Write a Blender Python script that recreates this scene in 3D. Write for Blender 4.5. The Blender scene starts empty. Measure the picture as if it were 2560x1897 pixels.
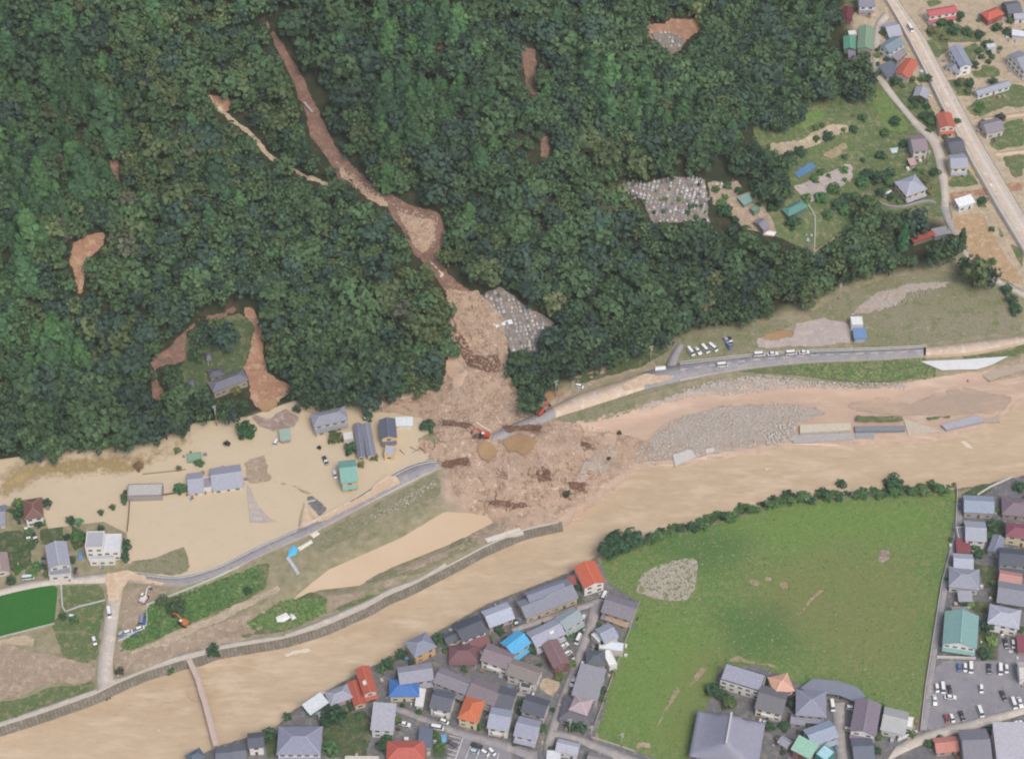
import bpy, math, random
import numpy as np
from mathutils import Vector, noise, geometry
random.seed(7)
rng = np.random.default_rng(7)
S = bpy.context.scene
COL = S.collection

# ------------------------------------------------------------------ camera
PITCH, DIST, HF = 50.0, 950.0, 25.0
cam_d = bpy.data.cameras.new('camera'); cam = bpy.data.objects.new('camera', cam_d); COL.objects.link(cam)
CAM = np.array([0.0, -DIST*math.cos(math.radians(PITCH)), DIST*math.sin(math.radians(PITCH))])
cam.location = CAM
cam.rotation_euler = (math.radians(90-PITCH), 0, 0)
cam_d.sensor_width = 36.0
cam_d.lens = 18.0/math.tan(math.radians(HF/2))
cam_d.clip_start, cam_d.clip_end = 5.0, 12000.0
S.camera = cam

# ------------------------------------------------------------------ world and sun (bright overcast)
W = bpy.data.worlds.new('World'); S.world = W; W.use_nodes = True
wn = W.node_tree
bg = wn.nodes['Background']
sky = wn.nodes.new('ShaderNodeTexSky'); sky.sky_type = 'NISHITA'; sky.sun_disc = False
SUN_EL, SUN_AZ = 58.0, 150.0            # degrees; azimuth clockwise from +Y
sky.sun_elevation = math.radians(SUN_EL); sky.sun_rotation = math.radians(SUN_AZ)
sky.air_density, sky.dust_density, sky.ozone_density = 1.0, 4.0, 1.0
wn.links.new(sky.outputs[0], bg.inputs[0]); bg.inputs[1].default_value = 0.10
sl = bpy.data.lights.new('sun', 'SUN'); sl.energy = 1.5; sl.angle = math.radians(24); sl.color = (1.0, 0.95, 0.88)
so = bpy.data.objects.new('sun', sl); COL.objects.link(so)
az, el = math.radians(SUN_AZ), math.radians(SUN_EL)
sd = Vector((math.sin(az)*math.cos(el), math.cos(az)*math.cos(el), math.sin(el)))
so.rotation_euler = sd.to_track_quat('Z', 'Y').to_euler()
S.view_settings.view_transform = 'Standard'; S.view_settings.look = 'None'
S.view_settings.gamma = 1.0; S.view_settings.exposure = 0.58
S.view_settings.use_curve_mapping = False
S.render.engine = 'CYCLES'
S.cycles.filter_width = 2.0
S.cycles.max_bounces = 5; S.cycles.diffuse_bounces = 3; S.cycles.glossy_bounces = 2
S.cycles.transparent_max_bounces = 12

# ------------------------------------------------------------------ picture measurements -> places on the ground
FR = dict(W=(0, 0, .8707), A=(0, 950, 3.442), B=(0, 1417, 3.442), C=(640, 1417, 3.442), D=(1200, 1417, 3.442),
          E=(1720, 1417, 3.442), F=(2200, 1180, 2.303), G=(2060, 0, 3.934), H=(2060, 380, 3.934), I=(560, 950, 3.442),
          J=(1060, 800, 3.442), K=(1600, 700, 3.442), L=(2000, 700, 3.442), M=(350, 740, 3.442), N=(1000, 500, 3.442),
          O=(1500, 380, 3.442), P=(1500, 0, 3.442), Q=(0, 0, 3.442), R=(500, 0, 3.442), T=(0, 480, 3.442))
def PX(fr, pts):
    x0, y0, s = FR[fr]
    p = np.asarray(pts, float).reshape(-1, 2)
    return p/s + np.array([x0, y0])
TH = math.tan(math.radians(HF/2)); CP, SP = math.cos(math.radians(PITCH)), math.sin(math.radians(PITCH))
def rays(p):
    u = (p[:, 0]-1280)/1280*TH; v = -(p[:, 1]-948.5)/1280*TH
    d = np.stack([u, v*SP + CP, v*CP - SP], 1)
    return d/np.linalg.norm(d, axis=1)[:, None]
def project(w):
    q = np.asarray(w, float) - CAM
    f = q[:, 1]*CP - q[:, 2]*SP
    up = q[:, 1]*SP + q[:, 2]*CP
    return np.stack([1280 + q[:, 0]/f/TH*1280, 948.5 - up/f/TH*1280], 1)
def plane(p, z):
    d = rays(p); t = (z-CAM[2])/d[:, 2]
    return CAM + d*t[:, None]
def inside(p, poly):
    x, y = p[:, 0], p[:, 1]; r = np.zeros(len(p), bool)
    n = len(poly)
    for i in range(n):
        x1, y1 = poly[i]; x2, y2 = poly[(i+1) % n]
        if y1 == y2: continue
        c = (y1 > y) != (y2 > y)
        r ^= c & (x < (x2-x1)*(y-y1)/(y2-y1)+x1)
    return r
def pdist(p, line, closed=True):
    best = np.full(len(p), 1e18)
    n = len(line)
    for i in range(n if closed else n-1):
        a = line[i]; b = line[(i+1) % n]; ab = b-a; l2 = max(ab@ab, 1e-9)
        t = np.clip(((p-a)@ab)/l2, 0, 1)
        q = p-(a+t[:, None]*ab)
        best = np.minimum(best, (q*q).sum(1))
    return np.sqrt(best)
def sstep(x): x = np.clip(x, 0, 1); return x*x*(3-2*x)

# ------------------------------------------------------------------ terrain height field
GX = np.arange(-420, 421, 1.5); GY = np.arange(-330, 541, 1.5)
gx, gy = np.meshgrid(GX, GY); GP = np.stack([gx.ravel(), gy.ravel()], 1)
HILL_EDGE = plane(PX('W', [(-200,1050),(0,1015),(170,990),(330,975),(420,935),(545,915),(640,885),(760,872),(880,862),(960,850),(1050,880),(1130,892),
    (1200,850),(1330,805),(1420,745),(1560,715),(1690,690),(1750,655),(1870,605),(2000,590),(2090,540),(2060,480),(1940,450),(1900,380),(1930,300),
    (1960,260),(1880,180),(1850,60),(1850,-60)]), 0.0)[:, :2]
hill_poly = np.vstack([HILL_EDGE, [(HILL_EDGE[-1, 0]+40, 1400), (-1500, 1400), (-1500, HILL_EDGE[0, 1])]])
dh = pdist(GP, HILL_EDGE, False)*inside(GP, hill_poly)
Z = 0.52*dh**2/(dh+45); Z = np.where(dh > 260, 0.52*260**2/305 + (dh-260)*.2, Z)
def vnoise(p, s, seed=0):
    """smooth value noise on a lattice of s metres"""
    q = p/s + seed*17.3; i = np.floor(q).astype(int); f = q-i; f = f*f*(3-2*f)
    def h(a, b):
        n = (a*374761393 + b*668265263 + seed*974711) & 0x7fffffff
        n = ((n ^ (n >> 13))*1274126177) & 0x7fffffff
        return ((n ^ (n >> 16)) & 0xffff)/65535.0
    a, b = i[:, 0], i[:, 1]
    return (h(a, b)*(1-f[:, 0])+h(a+1, b)*f[:, 0])*(1-f[:, 1]) + (h(a, b+1)*(1-f[:, 0])+h(a+1, b+1)*f[:, 0])*f[:, 1]
Z += (vnoise(GP, 70, 1)-.5)*26*np.clip(dh/90, 0, 1) + (vnoise(GP, 28, 2)-.5)*9*np.clip(dh/60, 0, 1)
# ravine the debris flow came down
def carve(fr, pts, depth, w):
    global Z
    poly = plane(PX(fr, pts), 0.0)[:, :2]
    lo, hi = poly.min(0)-1, poly.max(0)+1
    m = np.where((GP[:, 0] > lo[0]) & (GP[:, 0] < hi[0]) & (GP[:, 1] > lo[1]) & (GP[:, 1] < hi[1]))[0]
    sub = GP[m]; k = inside(sub, poly); m = m[k]; sub = sub[k]
    Z[m] += depth*sstep(pdist(sub, poly)/w)
LEVEE = [(-160,1628),(0,1578),(91,1549),(210,1507),(245,1488),(316,1458),(407,1431),(427,1429),(468,1412),(557,1397),(618,1387),(699,1363),(805,1316),(836,1296),(886,1276),(952,1242),(1010,1212),(1050,1190),(1100,1168),(1140,1152),(1222,1134)]
RIVER = LEVEE + [(1300,1078),(1380,1012),(1420,1004),
         (1470,1005),(1720,962),(1980,955),(2060,945),(2150,915),(2229,862),(2420,790),(2420,1008),(2229,1035),(2160,1050),(2080,1065),(1900,1078),(1700,1090),
         (1600,1125),(1440,1165),(1330,1185),(1300,1212),(1240,1245),(1060,1315),(880,1415),(760,1475),(640,1545),(600,1585),(470,1625),(400,1665),(200,1780),(-160,1950)]
carve('W', RIVER, -5.0, 2.2)
carve('W', [(1230,925),(1400,880),(1560,830),(1700,818),(1900,838),(2050,812),(2229,780),(2420,740),(2420,800),(2300,890),(2150,960),(2060,985),(1740,1000),(1470,1040),(1390,1050),(1300,1010)], -2.2, 7)
carve('W', [(600,1300),(700,1220),(860,1150),(960,1090),(1060,1095),(1120,1125),(1090,1150),(1010,1190),(860,1250),(790,1290),(700,1300),(620,1330),(430,1420),(330,1440)], -1.7, 7)
carve('W', [(965,800),(1060,780),(1110,850),(1140,900),(1230,910),(1380,960),(1350,1030),(1230,1110),(1100,1120),(960,1085),(960,1000),(900,960),(930,880)], 1.6, 16)
carve('N', [(430,980),(520,1000),(600,1230),(700,1300),(860,1330),(870,1480),(640,1420),(520,1300)], -2.0, 3)
fanp = plane(PX('W', [(940,620),(1090,640),(1110,850),(1230,910),(1380,960),(1350,1030),(1230,1120),(1100,1140),(940,1095),(900,960),(930,880)]), 0.0)[:, :2]
k = inside(GP, fanp)
Z[k] += ((vnoise(GP[k], 7, 3)-.5)*1.5+(vnoise(GP[k], 3, 4)-.5)*.8)*sstep(pdist(GP[k], fanp)/8)
ZG = Z.reshape(gx.shape)
def Hgt(x, y):
    x = np.asarray(x, float); y = np.asarray(y, float)
    fx = np.clip((x-GX[0])/1.5, 0, len(GX)-1.001); fy = np.clip((y-GY[0])/1.5, 0, len(GY)-1.001)
    ix = fx.astype(int); iy = fy.astype(int); ux = fx-ix; uy = fy-iy
    return (ZG[iy, ix]*(1-ux)+ZG[iy, ix+1]*ux)*(1-uy)+(ZG[iy+1, ix]*(1-ux)+ZG[iy+1, ix+1]*ux)*uy
def ground(p, dz=0.0):
    """where the sight line through each measured point meets the terrain raised by dz"""
    out = np.zeros((len(p), 3))
    for s in range(0, len(p), 2000):
        d = rays(p[s:s+2000])
        t0 = (150.0-CAM[2])/d[:, 2]; t1 = (-8.0-CAM[2])/d[:, 2]
        T = t0[:, None] + (t1-t0)[:, None]*np.linspace(0, 1, 260)[None]
        P = CAM + d[:, None, :]*T[:, :, None]
        below = P[:, :, 2] < Hgt(P[:, :, 0], P[:, :, 1])+dz
        i = np.clip(below.argmax(1), 1, 259)
        lo = np.take_along_axis(T, (i-1)[:, None], 1)[:, 0]; hi = np.take_along_axis(T, i[:, None], 1)[:, 0]
        for _ in range(14):
            mid = (lo+hi)/2; q = CAM+d*mid[:, None]
            b = q[:, 2] < Hgt(q[:, 0], q[:, 1])+dz
            hi = np.where(b, mid, hi); lo = np.where(b, lo, mid)
        out[s:s+2000] = CAM+d*hi[:, None]
    return out
def G1(fr, x, y, dz=0.0): return ground(PX(fr, [(x, y)]), dz)[0]

# ------------------------------------------------------------------ colours and materials
KREF = 1.3
def C(h, k=1.0):
    v = np.array([int(h[i:i+2], 16) for i in (0, 2, 4)])/255.0
    l = np.where(v <= .04045, v/12.92, ((v+.055)/1.055)**2.4)/KREF*k
    return (float(l[0]), float(l[1]), float(l[2]), 1.0)
def new_mat(name):
    m = bpy.data.materials.new(name); m.use_nodes = True
    nt = m.node_tree; b = nt.nodes['Principled BSDF']
    return m, nt, b
def N(nt, t, **kw):
    n = nt.nodes.new(t)
    for k, v in kw.items():
        if k.startswith('i'): n.inputs[int(k[1:])].default_value = v
        else: setattr(n, k, v)
    return n
def mixc(nt, fac, a, b, mode='MIX'):
    m = N(nt, 'ShaderNodeMix', data_type='RGBA', blend_type=mode)
    for sock, v in ((m.inputs[0], fac), (m.inputs[6], a), (m.inputs[7], b)):
        if hasattr(v, 'is_linked'): nt.links.new(v, sock)
        else: sock.default_value = v
    return m.outputs[2]
def nz(nt, vec, scale, detail=5.0, rough=.6, lo=.35, hi=.65, dist=0.0):
    n = N(nt, 'ShaderNodeTexNoise'); n.inputs['Scale'].default_value = scale; n.inputs['Detail'].default_value = detail
    n.inputs['Roughness'].default_value = rough; n.inputs['Distortion'].default_value = dist
    nt.links.new(vec, n.inputs['Vector'])
    r = N(nt, 'ShaderNodeMapRange'); r.inputs[1].default_value = lo; r.inputs[2].default_value = hi
    nt.links.new(n.outputs[0], r.inputs[0])
    return r.outputs[0]
def math_n(nt, op, a, b):
    m = N(nt, 'ShaderNodeMath', operation=op)
    for i, v in enumerate((a, b)):
        if hasattr(v, 'is_linked'): nt.links.new(v, m.inputs[i])
        else: m.inputs[i].default_value = v
    return m.outputs[0]
MATS = {}
def soil(name, cols, big=14.0, mid=3.0, fine=.5, bump=.25, feather=0.0, rough=.95, fvar=.35, spec=.1, midlo=.5, midhi=.62, stretch=None):
    """ground: two tones in large patches, a third in spots, fine grain; a soft ragged rim of 'feather' metres"""
    if name in MATS: return MATS[name]
    m, nt, b = new_mat(name)
    pos = N(nt, 'ShaderNodeNewGeometry').outputs['Position']
    if stretch:
        mp = N(nt, 'ShaderNodeMapping'); mp.inputs['Rotation'].default_value = (0, 0, stretch[0]); mp.inputs['Scale'].default_value = (stretch[1], 1, 1)
        nt.links.new(pos, mp.inputs[0]); pos = mp.outputs[0]
    c = mixc(nt, nz(nt, pos, 1/big, 7), C(cols[0]), C(cols[1]))
    if len(cols) > 2: c = mixc(nt, nz(nt, pos, 1/mid, 5, .65, midlo, midhi), c, C(cols[2]))
    if len(cols) > 3: c = mixc(nt, nz(nt, pos, 1.7/mid, 3, .6, .6, .68), c, C(cols[3]))
    f = nz(nt, pos, 1/fine, 4, .7, .25, .75)
    g = math_n(nt, 'ADD', math_n(nt, 'MULTIPLY', f, fvar*2), 1-fvar)
    cc = N(nt, 'ShaderNodeCombineColor'); [nt.links.new(g, cc.inputs[i]) for i in range(3)]
    c = mixc(nt, 1.0, c, cc.outputs[0], 'MULTIPLY')
    nt.links.new(c, b.inputs['Base Color']); b.inputs['Roughness'].default_value = rough
    b.inputs['Specular IOR Level'].default_value = spec
    if bump:
        bp = N(nt, 'ShaderNodeBump'); bp.inputs['Strength'].default_value = 1.0; bp.inputs['Distance'].default_value = bump
        nt.links.new(nz(nt, pos, 1/(fine*1.8), 6, .7, 0, 1), bp.inputs['Height']); nt.links.new(bp.outputs[0], b.inputs['Normal'])
    if feather:
        at = N(nt, 'ShaderNodeAttribute', attribute_name='rim').outputs['Fac']
        nn = nz(nt, pos, 1/3.2, 8, .75, .3, .7)
        a = N(nt, 'ShaderNodeClamp')
        k_ = 1.0 if name.startswith('shallow') else 5.0
        nt.links.new(math_n(nt, 'MULTIPLY', math_n(nt, 'SUBTRACT', math_n(nt, 'MULTIPLY', at, 3.2/feather), nn), k_), a.inputs[0])
        tr = N(nt, 'ShaderNodeBsdfTransparent'); mx = N(nt, 'ShaderNodeMixShader')
        nt.links.new(a.outputs[0], mx.inputs[0]); nt.links.new(tr.outputs[0], mx.inputs[1]); nt.links.new(b.outputs[0], mx.inputs[2])
        nt.links.new(mx.outputs[0], nt.nodes['Material Output'].inputs['Surface'])
    MATS[name] = m
    return m
def paint(hexcol, rough=.6, var=.15, scale=1.2, k=1.0, metal=0.0, spec=.3, streak=0):
    """painted, plastered or tiled surface with blotches of wear"""
    key = ('paint', hexcol, rough, var, scale, k, streak)
    if key in MATS: return MATS[key]
    m, nt, b = new_mat('surface_'+hexcol)
    pos = N(nt, 'ShaderNodeTexCoord').outputs['Object']
    info = N(nt, 'ShaderNodeObjectInfo')
    v = N(nt, 'ShaderNodeVectorMath', operation='ADD'); nt.links.new(pos, v.inputs[0])
    cb = N(nt, 'ShaderNodeCombineXYZ'); nt.links.new(math_n(nt, 'MULTIPLY', info.outputs['Random'], 50.0), cb.inputs[0]); nt.links.new(cb.outputs[0], v.inputs[1])
    g = math_n(nt, 'ADD', math_n(nt, 'MULTIPLY', nz(nt, v.outputs[0], 1/scale, 6, .65, .25, .75), var*2), 1-var)
    if streak:
        w = N(nt, 'ShaderNodeTexWave', wave_type='BANDS', bands_direction='X'); w.inputs['Scale'].default_value = streak
        w.inputs['Distortion'].default_value = .6; nt.links.new(pos, w.inputs[0])
        g = math_n(nt, 'MULTIPLY', g, math_n(nt, 'ADD', math_n(nt, 'MULTIPLY', w.outputs['Fac'], .16), .92))
    cc = N(nt, 'ShaderNodeCombineColor'); [nt.links.new(g, cc.inputs[i]) for i in range(3)]
    nt.links.new(mixc(nt, 1.0, C(hexcol, k), cc.outputs[0], 'MULTIPLY'), b.inputs['Base Color'])
    b.inputs['Roughness'].default_value = rough; b.inputs['Metallic'].default_value = metal; b.inputs['Specular IOR Level'].default_value = spec
    MATS[key] = m
    return m
def water(name, c1, c2, big, feather=0.0, rough=.22, bump=.05, c3=None, stretch=None, grain=.1):
    if name in MATS: return MATS[name]
    m = soil(name, [c1, c2] + ([c3] if c3 else []), big, 5.0, 1.6, 0, feather, rough, grain, .3, .48, .68, stretch)
    nt = m.node_tree; b = nt.nodes['Principled BSDF']
    pos = N(nt, 'ShaderNodeNewGeometry').outputs['Position']
    bp = N(nt, 'ShaderNodeBump'); bp.inputs['Distance'].default_value = bump
    nt.links.new(nz(nt, pos, .5, 5, .6, 0, 1, .8), bp.inputs['Height']); nt.links.new(bp.outputs[0], b.inputs['Normal'])
    return m

# ------------------------------------------------------------------ object helpers
def tag(o, label=None, cat=None, group=None, kind=None):
    for k, v in (('label', label), ('category', cat), ('group', group), ('kind', kind)):
        if v: o[k] = v
    return o
def obj(name, me, parent=None, loc=(0, 0, 0), rz=0.0, scale=None):
    o = bpy.data.objects.new(name, me); COL.objects.link(o)
    o.location = loc; o.rotation_euler = (0, 0, rz)
    if scale is not None: o.scale = scale if hasattr(scale, '__len__') else (scale,)*3
    if parent: o.parent = parent
    return o
def empty(name, loc, rz=0.0, label=None, cat=None, group=None):
    return tag(obj(name, None, None, loc, rz), label, cat, group)
def np_mesh(name, v, f, mats, mi=None, smooth=False, attrs=None):
    """v (n,3); f (m,k) all of the same corner count"""
    me = bpy.data.meshes.new(name); v = np.asarray(v, np.float32); f = np.asarray(f, np.int32)
    k = f.shape[1]
    me.vertices.add(len(v)); me.vertices.foreach_set('co', v.ravel())
    me.loops.add(f.size); me.loops.foreach_set('vertex_index', f.ravel())
    me.polygons.add(len(f)); me.polygons.foreach_set('loop_start', np.arange(0, f.size, k, dtype=np.int32))
    if mi is not None: me.polygons.foreach_set('material_index', np.asarray(mi, np.int32))
    if smooth: me.polygons.foreach_set('use_smooth', np.ones(len(f), bool))
    for m in mats: me.materials.append(m)
    for an, (ty, dat) in (attrs or {}).items():
        a = me.attributes.new(an, ty, 'POINT'); a.data.foreach_set('color' if ty == 'FLOAT_COLOR' else 'value', np.asarray(dat, np.float32).ravel())
    me.update(); me.validate()
    return me
class MB:
    def __init__(s): s.v = []; s.f = []; s.m = []
    def face(s, pts, m=0):
        n = len(s.v); s.v += [tuple(p) for p in pts]; s.f.append(tuple(range(n, n+len(pts)))); s.m.append(m); return s
    def poly(s, v, f, m=0):
        n = len(s.v); s.v += [tuple(p) for p in v]; s.f += [tuple(i+n for i in q) for q in f]; s.m += [m]*len(f); return s
    def box(s, c, d, m=0, rz=0.0, top=1.0, topy=None):
        topy = top if topy is None else topy; ca, sa = math.cos(rz), math.sin(rz); v = []
        for z, kx, ky in ((-.5, 1, 1), (.5, top, topy)):
            for x, y in ((-.5, -.5), (.5, -.5), (.5, .5), (-.5, .5)):
                X, Y = x*d[0]*kx, y*d[1]*ky
                v.append((c[0]+X*ca-Y*sa, c[1]+X*sa+Y*ca, c[2]+z*d[2]))
        return s.poly(v, [(3, 2, 1, 0), (4, 5, 6, 7), (0, 1, 5, 4), (1, 2, 6, 5), (2, 3, 7, 6), (3, 0, 4, 7)], m)
    def beam(s, a, b, w, h=None, m=0):
        a, b = Vector(a), Vector(b); h = h or w; d = (b-a).normalized()
        up = Vector((0, 0, 1)) if abs(d.z) < .95 else Vector((0, 1, 0))
        r = d.cross(up).normalized()*(w/2); q = r.cross(d).normalized()*(h/2)
        v = [p+i*r+j*q for p in (a, b) for i, j in ((-1, -1), (1, -1), (1, 1), (-1, 1))]
        return s.poly(v, [(0, 1, 2, 3), (7, 6, 5, 4), (4, 5, 1, 0), (5, 6, 2, 1), (6, 7, 3, 2), (7, 4, 0, 3)], m)
    def cyl(s, a, b, r0, r1=None, n=8, m=0, caps=True):
        a, b = Vector(a), Vector(b); r1 = r0 if r1 is None else r1; d = (b-a).normalized()
        up = Vector((0, 0, 1)) if abs(d.z) < .95 else Vector((0, 1, 0))
        x = d.cross(up).normalized(); y = d.cross(x)
        v = [p+(x*math.cos(t)+y*math.sin(t))*r for p, r in ((a, r0), (b, r1)) for t in [2*math.pi*i/n for i in range(n)]]
        f = [(i, n+i, n+(i+1) % n, (i+1) % n) for i in range(n)]
        if caps: f += [tuple(range(n)), tuple(range(2*n-1, n-1, -1))]
        return s.poly(v, f, m)
    def mesh(s, name, mats, smooth=False):
        me = bpy.data.meshes.new(name); me.from_pydata(s.v, [], s.f)
        for m in mats: me.materials.append(m)
        me.polygons.foreach_set('material_index', s.m)
        if smooth: me.polygons.foreach_set('use_smooth', [True]*len(s.f))
        me.update(); return me
    def build(s, name, mats, parent=None, loc=(0, 0, 0), rz=0.0, smooth=False):
        return obj(name, s.mesh(name, mats if isinstance(mats, (list, tuple)) else [mats], smooth), parent, loc, rz)

# ------------------------------------------------------------------ sheets draped on the terrain
def ragged(poly, amp, step=2.5):
    out = []
    n = len(poly)
    for i in range(n):
        a, b = poly[i], poly[(i+1) % n]; k = max(1, int(np.linalg.norm(b-a)/step))
        for j in range(k):
            p = a+(b-a)*j/k
            if amp:
                q = Vector((p[0]*.09, p[1]*.09, 3.1)); r = Vector((p[0]*.37, p[1]*.37, 9.1))
                p = p + amp*np.array([noise.noise(q)*1.6+noise.noise(r), noise.noise(q+Vector((7, 7, 7)))*1.6+noise.noise(r+Vector((5, 3, 1)))])
            out.append(p)
    return np.array(out)
LIFT = [0.05]
def drape(name, fr, pts, mat, amp=.7, step=4.0, lift=None, flat=None, kind='structure', rim=8.0, world=None, label=None):
    if world is not None: poly = np.asarray(world, float)
    elif flat is not None: poly = plane(PX(fr, pts), flat)[:, :2]
    else: poly = ground(PX(fr, pts))[:, :2]
    if lift is None:
        LIFT[0] += .002; lift = LIFT[0]
    _a = abs(np.sum(poly[:, 0]*np.roll(poly[:, 1], -1)-np.roll(poly[:, 0], -1)*poly[:, 1]))/2; _p = np.linalg.norm(poly-np.roll(poly, -1, 0), axis=1).sum()
    step = min(step, max(.8, .6*_a/_p)); amp = min(amp, .25*_a/_p*2)
    poly = ragged(poly, amp, min(step*.7, 2.5))
    lo, hi = poly.min(0), poly.max(0)
    X, Y = np.meshgrid(np.arange(lo[0], hi[0], step), np.arange(lo[1], hi[1], step))
    g = np.stack([X.ravel(), Y.ravel()], 1) + rng.uniform(-.3, .3, (X.size, 2))*step
    g = g[inside(g, poly)]
    if len(g): g = g[pdist(g, poly) > step*.55]
    if flat is None:
        X, Y = np.meshgrid(np.arange(lo[0], hi[0], 1.5), np.arange(lo[1], hi[1], 1.5)); e = np.stack([X.ravel(), Y.ravel()], 1)
        x, y = e[:, 0], e[:, 1]; lap = abs(Hgt(x+1.5, y)+Hgt(x-1.5, y)-2*Hgt(x, y))+abs(Hgt(x, y+1.5)+Hgt(x, y-1.5)-2*Hgt(x, y))
        e = e[lap > .12]
        if len(e): e = e[inside(e, poly)]
        if len(e): e = e[pdist(e, poly) > .8]
        if len(e):
            if len(g):
                key = {tuple(q) for q in np.floor(e/1.5).astype(int)}
                g = np.array([q for q in g if tuple(np.floor(q/1.5).astype(int)) not in key]).reshape(-1, 2)
            g = np.concatenate([g.reshape(-1, 2), e+rng.uniform(-.1, .1, e.shape)])
    vs = [Vector(p) for p in poly] + [Vector(p) for p in g]
    n = len(poly)
    r = geometry.delaunay_2d_cdt(vs, [(i, (i+1) % n) for i in range(n)], [], 1, 1e-4)
    v = np.array([(p.x, p.y) for p in r[0]]); f = np.array([q for q in r[2] if len(q) == 3], int)
    a, b, c = v[f[:, 0]], v[f[:, 1]], v[f[:, 2]]
    area = (b[:, 0]-a[:, 0])*(c[:, 1]-a[:, 1])-(b[:, 1]-a[:, 1])*(c[:, 0]-a[:, 0])
    f[area < 0] = f[area < 0][:, ::-1]
    cen = (v[f[:, 0]]+v[f[:, 1]]+v[f[:, 2]])/3
    f = f[inside(cen, poly)]
    e = np.minimum(pdist(v, poly), rim)
    z = Hgt(v[:, 0], v[:, 1])+lift if flat is None else np.full(len(v), flat)
    me = np_mesh(name, np.column_stack([v, z]), f, [mat], None, True, {'rim': ('FLOAT', e)})
    o = obj(name, me)
    return tag(o, label, None, None, kind)

# ------------------------------------------------------------------ terrain sheet (continues far past the frame)
ax = np.concatenate([[-6000, -2500, -1200, -700], np.arange(-418.5, -270, 7.5), np.arange(-270, 271.5, 1.5), np.arange(276, 420, 7.5), [700, 1200, 2500, 6000]])
ay = np.concatenate([[-6000, -2500, -1000, -500], np.arange(-328.5, -201, 7.5), np.arange(-199.5, 331.5, 1.5), np.arange(336, 540, 7.5), [800, 1400, 3000, 6000]])
tx, ty = np.meshgrid(ax, ay)
tz = Hgt(tx.ravel(), ty.ravel())
nx = len(ax); ii = (np.arange(len(ay)-1)[:, None]*nx+np.arange(nx-1)[None]).ravel()
M_base = soil('forest_floor', ['34402c', '3f4432', '54493a', '3a4e30'], 18, 4, .7, .4)
def valley_mix():
    nt = M_base.node_tree; b = nt.nodes['Principled BSDF']; src = b.inputs['Base Color'].links[0].from_socket
    pos = N(nt, 'ShaderNodeNewGeometry').outputs['Position']
    c = mixc(nt, nz(nt, pos, 1/12, 7), C('98906f'), C('828460')); c = mixc(nt, nz(nt, pos, .3, 5), c, C('aca188'))
    c = mixc(nt, N(nt, 'ShaderNodeAttribute', attribute_name='valley').outputs['Fac'], src, c)
    d = mixc(nt, nz(nt, pos, .25, 6), C('ceb49e'), C('b8a290'))
    nt.links.new(mixc(nt, N(nt, 'ShaderNodeAttribute', attribute_name='silt').outputs['Fac'], c, d), b.inputs['Base Color'])
valley_mix()
tp = np.column_stack([tx.ravel(), ty.ravel()])
silt = plane(PX('W', [(1040,1125),(960,1090),(960,1000),(1200,935),(1400,895),(1700,840),(1900,850),(2050,825),(2420,745),(2420,880),(2150,965),(1740,1005),(1480,1050),(1345,1140),(1222,1185),(1120,1200)]), 0.0)[:, :2]
sm = np.clip(.5+pdist(tp, silt)*np.where(inside(tp, silt), 1, -1)/5, 0, 1)
vm = 1-np.clip((pdist(tp, HILL_EDGE, False)*np.where(inside(tp, hill_poly), 1, -1)+1)/5, 0, 1)
me = np_mesh('ground', np.column_stack([tx.ravel(), ty.ravel(), tz]), np.column_stack([ii, ii+1, ii+nx+1, ii+nx]), [M_base], None, True, {'valley': ('FLOAT', vm), 'silt': ('FLOAT', sm)})
tag(obj('ground', me), kind='structure')

# ------------------------------------------------------------------ ground materials
M_field = soil('field_grass', ['688a4a', '768852', '8e9262', '587e46'], 17, 2.4, .9, .5, 1.5, fvar=.36, midlo=.47, midhi=.66)
M_grass = soil('rough_grass', ['5f7849', '747c58', '908c6c', '547044'], 9, 3, .8, .5, 3.5, fvar=.35)
M_scrub = soil('scrub', ['4e6443', '5f6a4a', '7c7a5e', '425c3c'], 8, 3, .8, .6, 3.0, fvar=.4)
M_olive = soil('olive_grass', ['8b8a6a', '97907a', '7d835c', 'a49c86'], 20, 5, .9, .4, 4.0)
M_patch = soil('dry_patch', ['a8987c', '9a8e72', 'b8a68a'], 6, 2, .6, .3, 2.2, fvar=.25)
M_lush = soil('lush_grass', ['6c9340', '76954a', '608840'], 8, 2.5, .8, .5, 48.0, fvar=.3)
M_weed = soil('weedy_grass', ['6c7c4c', '788054', '8c8a62', '587244'], 9, 2.6, .8, .5, 48.0, fvar=.36, midlo=.44, midhi=.64)
M_dark = soil('dark_grass', ['4e6c40', '56703f', '46633c'], 8, 2.5, .8, .5, 44.0, fvar=.32)
M_foam = soil('foam', ['e6d9c4', 'dfd0ba'], 3, 1, .5, 0, 3.5, .5, .15)
M_rubm = soil('muddy_rubble', ['b09c92', 'a08a80', 'c4b4a6', '8c7a70'], 6, 2, .5, .6, 2.5, fvar=.3)
M_paddy = soil('paddy', ['3c7436', '407a3a', '386e34'], 6, 1.0, .5, .3, .5, fvar=.2)
M_mud = soil('fan_mud', ['cdb19a', 'c0a48c', 'ac917c', 'deccb8'], 11, 4, .6, .5, 5.0, fvar=.24)
M_slide = soil('slide_debris', ['ceb49c', 'bea28a', 'a68a76', 'e2d0bc'], 8, 2.6, .5, .7, 3.0, fvar=.32)
M_red = soil('red_soil', ['927568', '84685c', 'a58472', '9a8876'], 7, 2.2, .6, .7, 3.0, fvar=.32)
M_bank = soil('cut_bank', ['8a6a58', '79594b', 'a5826c', 'c4a288'], 5, 1.6, .5, 1.0, 4.0, fvar=.4)
M_scar = soil('hill_scar', ['b89078', 'ab8068', 'c8a88c', '9a8268'], 8, 3, .6, .6, 3.5, fvar=.3)
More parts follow.
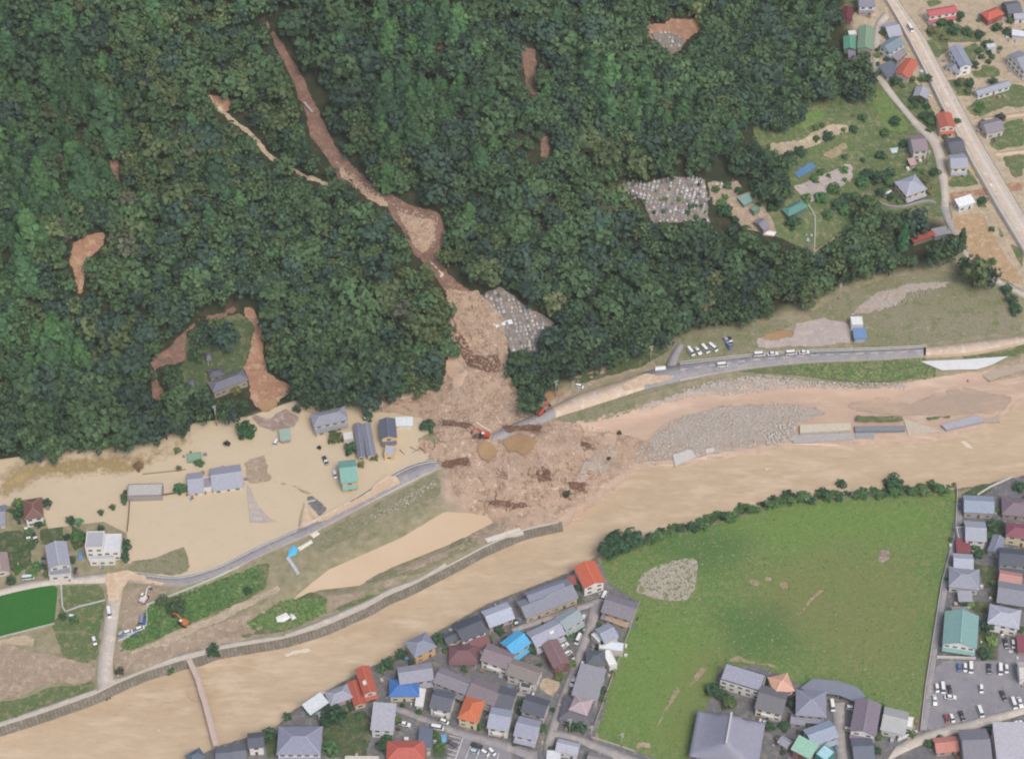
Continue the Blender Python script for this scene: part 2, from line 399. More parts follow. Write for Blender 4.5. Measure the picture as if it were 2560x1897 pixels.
M_dirt = soil('bare_dirt', ['c4b49c', 'b2a28c', 'd2c0a6', '9c9a7c'], 10, 3, .6, .4, 4.0, fvar=.3)
M_brown = soil('brown_dirt', ['b3a08c', 'a5927e', 'c0ae98', '938f70'], 9, 3, .6, .4, 3.0, fvar=.28)
M_gravel = soil('gravel', ['c4b8aa', 'cec4ba', 'c6ae98', 'd8ccc0'], 9, 4.5, .45, .8, 9.0, fvar=.4)
M_lot = soil('lot_gravel', ['c0b3ac', 'b5aaa6', 'cbbdb2', 'a89c92'], 9, 3, .6, .2, 2.5, fvar=.16)
M_sand = soil('sediment', ['d6b8a0', 'ccae96', 'c0a894', 'dac4ae'], 22, 7, 1.2, .15, 4.0, fvar=.1, stretch=(-.12, .35))
M_bar = soil('wet_bar', ['bea48e', 'b3a090', 'c4aa92'], 20, 6, 1.0, .12, 6.0, fvar=.1, stretch=(-.1, .3))
M_asph = soil('asphalt', ['a3a1a6', '989699', 'b0a8a4', '8d8b92'], 10, 4, .7, .05, 0, .9, .1)
M_lane = soil('lane', ['b0abaa', 'a4a0a0', 'beb5ac'], 8, 3, .7, .05, 0, .9, .12)
M_conc = soil('concrete_road', ['d0c7bc', 'c5bbb2', 'dacfc0'], 9, 3, .7, .08, 0, .9, .14)
M_mudroad = soil('muddy_road', ['dac6b0', 'd2bba4', 'e2d4c4', 'c4ae9a'], 9, 3, .6, .2, 0, .9, .16)
M_silt = soil('silt', ['d9bfa3', 'cfb398', 'e0ccb4'], 7, 2.5, .6, .2, 3.0, .95, .16)
M_yard = soil('yard', ['7e7d80', '707074', '928c86', '666a5e'], 8, 2.5, .7, .2, 1.5, fvar=.25)
M_tan = soil('tan_yard', ['ccb8a0', 'beab94', 'aca486', 'd8c8b2'], 8, 3, .6, .3, 4.0, fvar=.22)
M_plot = soil('straw_plot', ['c3a684', 'b99a78', 'cdb593', 'a08f68'], 8, 2.5, .6, .4, 2.0, fvar=.22)
M_grave = soil('cemetery_ground', ['98908a', '8a8078', 'a89a8e', '76785e'], 6, 2, .5, .5, 3.0, fvar=.3)
M_carpark = soil('carpark_asphalt', ['95939a', '8e8c92', '9f9b9c', '86848a'], 14, 5, .8, .05, .8, .9, .08)
W_river = water('river_water', 'c4ac8e', 'cdb698', 22, c3='d8c2a6', stretch=(-.42, .3), bump=.16, rough=.3)
W_lake = water('flood_water', 'd0bfa2', 'd9c4a8', 36, rough=.16, bump=.015, c3='cfc0a2', grain=.02)
W_olive = water('shallow_flood_water', 'bfa878', 'b09a68', 22, 20.0, .16, .015, grain=.03)
W_chan = water('channel_water', 'd9be9c', 'dfc6a8', 30, rough=.16, bump=.015, grain=.02)
W_sed = water('sediment_water', 'cfb29a', 'c4a894', 18, 4.0, .25, .05, 'd6bea8', (-.12, .3), .06)
W_pool = water('muddy_pool', 'b4946e', 'a88866', 9, 6.0, .2, .02)

def field_tones(o):
    me = o.data; n = len(me.vertices); v = np.zeros(n*3); me.vertices.foreach_get('co', v); v = v.reshape(-1, 3)[:, :2]
    def wgt(poly, w): p = plane(PX('W', poly), 0.0)[:, :2]; return sstep(.5+pdist(v, p)*np.where(inside(v, p), 1, -1)/w/2)
    t = {'lush': np.maximum(wgt([(1560,1135),(1720,1098),(1960,1085),(2040,1100),(2020,1180),(1860,1170),(1740,1210),(1640,1180)], 9), wgt([(1310,1600),(1350,1440),(1420,1330),(1560,1380),(1530,1500),(1480,1630)], 9)),
         'weedy': np.maximum(wgt([(1640,1240),(1800,1190),(1980,1210),(2020,1300),(1980,1480),(1840,1470),(1740,1400),(1640,1330)], 12), .8*wgt([(1500,1420),(1560,1400),(1540,1530),(1480,1640),(1440,1600)], 8)),
         'dark': np.maximum(wgt([(1400,1180),(1560,1150),(1640,1170),(1600,1230),(1520,1250),(1440,1210)], 8), wgt([(1560,1330),(1700,1320),(1740,1420),(1600,1430)], 8))}
    nt = M_field.node_tree; b = nt.nodes['Principled BSDF']
    for k, d in t.items():
        a = me.attributes.new(k, 'FLOAT', 'POINT'); a.data.foreach_set('value', d.astype(np.float32))
        src = b.inputs['Base Color'].links[0].from_socket
        f = N(nt, 'ShaderNodeAttribute', attribute_name=k).outputs['Fac']
        nt.links.new(mixc(nt, math_n(nt, 'MULTIPLY', f, {'lush': .55, 'weedy': .6, 'dark': .6}[k]), src, C({'lush': '74944a', 'weedy': '868656', 'dark': '4c7040'}[k])), b.inputs['Base Color'])
def dr(name, fr, pts, mat, **kw): return drape(name, fr, pts, mat, **kw)
# waters
rw = plane(PX('W', RIVER), 0.0)[:, :2]
drape('river', None, None, W_river, 0, 9.0, flat=-3.0, world=rw)
drape('floodwater', 'W', [(-160,1090),(-160,1040),(0,1000),(170,975),(330,960),(425,920),(545,905),(640,872),(760,855),(880,850),(950,850),(985,880),(975,960),(930,1000),(875,1023),(826,1050),(700,1129),(650,1152),(550,1195),(487,1229),(442,1244),(404,1255),(374,1258),(316,1249),(300,1228),(278,1225),(276,1160),(225,1135),(105,1150),(90,1105),(0,1100)], W_lake, 0, 9.0, flat=.16)
drape('channel_water', 'W', [(590,1310),(690,1225),(860,1150),(960,1092),(1070,1098),(1120,1125),(1090,1150),(1010,1190),(860,1250),(790,1290),(700,1300),(620,1335),(560,1335)], W_chan, .8, 7.0, flat=-1.15)
drape('shallow_water', 'A', [(-100,760),(0,700),(300,660),(600,610),(1100,570),(1350,540),(1560,430),(1780,350),(1760,470),(1640,600),(1500,720),(1260,800),(1190,870),(700,870),(260,960),(100,1060),(-100,1120)], W_olive, 1.5, 6.0, flat=.2, rim=14)
drape('shallow_water', 'M', [(1360,920),(1560,930),(1800,850),(2050,830),(1960,930),(1800,980),(1480,1080),(1350,1060),(1330,960)], W_olive, .8, 4.0, flat=.2)

# hillside scars and the debris flow
hl = dict(lift=.4, step=1.3)
dr('debris_flow', 'W', [(572,20),(600,70),(640,130),(668,180),(695,240),(722,300),(770,360),(830,415),(880,440),(960,462),(975,520),(955,560),(985,600),(1040,640),(1060,700),(985,650),(960,625),(935,590),(895,545),(870,500),(842,455),(795,430),(735,390),(712,350),(674,305),(658,240),(640,190),(606,120),(580,60)], M_red, **hl)
dr('debris_flow', 'W', [(850,448),(880,462),(950,480),(950,520),(930,560),(900,540),(880,500)], M_slide, lift=.62, step=2.5)
dr('debris_flow', 'W', [(720,340),(760,375),(810,420),(850,445),(845,460),(800,436),(745,390)], M_slide, lift=.62, step=2.5)
dr('debris_fan', 'W', [(965,620),(1040,632),(1095,690),(1108,740),(1112,820),(1150,870),(1140,905),(1060,955),(960,965),(915,910),(880,905),(800,900),(810,872),(880,868),(955,845),(980,790),(974,690)], M_slide, lift=.45, step=2.5)
dr('cut_bank', 'N', [(420,960),(480,1000),(540,1140),(620,1290),(720,1340),(850,1320),(890,1490),(800,1520),(620,1470),(540,1400),(460,1200)], M_bank, lift=.6, step=2.0)
dr('mud_track', 'N', [(380,1160),(440,1200),(520,1380),(600,1480),(560,1600),(470,1640),(390,1480)], M_sand, lift=.55, step=2.5)
dr('landslide_scar', 'T', [(850,340),(930,320),(900,480),(780,580),(750,700),(730,890),(660,880),(640,740),(600,650),(580,560),(640,430),(740,380)], M_scar, **hl)
dr('landslide_scar', 'T', [(360,1060),(500,1020),(660,990),(650,1070),(380,1130)], M_red, **hl)
dr('landslide_scar', 'M', [(840,80),(720,140),(560,160),(420,250),(290,360),(250,430),(50,560),(80,700),(90,890),(180,930),(240,860),(180,760),(150,640),(230,600),(410,570),(430,440),(410,350),(530,230),(710,220),(870,120)], M_red, **hl)
dr('landslide_scar', 'M', [(870,80),(975,85),(1050,230),(1070,380),(1090,560),(1120,660),(1310,760),(1310,850),(1230,900),(1200,960),(1000,960),(930,880),(920,780),(890,650),(860,590),(890,470),(950,330),(880,200)], M_scar, **hl)
dr('bare_bank', 'M', [(910,880),(1000,1010),(1100,1050),(1260,970),(1380,1050),(1330,1130),(1150,1180),(1030,1130),(960,1050)], M_rubm, lift=.5)
dr('muddy_pool', 'M', [(980,900),(1200,860),(1240,940),(1120,1030),(1020,1000)], W_pool, lift=.7)
for q in ([(1130,100),(1170,105),(1172,225),(1145,215)], [(1172,295),(1200,300),(1198,350),(1178,350)], [(945,90),(978,92),(975,112),(948,112)], [(238,345),(262,350),(262,400),(242,398)]):
    dr('landslide_scar', 'W', q, M_red, **hl)
dr('landslide_scar', 'Q', [(1740,800),(1950,830),(2060,900),(1930,1010),(1820,980)], M_scar, **hl)
def ribbon(pts, w):
    p = np.array(pts, float); t = np.gradient(p, axis=0); t /= np.linalg.norm(t, axis=1)[:, None]; n = np.column_stack([-t[:, 1], t[:, 0]])
    return [tuple(q) for q in np.concatenate([p+n*w/2, (p-n*w/2)[::-1]])]
TRACK = [(452,205),(475,235),(505,262),(540,288),(572,322),(600,350),(640,372),(690,395),(722,412)]
dr('hill_track', 'W', ribbon(TRACK, 17), M_dirt, **hl)
dr('cleared_plot', 'P', [(405,215),(560,185),(880,170),(900,260),(760,370),(690,460),(610,490),(400,310)], M_scar, **hl)

# cemeteries, clearings on the lower spur
dr('cemetery_ground', 'O', [(120,240),(420,250),(900,225),(930,420),(970,640),(460,640),(340,430)], M_grave, **hl)
dr('cemetery_ground', 'O', [(900,250),(1180,230),(1240,300),(1100,470),(960,470)], M_brown, **hl)
dr('cemetery_ground', 'N', [(700,820),(880,740),(1080,900),(1360,1080),(1220,1180),(1240,1330),(950,1330),(900,1170),(780,1000)], M_grave, **hl)
dr('cemetery_ground', 'P', [(405,290),(560,270),(760,330),(690,440),(610,490),(500,400)], M_grave, lift=.62)
dr('clearing_grass', 'W', [(1620,260),(1700,250),(1800,180),(1890,130),(1960,210),(2000,290),(2060,330),(2060,480),(1960,460),(1900,500),(1780,560),(1640,500),(1590,430),(1700,400)], M_grass, lift=.4, step=3)
dr('bright_terrace', 'P', [(1640,1100),(1700,1010),(1860,930),(1960,960),(1900,1060),(1760,1130)], M_field, lift=.6)
dr('bright_terrace', 'G', [(440,900),(600,900),(720,1080),(860,1260),(800,1330),(620,1300),(520,1150)], M_field, lift=.6)
dr('terrace_plot', 'O', [(1340,180),(1480,150),(1560,220),(1500,280),(1360,260)], M_dirt, lift=.6)
dr('terrace_plot', 'P', [(1880,1330),(2100,1230),(2180,1260),(2000,1380)], M_patch, lift=.6)
dr('dry_clearing', 'P', [(1440,1230),(1700,1200),(1980,1070),(2190,1070),(2150,1150),(1900,1250),(1600,1350),(1460,1350)], M_dirt, lift=.62)
dr('terrace_yard', 'O', [(1650,300),(2120,90),(2200,130),(2170,250),(1900,410),(1790,460),(1700,360)], M_lot, lift=.62)
dr('terrace_yard', 'O', [(1100,380),(1320,330),(1480,560),(1540,720),(1420,740),(1240,680),(1100,540)], M_brown, lift=.62)
dr('garden', 'W', [(400,720),(520,680),(560,700),(540,800),(470,870),(400,880),(350,850),(400,780)], M_scrub, lift=.45)

# right bank above the road
dr('meadow', 'W', [(1740,690),(1820,650),(1900,612),(1990,590),(2090,590),(2180,620),(2220,700),(2235,722),(2000,752),(1870,765),(1740,768),(1640,775),(1640,752),(1850,750)], M_olive)
dr('gravel_patch', 'W', [(1840,680),(1905,632),(1990,608),(2075,610),(2080,630),(1990,640),(1960,670),(1880,688),(1850,695)], M_gravel)
dr('verge', 'W', [(1410,790),(1425,750),(1490,722),(1560,718),(1640,705),(1720,690),(1740,700),(1700,725),(1640,735),(1640,775),(1560,782),(1440,805)], M_olive)
dr('gravel_lot', 'W', [(1635,740),(1660,728),(1720,735),(1732,702),(1795,692),(1852,700),(1856,750),(1760,756),(1680,762),(1635,752)], M_lot)
dr('muddy_puddle', 'W', [(1645,728),(1690,712),(1735,716),(1730,740),(1690,748),(1655,738)], W_pool)
dr('muddy_slope', 'W', [(1180,900),(1170,860),(1240,840),(1250,800),(1330,780),(1400,775),(1420,800),(1330,830),(1240,860),(1225,885)], M_brown)
dr('scrub_patch', 'W', [(1250,840),(1230,800),(1330,770),(1440,740),(1470,760),(1400,800),(1300,830)], M_scrub)
dr('muddy_pool', 'J', [(940,600),(1100,580),(1250,600),(1160,690),(1060,720),(950,720)], W_pool)
# embankments and river corridor on the right
dr('sediment_channel', 'W', [(1150,960),(1240,915),(1400,880),(1560,835),(1700,825),(1900,842),(2050,815),(2229,790),(2420,740),(2420,800),(2229,870),(2150,940),(2060,972),(1740,985),(1470,1028),(1380,1040),(1290,1010)], W_sed, amp=.3)
dr('sediment_bar', 'L', [(500,1010),(800,1010),(960,1050),(1200,960),(1420,900),(1650,960),(1880,985),(1800,1100),(1730,1170),(900,1185),(450,1150),(300,1080)], M_bar)
dr('embankment_grass', 'W', [(1200,905),(1300,870),(1420,828),(1500,806),(1600,795),(1500,835),(1385,868),(1390,895),(1300,920),(1230,925)], M_olive)
dr('embankment_grass', 'W', [(1500,806),(1690,780),(1880,768),(2005,772),(2030,790),(2050,812),(2020,832),(1880,838),(1740,822),(1640,812)], M_grass)
dr('embankment_grass', 'L', [(1400,650),(1700,605),(2000,530),(2100,560),(1950,640),(1780,670),(1400,690)], M_grass)
dr('gravel_shoal', 'W', [(1385,878),(1480,848),(1560,825),(1650,812),(1800,828),(1900,835),(1990,835),(1980,850),(1880,852),(1720,848),(1600,862),(1500,872),(1390,905)], M_gravel)
dr('gravel_shoal', 'W', [(1375,1005),(1395,960),(1460,910),(1560,880),(1700,872),(1790,885),(1815,905),(1740,925),(1735,975),(1640,985),(1540,998),(1470,1024),(1400,1030)], M_gravel, step=3)
dr('gravel_shoal', 'L', [(1530,800),(1640,780),(1950,620),(2050,620),(2050,820),(1680,870),(1630,890)], M_brown)
# the fan spilling over road and river
dr('mud_fan', 'W', [(955,960),(900,945),(865,960),(860,990),(930,1000),(970,1015),(985,1080),(1040,1130),(1130,1168),(1255,1162),(1345,1112),(1440,1045),(1420,960),(1330,935),(1240,915),(1140,905)], M_mud, step=2.2)
fl = dict(lift=.8, step=1.5)
dr('mud_pool', 'J', [(450,1050),(590,1040),(660,1140),(560,1250),(460,1200)], W_pool, **fl)
dr('mud_pool', 'J', [(640,1040),(800,960),(950,975),(1000,1090),(890,1190),(730,1150)], W_pool, **fl)
for q in ([(940,1290),(1100,1290),(1110,1400),(960,1410)], [(1200,1380),(1420,1390),(1390,1490),(1240,1470)], [(540,1550),(820,1560),(1000,1620),(760,1650),(560,1610)], [(140,1230),(420,1160),(400,1270),(160,1310)], [(130,850),(420,890),(420,950),(150,930)], [(1340,1040),(1470,1080),(1440,1130),(1340,1110)], [(640,900),(1030,900),(1040,970),(860,960),(700,990)], [(380,980),(560,960),(560,1040),(400,1050)]):
    dr('wet_mud', 'J', q, M_bank, **fl)
for fr, q in (('R',[(1010,1200),(1050,1195),(1055,1235),(1015,1240)]), ('R',[(1055,1250),(1085,1260),(1110,1310),(1080,1310)]), ('R',[(1120,1360),(1145,1360),(1170,1440),(1140,1450)]), ('N',[(195,515),(265,530),(340,590),(390,640),(375,700),(335,690),(325,640),(270,570)]), ('N',[(400,980),(430,980),(440,1090),(405,1130)])):
    dr('white_water', fr, q, M_foam, lift=.9, step=.9)
dr('gravel_patch', 'W', [(1270,1000),(1330,960),(1360,980),(1330,1030),(1250,1080),(1230,1060)], M_gravel)
# left side fields
dr('embankment_grass', 'I', [(700,1400),(860,1290),(1250,1090),(1620,890),(1850,790),(1880,1000),(1700,1060),(1400,1160),(1200,1290),(1000,1420),(860,1490),(770,1460)], M_olive)
dr('riverside_ground', 'W', [(1120,1120),(1100,1160),(1000,1205),(880,1262),(700,1345),(560,1390),(430,1420),(250,1480),(240,1400),(330,1390),(560,1330),(700,1295),(800,1285),(870,1240),(1000,1180),(1060,1130)], M_brown)
dr('mud_track', 'B', [(1000,800),(1180,760),(1460,680),(1800,520),(2203,330),(2420,210),(2420,110),(2203,230),(2040,310),(1800,420),(1460,560),(1200,690),(1000,740)], M_dirt)
dr('river_grass', 'C', [(-120,500),(0,420),(230,280),(500,200),(620,270),(620,380),(440,480),(240,560),(0,600),(-160,640)], M_grass)
dr('river_grass', 'C', [(620,390),(800,300),(1040,215),(1100,220),(960,290),(780,380),(640,420)], M_grass)
dr('river_grass', 'I', [(1200,1652),(1640,1620),(1900,1500),(1960,1350),(2180,1340),(2200,1420),(1880,1570),(1660,1680),(1200,1760)], M_olive)
dr('embankment_grass', 'B', [(1290,330),(1560,230),(1900,100),(2203,-20),(2350,-60),(2280,190),(2110,310),(1800,430),(1500,570),(1290,670),(1010,780),(1000,640),(1280,520)], M_grass)
dr('scrub_field', 'B', [(540,160),(900,140),(915,320),(880,520),(840,800),(700,860),(560,860),(480,600),(420,520),(500,400)], M_grass)
dr('brown_field', 'B', [(1060,180),(1280,150),(1520,210),(1280,320),(1260,500),(1020,620),(1030,350)], M_brown)
dr('bare_field', 'B', [(-150,680),(60,640),(330,720),(600,780),(830,830),(835,980),(640,1020),(400,1010),(200,1120),(-150,1180)], M_brown)
dr('rough_strip', 'B', [(-150,1180),(200,1120),(400,1030),(640,1010),(830,960),(830,1080),(360,1240),(0,1360),(-150,1400)], M_grass)
dr('straw_patch', 'B', [(0,620),(200,560),(320,590),(320,690),(60,680),(-150,720),(-150,640)], M_tan)
dr('rice_paddy', 'B', [(-160,280),(0,238),(505,140),(470,480),(250,540),(0,605),(-160,650)], M_paddy, amp=0, step=3)
dr('weedy_shallows', 'A', [(1110,1560),(1300,1530),(1580,1430),(1620,1500),(1650,1640),(1500,1690),(1100,1690)], M_olive, lift=.3)
dr('exposed_plot', 'I', [(160,690),(370,640),(390,780),(430,860),(250,900),(180,880)], M_brown, lift=.3)
dr('exposed_track', 'I', [(180,880),(235,930),(300,1080),(400,1190),(540,1230),(215,1235),(205,1100)], M_lot, lift=.32, amp=.3)
dr('exposed_bank', 'I', [(380,860),(560,890),(700,940),(760,960),(780,990),(690,990),(600,930),(430,890)], M_brown, lift=.3, amp=.4)
dr('exposed_bank', 'I', [(690,650),(720,660),(770,740),(810,830),(800,900),(780,890),(780,820),(740,740)], M_brown, lift=.3, amp=.3)
dr('side_yard', 'I', [(710,1010),(760,990),(900,1110),(820,1180),(730,1080)], M_yard, lift=.4, amp=.3)
for q in ([(-40,1300),(200,1280),(265,1420),(290,1640),(100,1660),(-40,1560)], [(335,1265),(545,1255),(565,1380),(400,1420),(340,1415)], [(600,1230),(740,1300),(735,1440),(640,1480),(600,1400)]):
    dr('garden', 'A', q, M_scrub, amp=.4)
# big grass field and the settlement around it
dr('settlement_ground', 'W', [(380,1680),(470,1622),(600,1582),(640,1542),(760,1472),(880,1412),(1060,1312),(1240,1242),(1300,1215),(1400,1310),(1345,1420),(1315,1560),(1295,1610),(1500,1660),(1560,1460),(1660,1440),(1760,1470),(1900,1510),(1990,1590),(2030,1430),(2060,1290),(2085,1080),(2229,1035),(2420,1000),(2420,1900),(380,1900)], M_yard, amp=.3, step=6)
fo = dr('grass_field', 'W', [(1300,1210),(1330,1188),(1440,1168),(1600,1128),(1700,1093),(1900,1080),(2083,1066),(2080,1120),(2062,1230),(2045,1320),(2022,1430),(1995,1590),(1960,1570),(1900,1530),(1740,1490),(1650,1450),(1570,1450),(1555,1500),(1540,1540),(1500,1652),(1470,1690),(1430,1652),(1290,1606),(1310,1560),(1340,1430),(1388,1310),(1320,1270)], M_field, amp=.2, step=4)
field_tones(fo)
dr('pale_patch', 'D', [(1330,160),(1400,40),(1560,-20),(1640,-60),(1880,-90),(1870,200),(1800,290),(1650,300),(1480,270),(1310,220)], soil('pale_rubble', ['b4ab9a', 'c2b8aa', '8a8c66', 'ccc4b8'], 6, 2.4, .5, .5, 2.5, fvar=.32, midlo=.5, midhi=.58))
dr('dry_patch', 'E', [(500,100),(600,90),(640,160),(560,170)], M_patch)
dr('dry_patch', 'E', [(650,80),(720,80),(730,130),(670,140)], M_patch)
dr('dry_patch', 'E', [(770,120),(860,110),(870,180),(790,190)], M_patch)
dr('dry_patch', 'E', [(920,440),(960,380),(1010,300),(1100,210),(1185,170),(1190,205),(1080,300),(1010,380),(950,450)], M_patch)
dr('dry_patch', 'E', [(330,790),(420,755),(520,790),(640,815),(780,850),(770,885),(620,850),(480,830),(340,820)], M_patch)
dr('dry_patch', 'D', [(1620,1150),(1660,1040),(1700,1000),(1725,1060),(1660,1180),(1590,1290),(1520,1420),(1490,1400),(1570,1260)], M_patch)
dr('dry_patch', 'D', [(1900,860),(1990,870),(1880,990),(1800,1040),(1790,1000)], M_patch)
dr('dry_patch', 'F', [(0,440),(60,435),(75,495),(30,530),(-20,515)], M_rubm)
dr('field_path', 'D', [(1350,1490),(1480,1500),(1500,1560),(1330,1570)], M_brown)
for q in ([(560,1250),(760,1230),(1000,1260),(1000,1450),(960,1640),(760,1652),(560,1652),(560,1450)], [(70,1440),(190,1420),(200,1652),(80,1652)], [(1190,840),(1260,780),(1160,720),(1060,830),(1080,900),(1190,870)], [(1530,1450),(1640,1420),(1640,1652),(1500,1652)]):
    dr('garden', 'C', q, M_scrub, amp=.4)
for q in ([(430,150),(620,60),(680,60),(640,120),(470,150)], [(600,280),(730,290),(720,430),(640,400)], [(560,520),(670,530),(680,660),(590,680)], [(480,740),(640,740),(620,830),(560,820)], [(570,880),(690,890),(670,1090),(560,1080)]):
    dr('garden', 'F', q, M_scrub, amp=.4)
dr('carpark', 'F', [(330,1085),(550,1085),(680,1085),(680,960),(760,950),(829,1050),(960,1100),(960,1330),(829,1360),(560,1440),(300,1500),(240,1480)], M_carpark, amp=0)
dr('carpark', 'C', [(1640,1652),(1780,1440),(2203,1560),(2203,1800),(1640,1800)], M_carpark, amp=0)
dr('tan_yard', 'D', [(530,930),(725,990),(640,1145),(475,1060)], M_tan, amp=.2)
# upper right valley
dr('valley_ground', 'W', [(1850,-60),(1850,120),(1900,200),(1980,290),(2040,340),(2070,470),(2060,510),(2110,560),(2229,640),(2420,700),(2420,-60)], M_tan, amp=.6, step=6)
for q in ([(600,770),(900,790),(1020,960),(1100,1120),(1090,1330),(960,1330),(880,1210),(750,1020),(620,850)], [(960,400),(1200,370),(1240,500),(1100,590)], [(1540,640),(1700,650),(1750,760),(1500,790)], [(1200,780),(1480,800),(1450,960),(1300,960)], [(620,560),(740,600),(700,700),(620,640)], [(430,890),(620,900),(720,1070),(880,1260),(840,1350),(600,1500),(410,1450),(390,1200)], [(280,0),(360,0),(340,120),(160,300),(150,60)], [(980,0),(1150,0),(1180,60),(1020,80)], [(990,220),(1260,200),(1560,330),(1560,420),(1200,440),(1000,370)], [(640,760),(900,800),(1040,1000),(1000,1250),(900,1220),(760,1010),(620,830)],
          [(1440,700),(1700,680),(1760,760),(1480,780)], [(1500,960),(1850,820),(1990,840),(1990,1080),(1800,1060),(1500,1180),(1380,1080)], [(1620,1370),(1780,1200),(1990,1150),(1990,1440),(1700,1490),(1600,1420)], [(1740,1540),(1990,1500),(1990,1680),(1780,1652)], [(1280,520),(1500,400),(1560,480),(1460,660),(1380,700)], [(450,880),(620,900),(760,1080),(900,1260),(960,1340),(840,1340),(860,1500),(800,1652),(400,1652),(420,1400),(200,1320),(400,1200)]):
    dr('grass_plot', 'G', q, M_grass, amp=.5)
for q in ([(1790,130),(1960,100),(1960,250),(1840,270)], [(1410,150),(1540,330),(1220,380),(1220,270)], [(1480,450),(1620,450),(1610,560),(1500,560)], [(1660,560),(1720,840),(1967,960),(1967,1200),(1880,1050)]):
    dr('grass_plot', 'H', q, M_grass, amp=.4)
dr('straw_plot', 'H', [(1250,640),(1560,600),(1640,760),(1800,1050),(1967,1260),(1967,1330),(1700,1240),(1500,1130),(1400,960),(1390,800),(1270,760)], M_plot, amp=.2)
dr('muddy_yard', 'H', [(1220,410),(1400,380),(1640,330),(1967,280),(1967,390),(1700,430),(1480,440),(1260,520)], M_scar, amp=.5)

# ------------------------------------------------------------------ roads: raised slabs between two measured edges
def resample(p, n):
    p = np.asarray(p, float); d = np.concatenate([[0], np.cumsum(np.linalg.norm(np.diff(p, axis=0), axis=1))])
    t = np.linspace(0, d[-1], n)
    return np.column_stack([np.interp(t, d, p[:, i]) for i in range(p.shape[1])])
def smooth(p, k=2):
    for _ in range(k):
        q = p.copy(); q[1:-1] = (p[:-2]+2*p[1:-1]+p[2:])/4; p = q
    return p
def strip(name, fr, left, right, mat, dz=.3, skirt=.9, n=None, kind='structure'):
    if dz < .45: dz += .2
    L, R = np.array(left, float), np.array(right, float)
    ln = max(np.linalg.norm(np.diff(ground(PX(fr, L)), axis=0), axis=1).sum(), 4)
    n = n or max(4, int(ln/3))
    A = smooth(ground(smooth(resample(PX(fr, L), n)), dz)); B = smooth(ground(smooth(resample(PX(fr, R), n)), dz))
    zz = smooth((A[:, 2:]+B[:, 2:])/2, 6); A[:, 2:] = zz; B[:, 2:] = zz
    rows = [A-[0, 0, skirt], A, (A+B)/2, B, B-[0, 0, skirt]]
    v = np.concatenate(rows); i = np.arange(n-1)
    f = np.concatenate([np.column_stack([j*n+i, j*n+i+1, (j+1)*n+i+1, (j+1)*n+i]) for j in range(4)])
    o = tag(obj(name, np_mesh(name, v, f, [mat], None, False, {'rim': ('FLOAT', np.full(len(v), 9.0))})), kind=kind)
    return A, B
def lines(AB, ts, mat, w=.28, dash=None, name='road_marking', dz=.035):
    A, B = AB; mb = MB()
    n = max(8, int(len(A)*2)); a, b = resample(A, n), resample(B, n); u = b-a; wd = np.linalg.norm(u, axis=1)[:, None]
    for t in ts:
        c = a+u*t; h = u/wd*w/2
        for i in range(n-1):
            if dash and i % 4 > 1: continue
            mb.face([c[i]-h[i]+[0, 0, dz], c[i+1]-h[i+1]+[0, 0, dz], c[i+1]+h[i+1]+[0, 0, dz], c[i]+h[i]+[0, 0, dz]])
    return tag(mb.build(name, mat), kind='structure')
def rail(AB, t, label, name='guardrail', col='e6e2da', hgt=.75, group=None, post=3):
    """a steel rail on posts along a road edge"""
    A, B = AB; n = max(6, int(np.linalg.norm(np.diff(A, axis=0), axis=1).sum()/post))
    c = resample(A+(B-A)*t, n); m = paint(col, .5, .1)
    root = empty(name, c[0], 0, label, 'guardrail', group)
    c = c-c[0]; r = MB(); p = MB()
    for i in range(n-1): r.beam(c[i]+[0, 0, hgt-.15], c[i+1]+[0, 0, hgt-.15], .1, .34)
    for q in c: p.box((q[0], q[1], hgt/2-.1), (.14, .14, hgt+.1))
    r.build('rail', m, root); tag(p.build('post', m, root), kind='stuff')
    return root
M_line = paint('f2efe8', .7, .15)
W1 = strip('main_road', 'W', [(276,1246),(316,1249),(374,1258),(405,1255),(443,1244),(488,1229),(551,1194),(645,1153),(698,1128),(801,1070),(827,1050),(862,1027),(918,1002),(950,1003)],
           [(281,1267),(320,1272),(367,1277),(395,1280),(443,1262),(503,1242),(589,1200),(675,1164),(695,1154),(791,1103),(842,1078),(897,1050),(940,1028),(960,1018)], M_asph, .45)
lines(W1, (.1, .9), M_line); 
W2 = strip('main_road', 'J', [(590,980),(780,885),(960,820),(1110,740)], [(600,1055),(850,950),(1000,890),(1140,830)], M_lane, .45)
W2b = strip('main_road', 'J', [(1108,741),(1350,620),(1500,580),(1700,515),(1880,450)], [(1138,831),(1330,775),(1500,718),(1700,655),(1900,590)], M_mudroad, .46)
W2c = strip('main_road', 'J', [(1878,451),(2050,410),(2203,370)], [(1898,591),(2050,555),(2203,520)], M_asph, .45)
W3 = strip('main_road', 'K', [(344,712),(640,680),(900,650),(1200,625),(1450,610),(1900,595),(2203,585),(2460,570)], [(344,872),(640,812),(900,768),(1200,732),(1450,712),(1900,695),(2203,682),(2460,662)], M_asph, .45)
W4 = strip('main_road', 'L', [(1065,570),(1300,548),(1560,515),(1920,480),(2200,430)], [(1065,660),(1400,650),(1700,600),(1920,545),(2200,490)], M_mudroad, .45)
lines(W3, (.06, .93), M_line); lines(W3, (.38,), M_line, .22, True)
VR = strip('side_road', 'B', [(930,60),(940,140),(920,330),(890,520),(860,700),(830,870),(840,1060)], [(1090,60),(1060,140),(1030,330),(1010,480),(985,680),(960,830),(980,1010)], M_conc, .3)
WE = strip('lane', 'B', [(-160,230),(0,180),(300,110),(560,85),(930,48)], [(-160,290),(0,238),(330,165),(520,140),(930,132)], M_conc, .28)
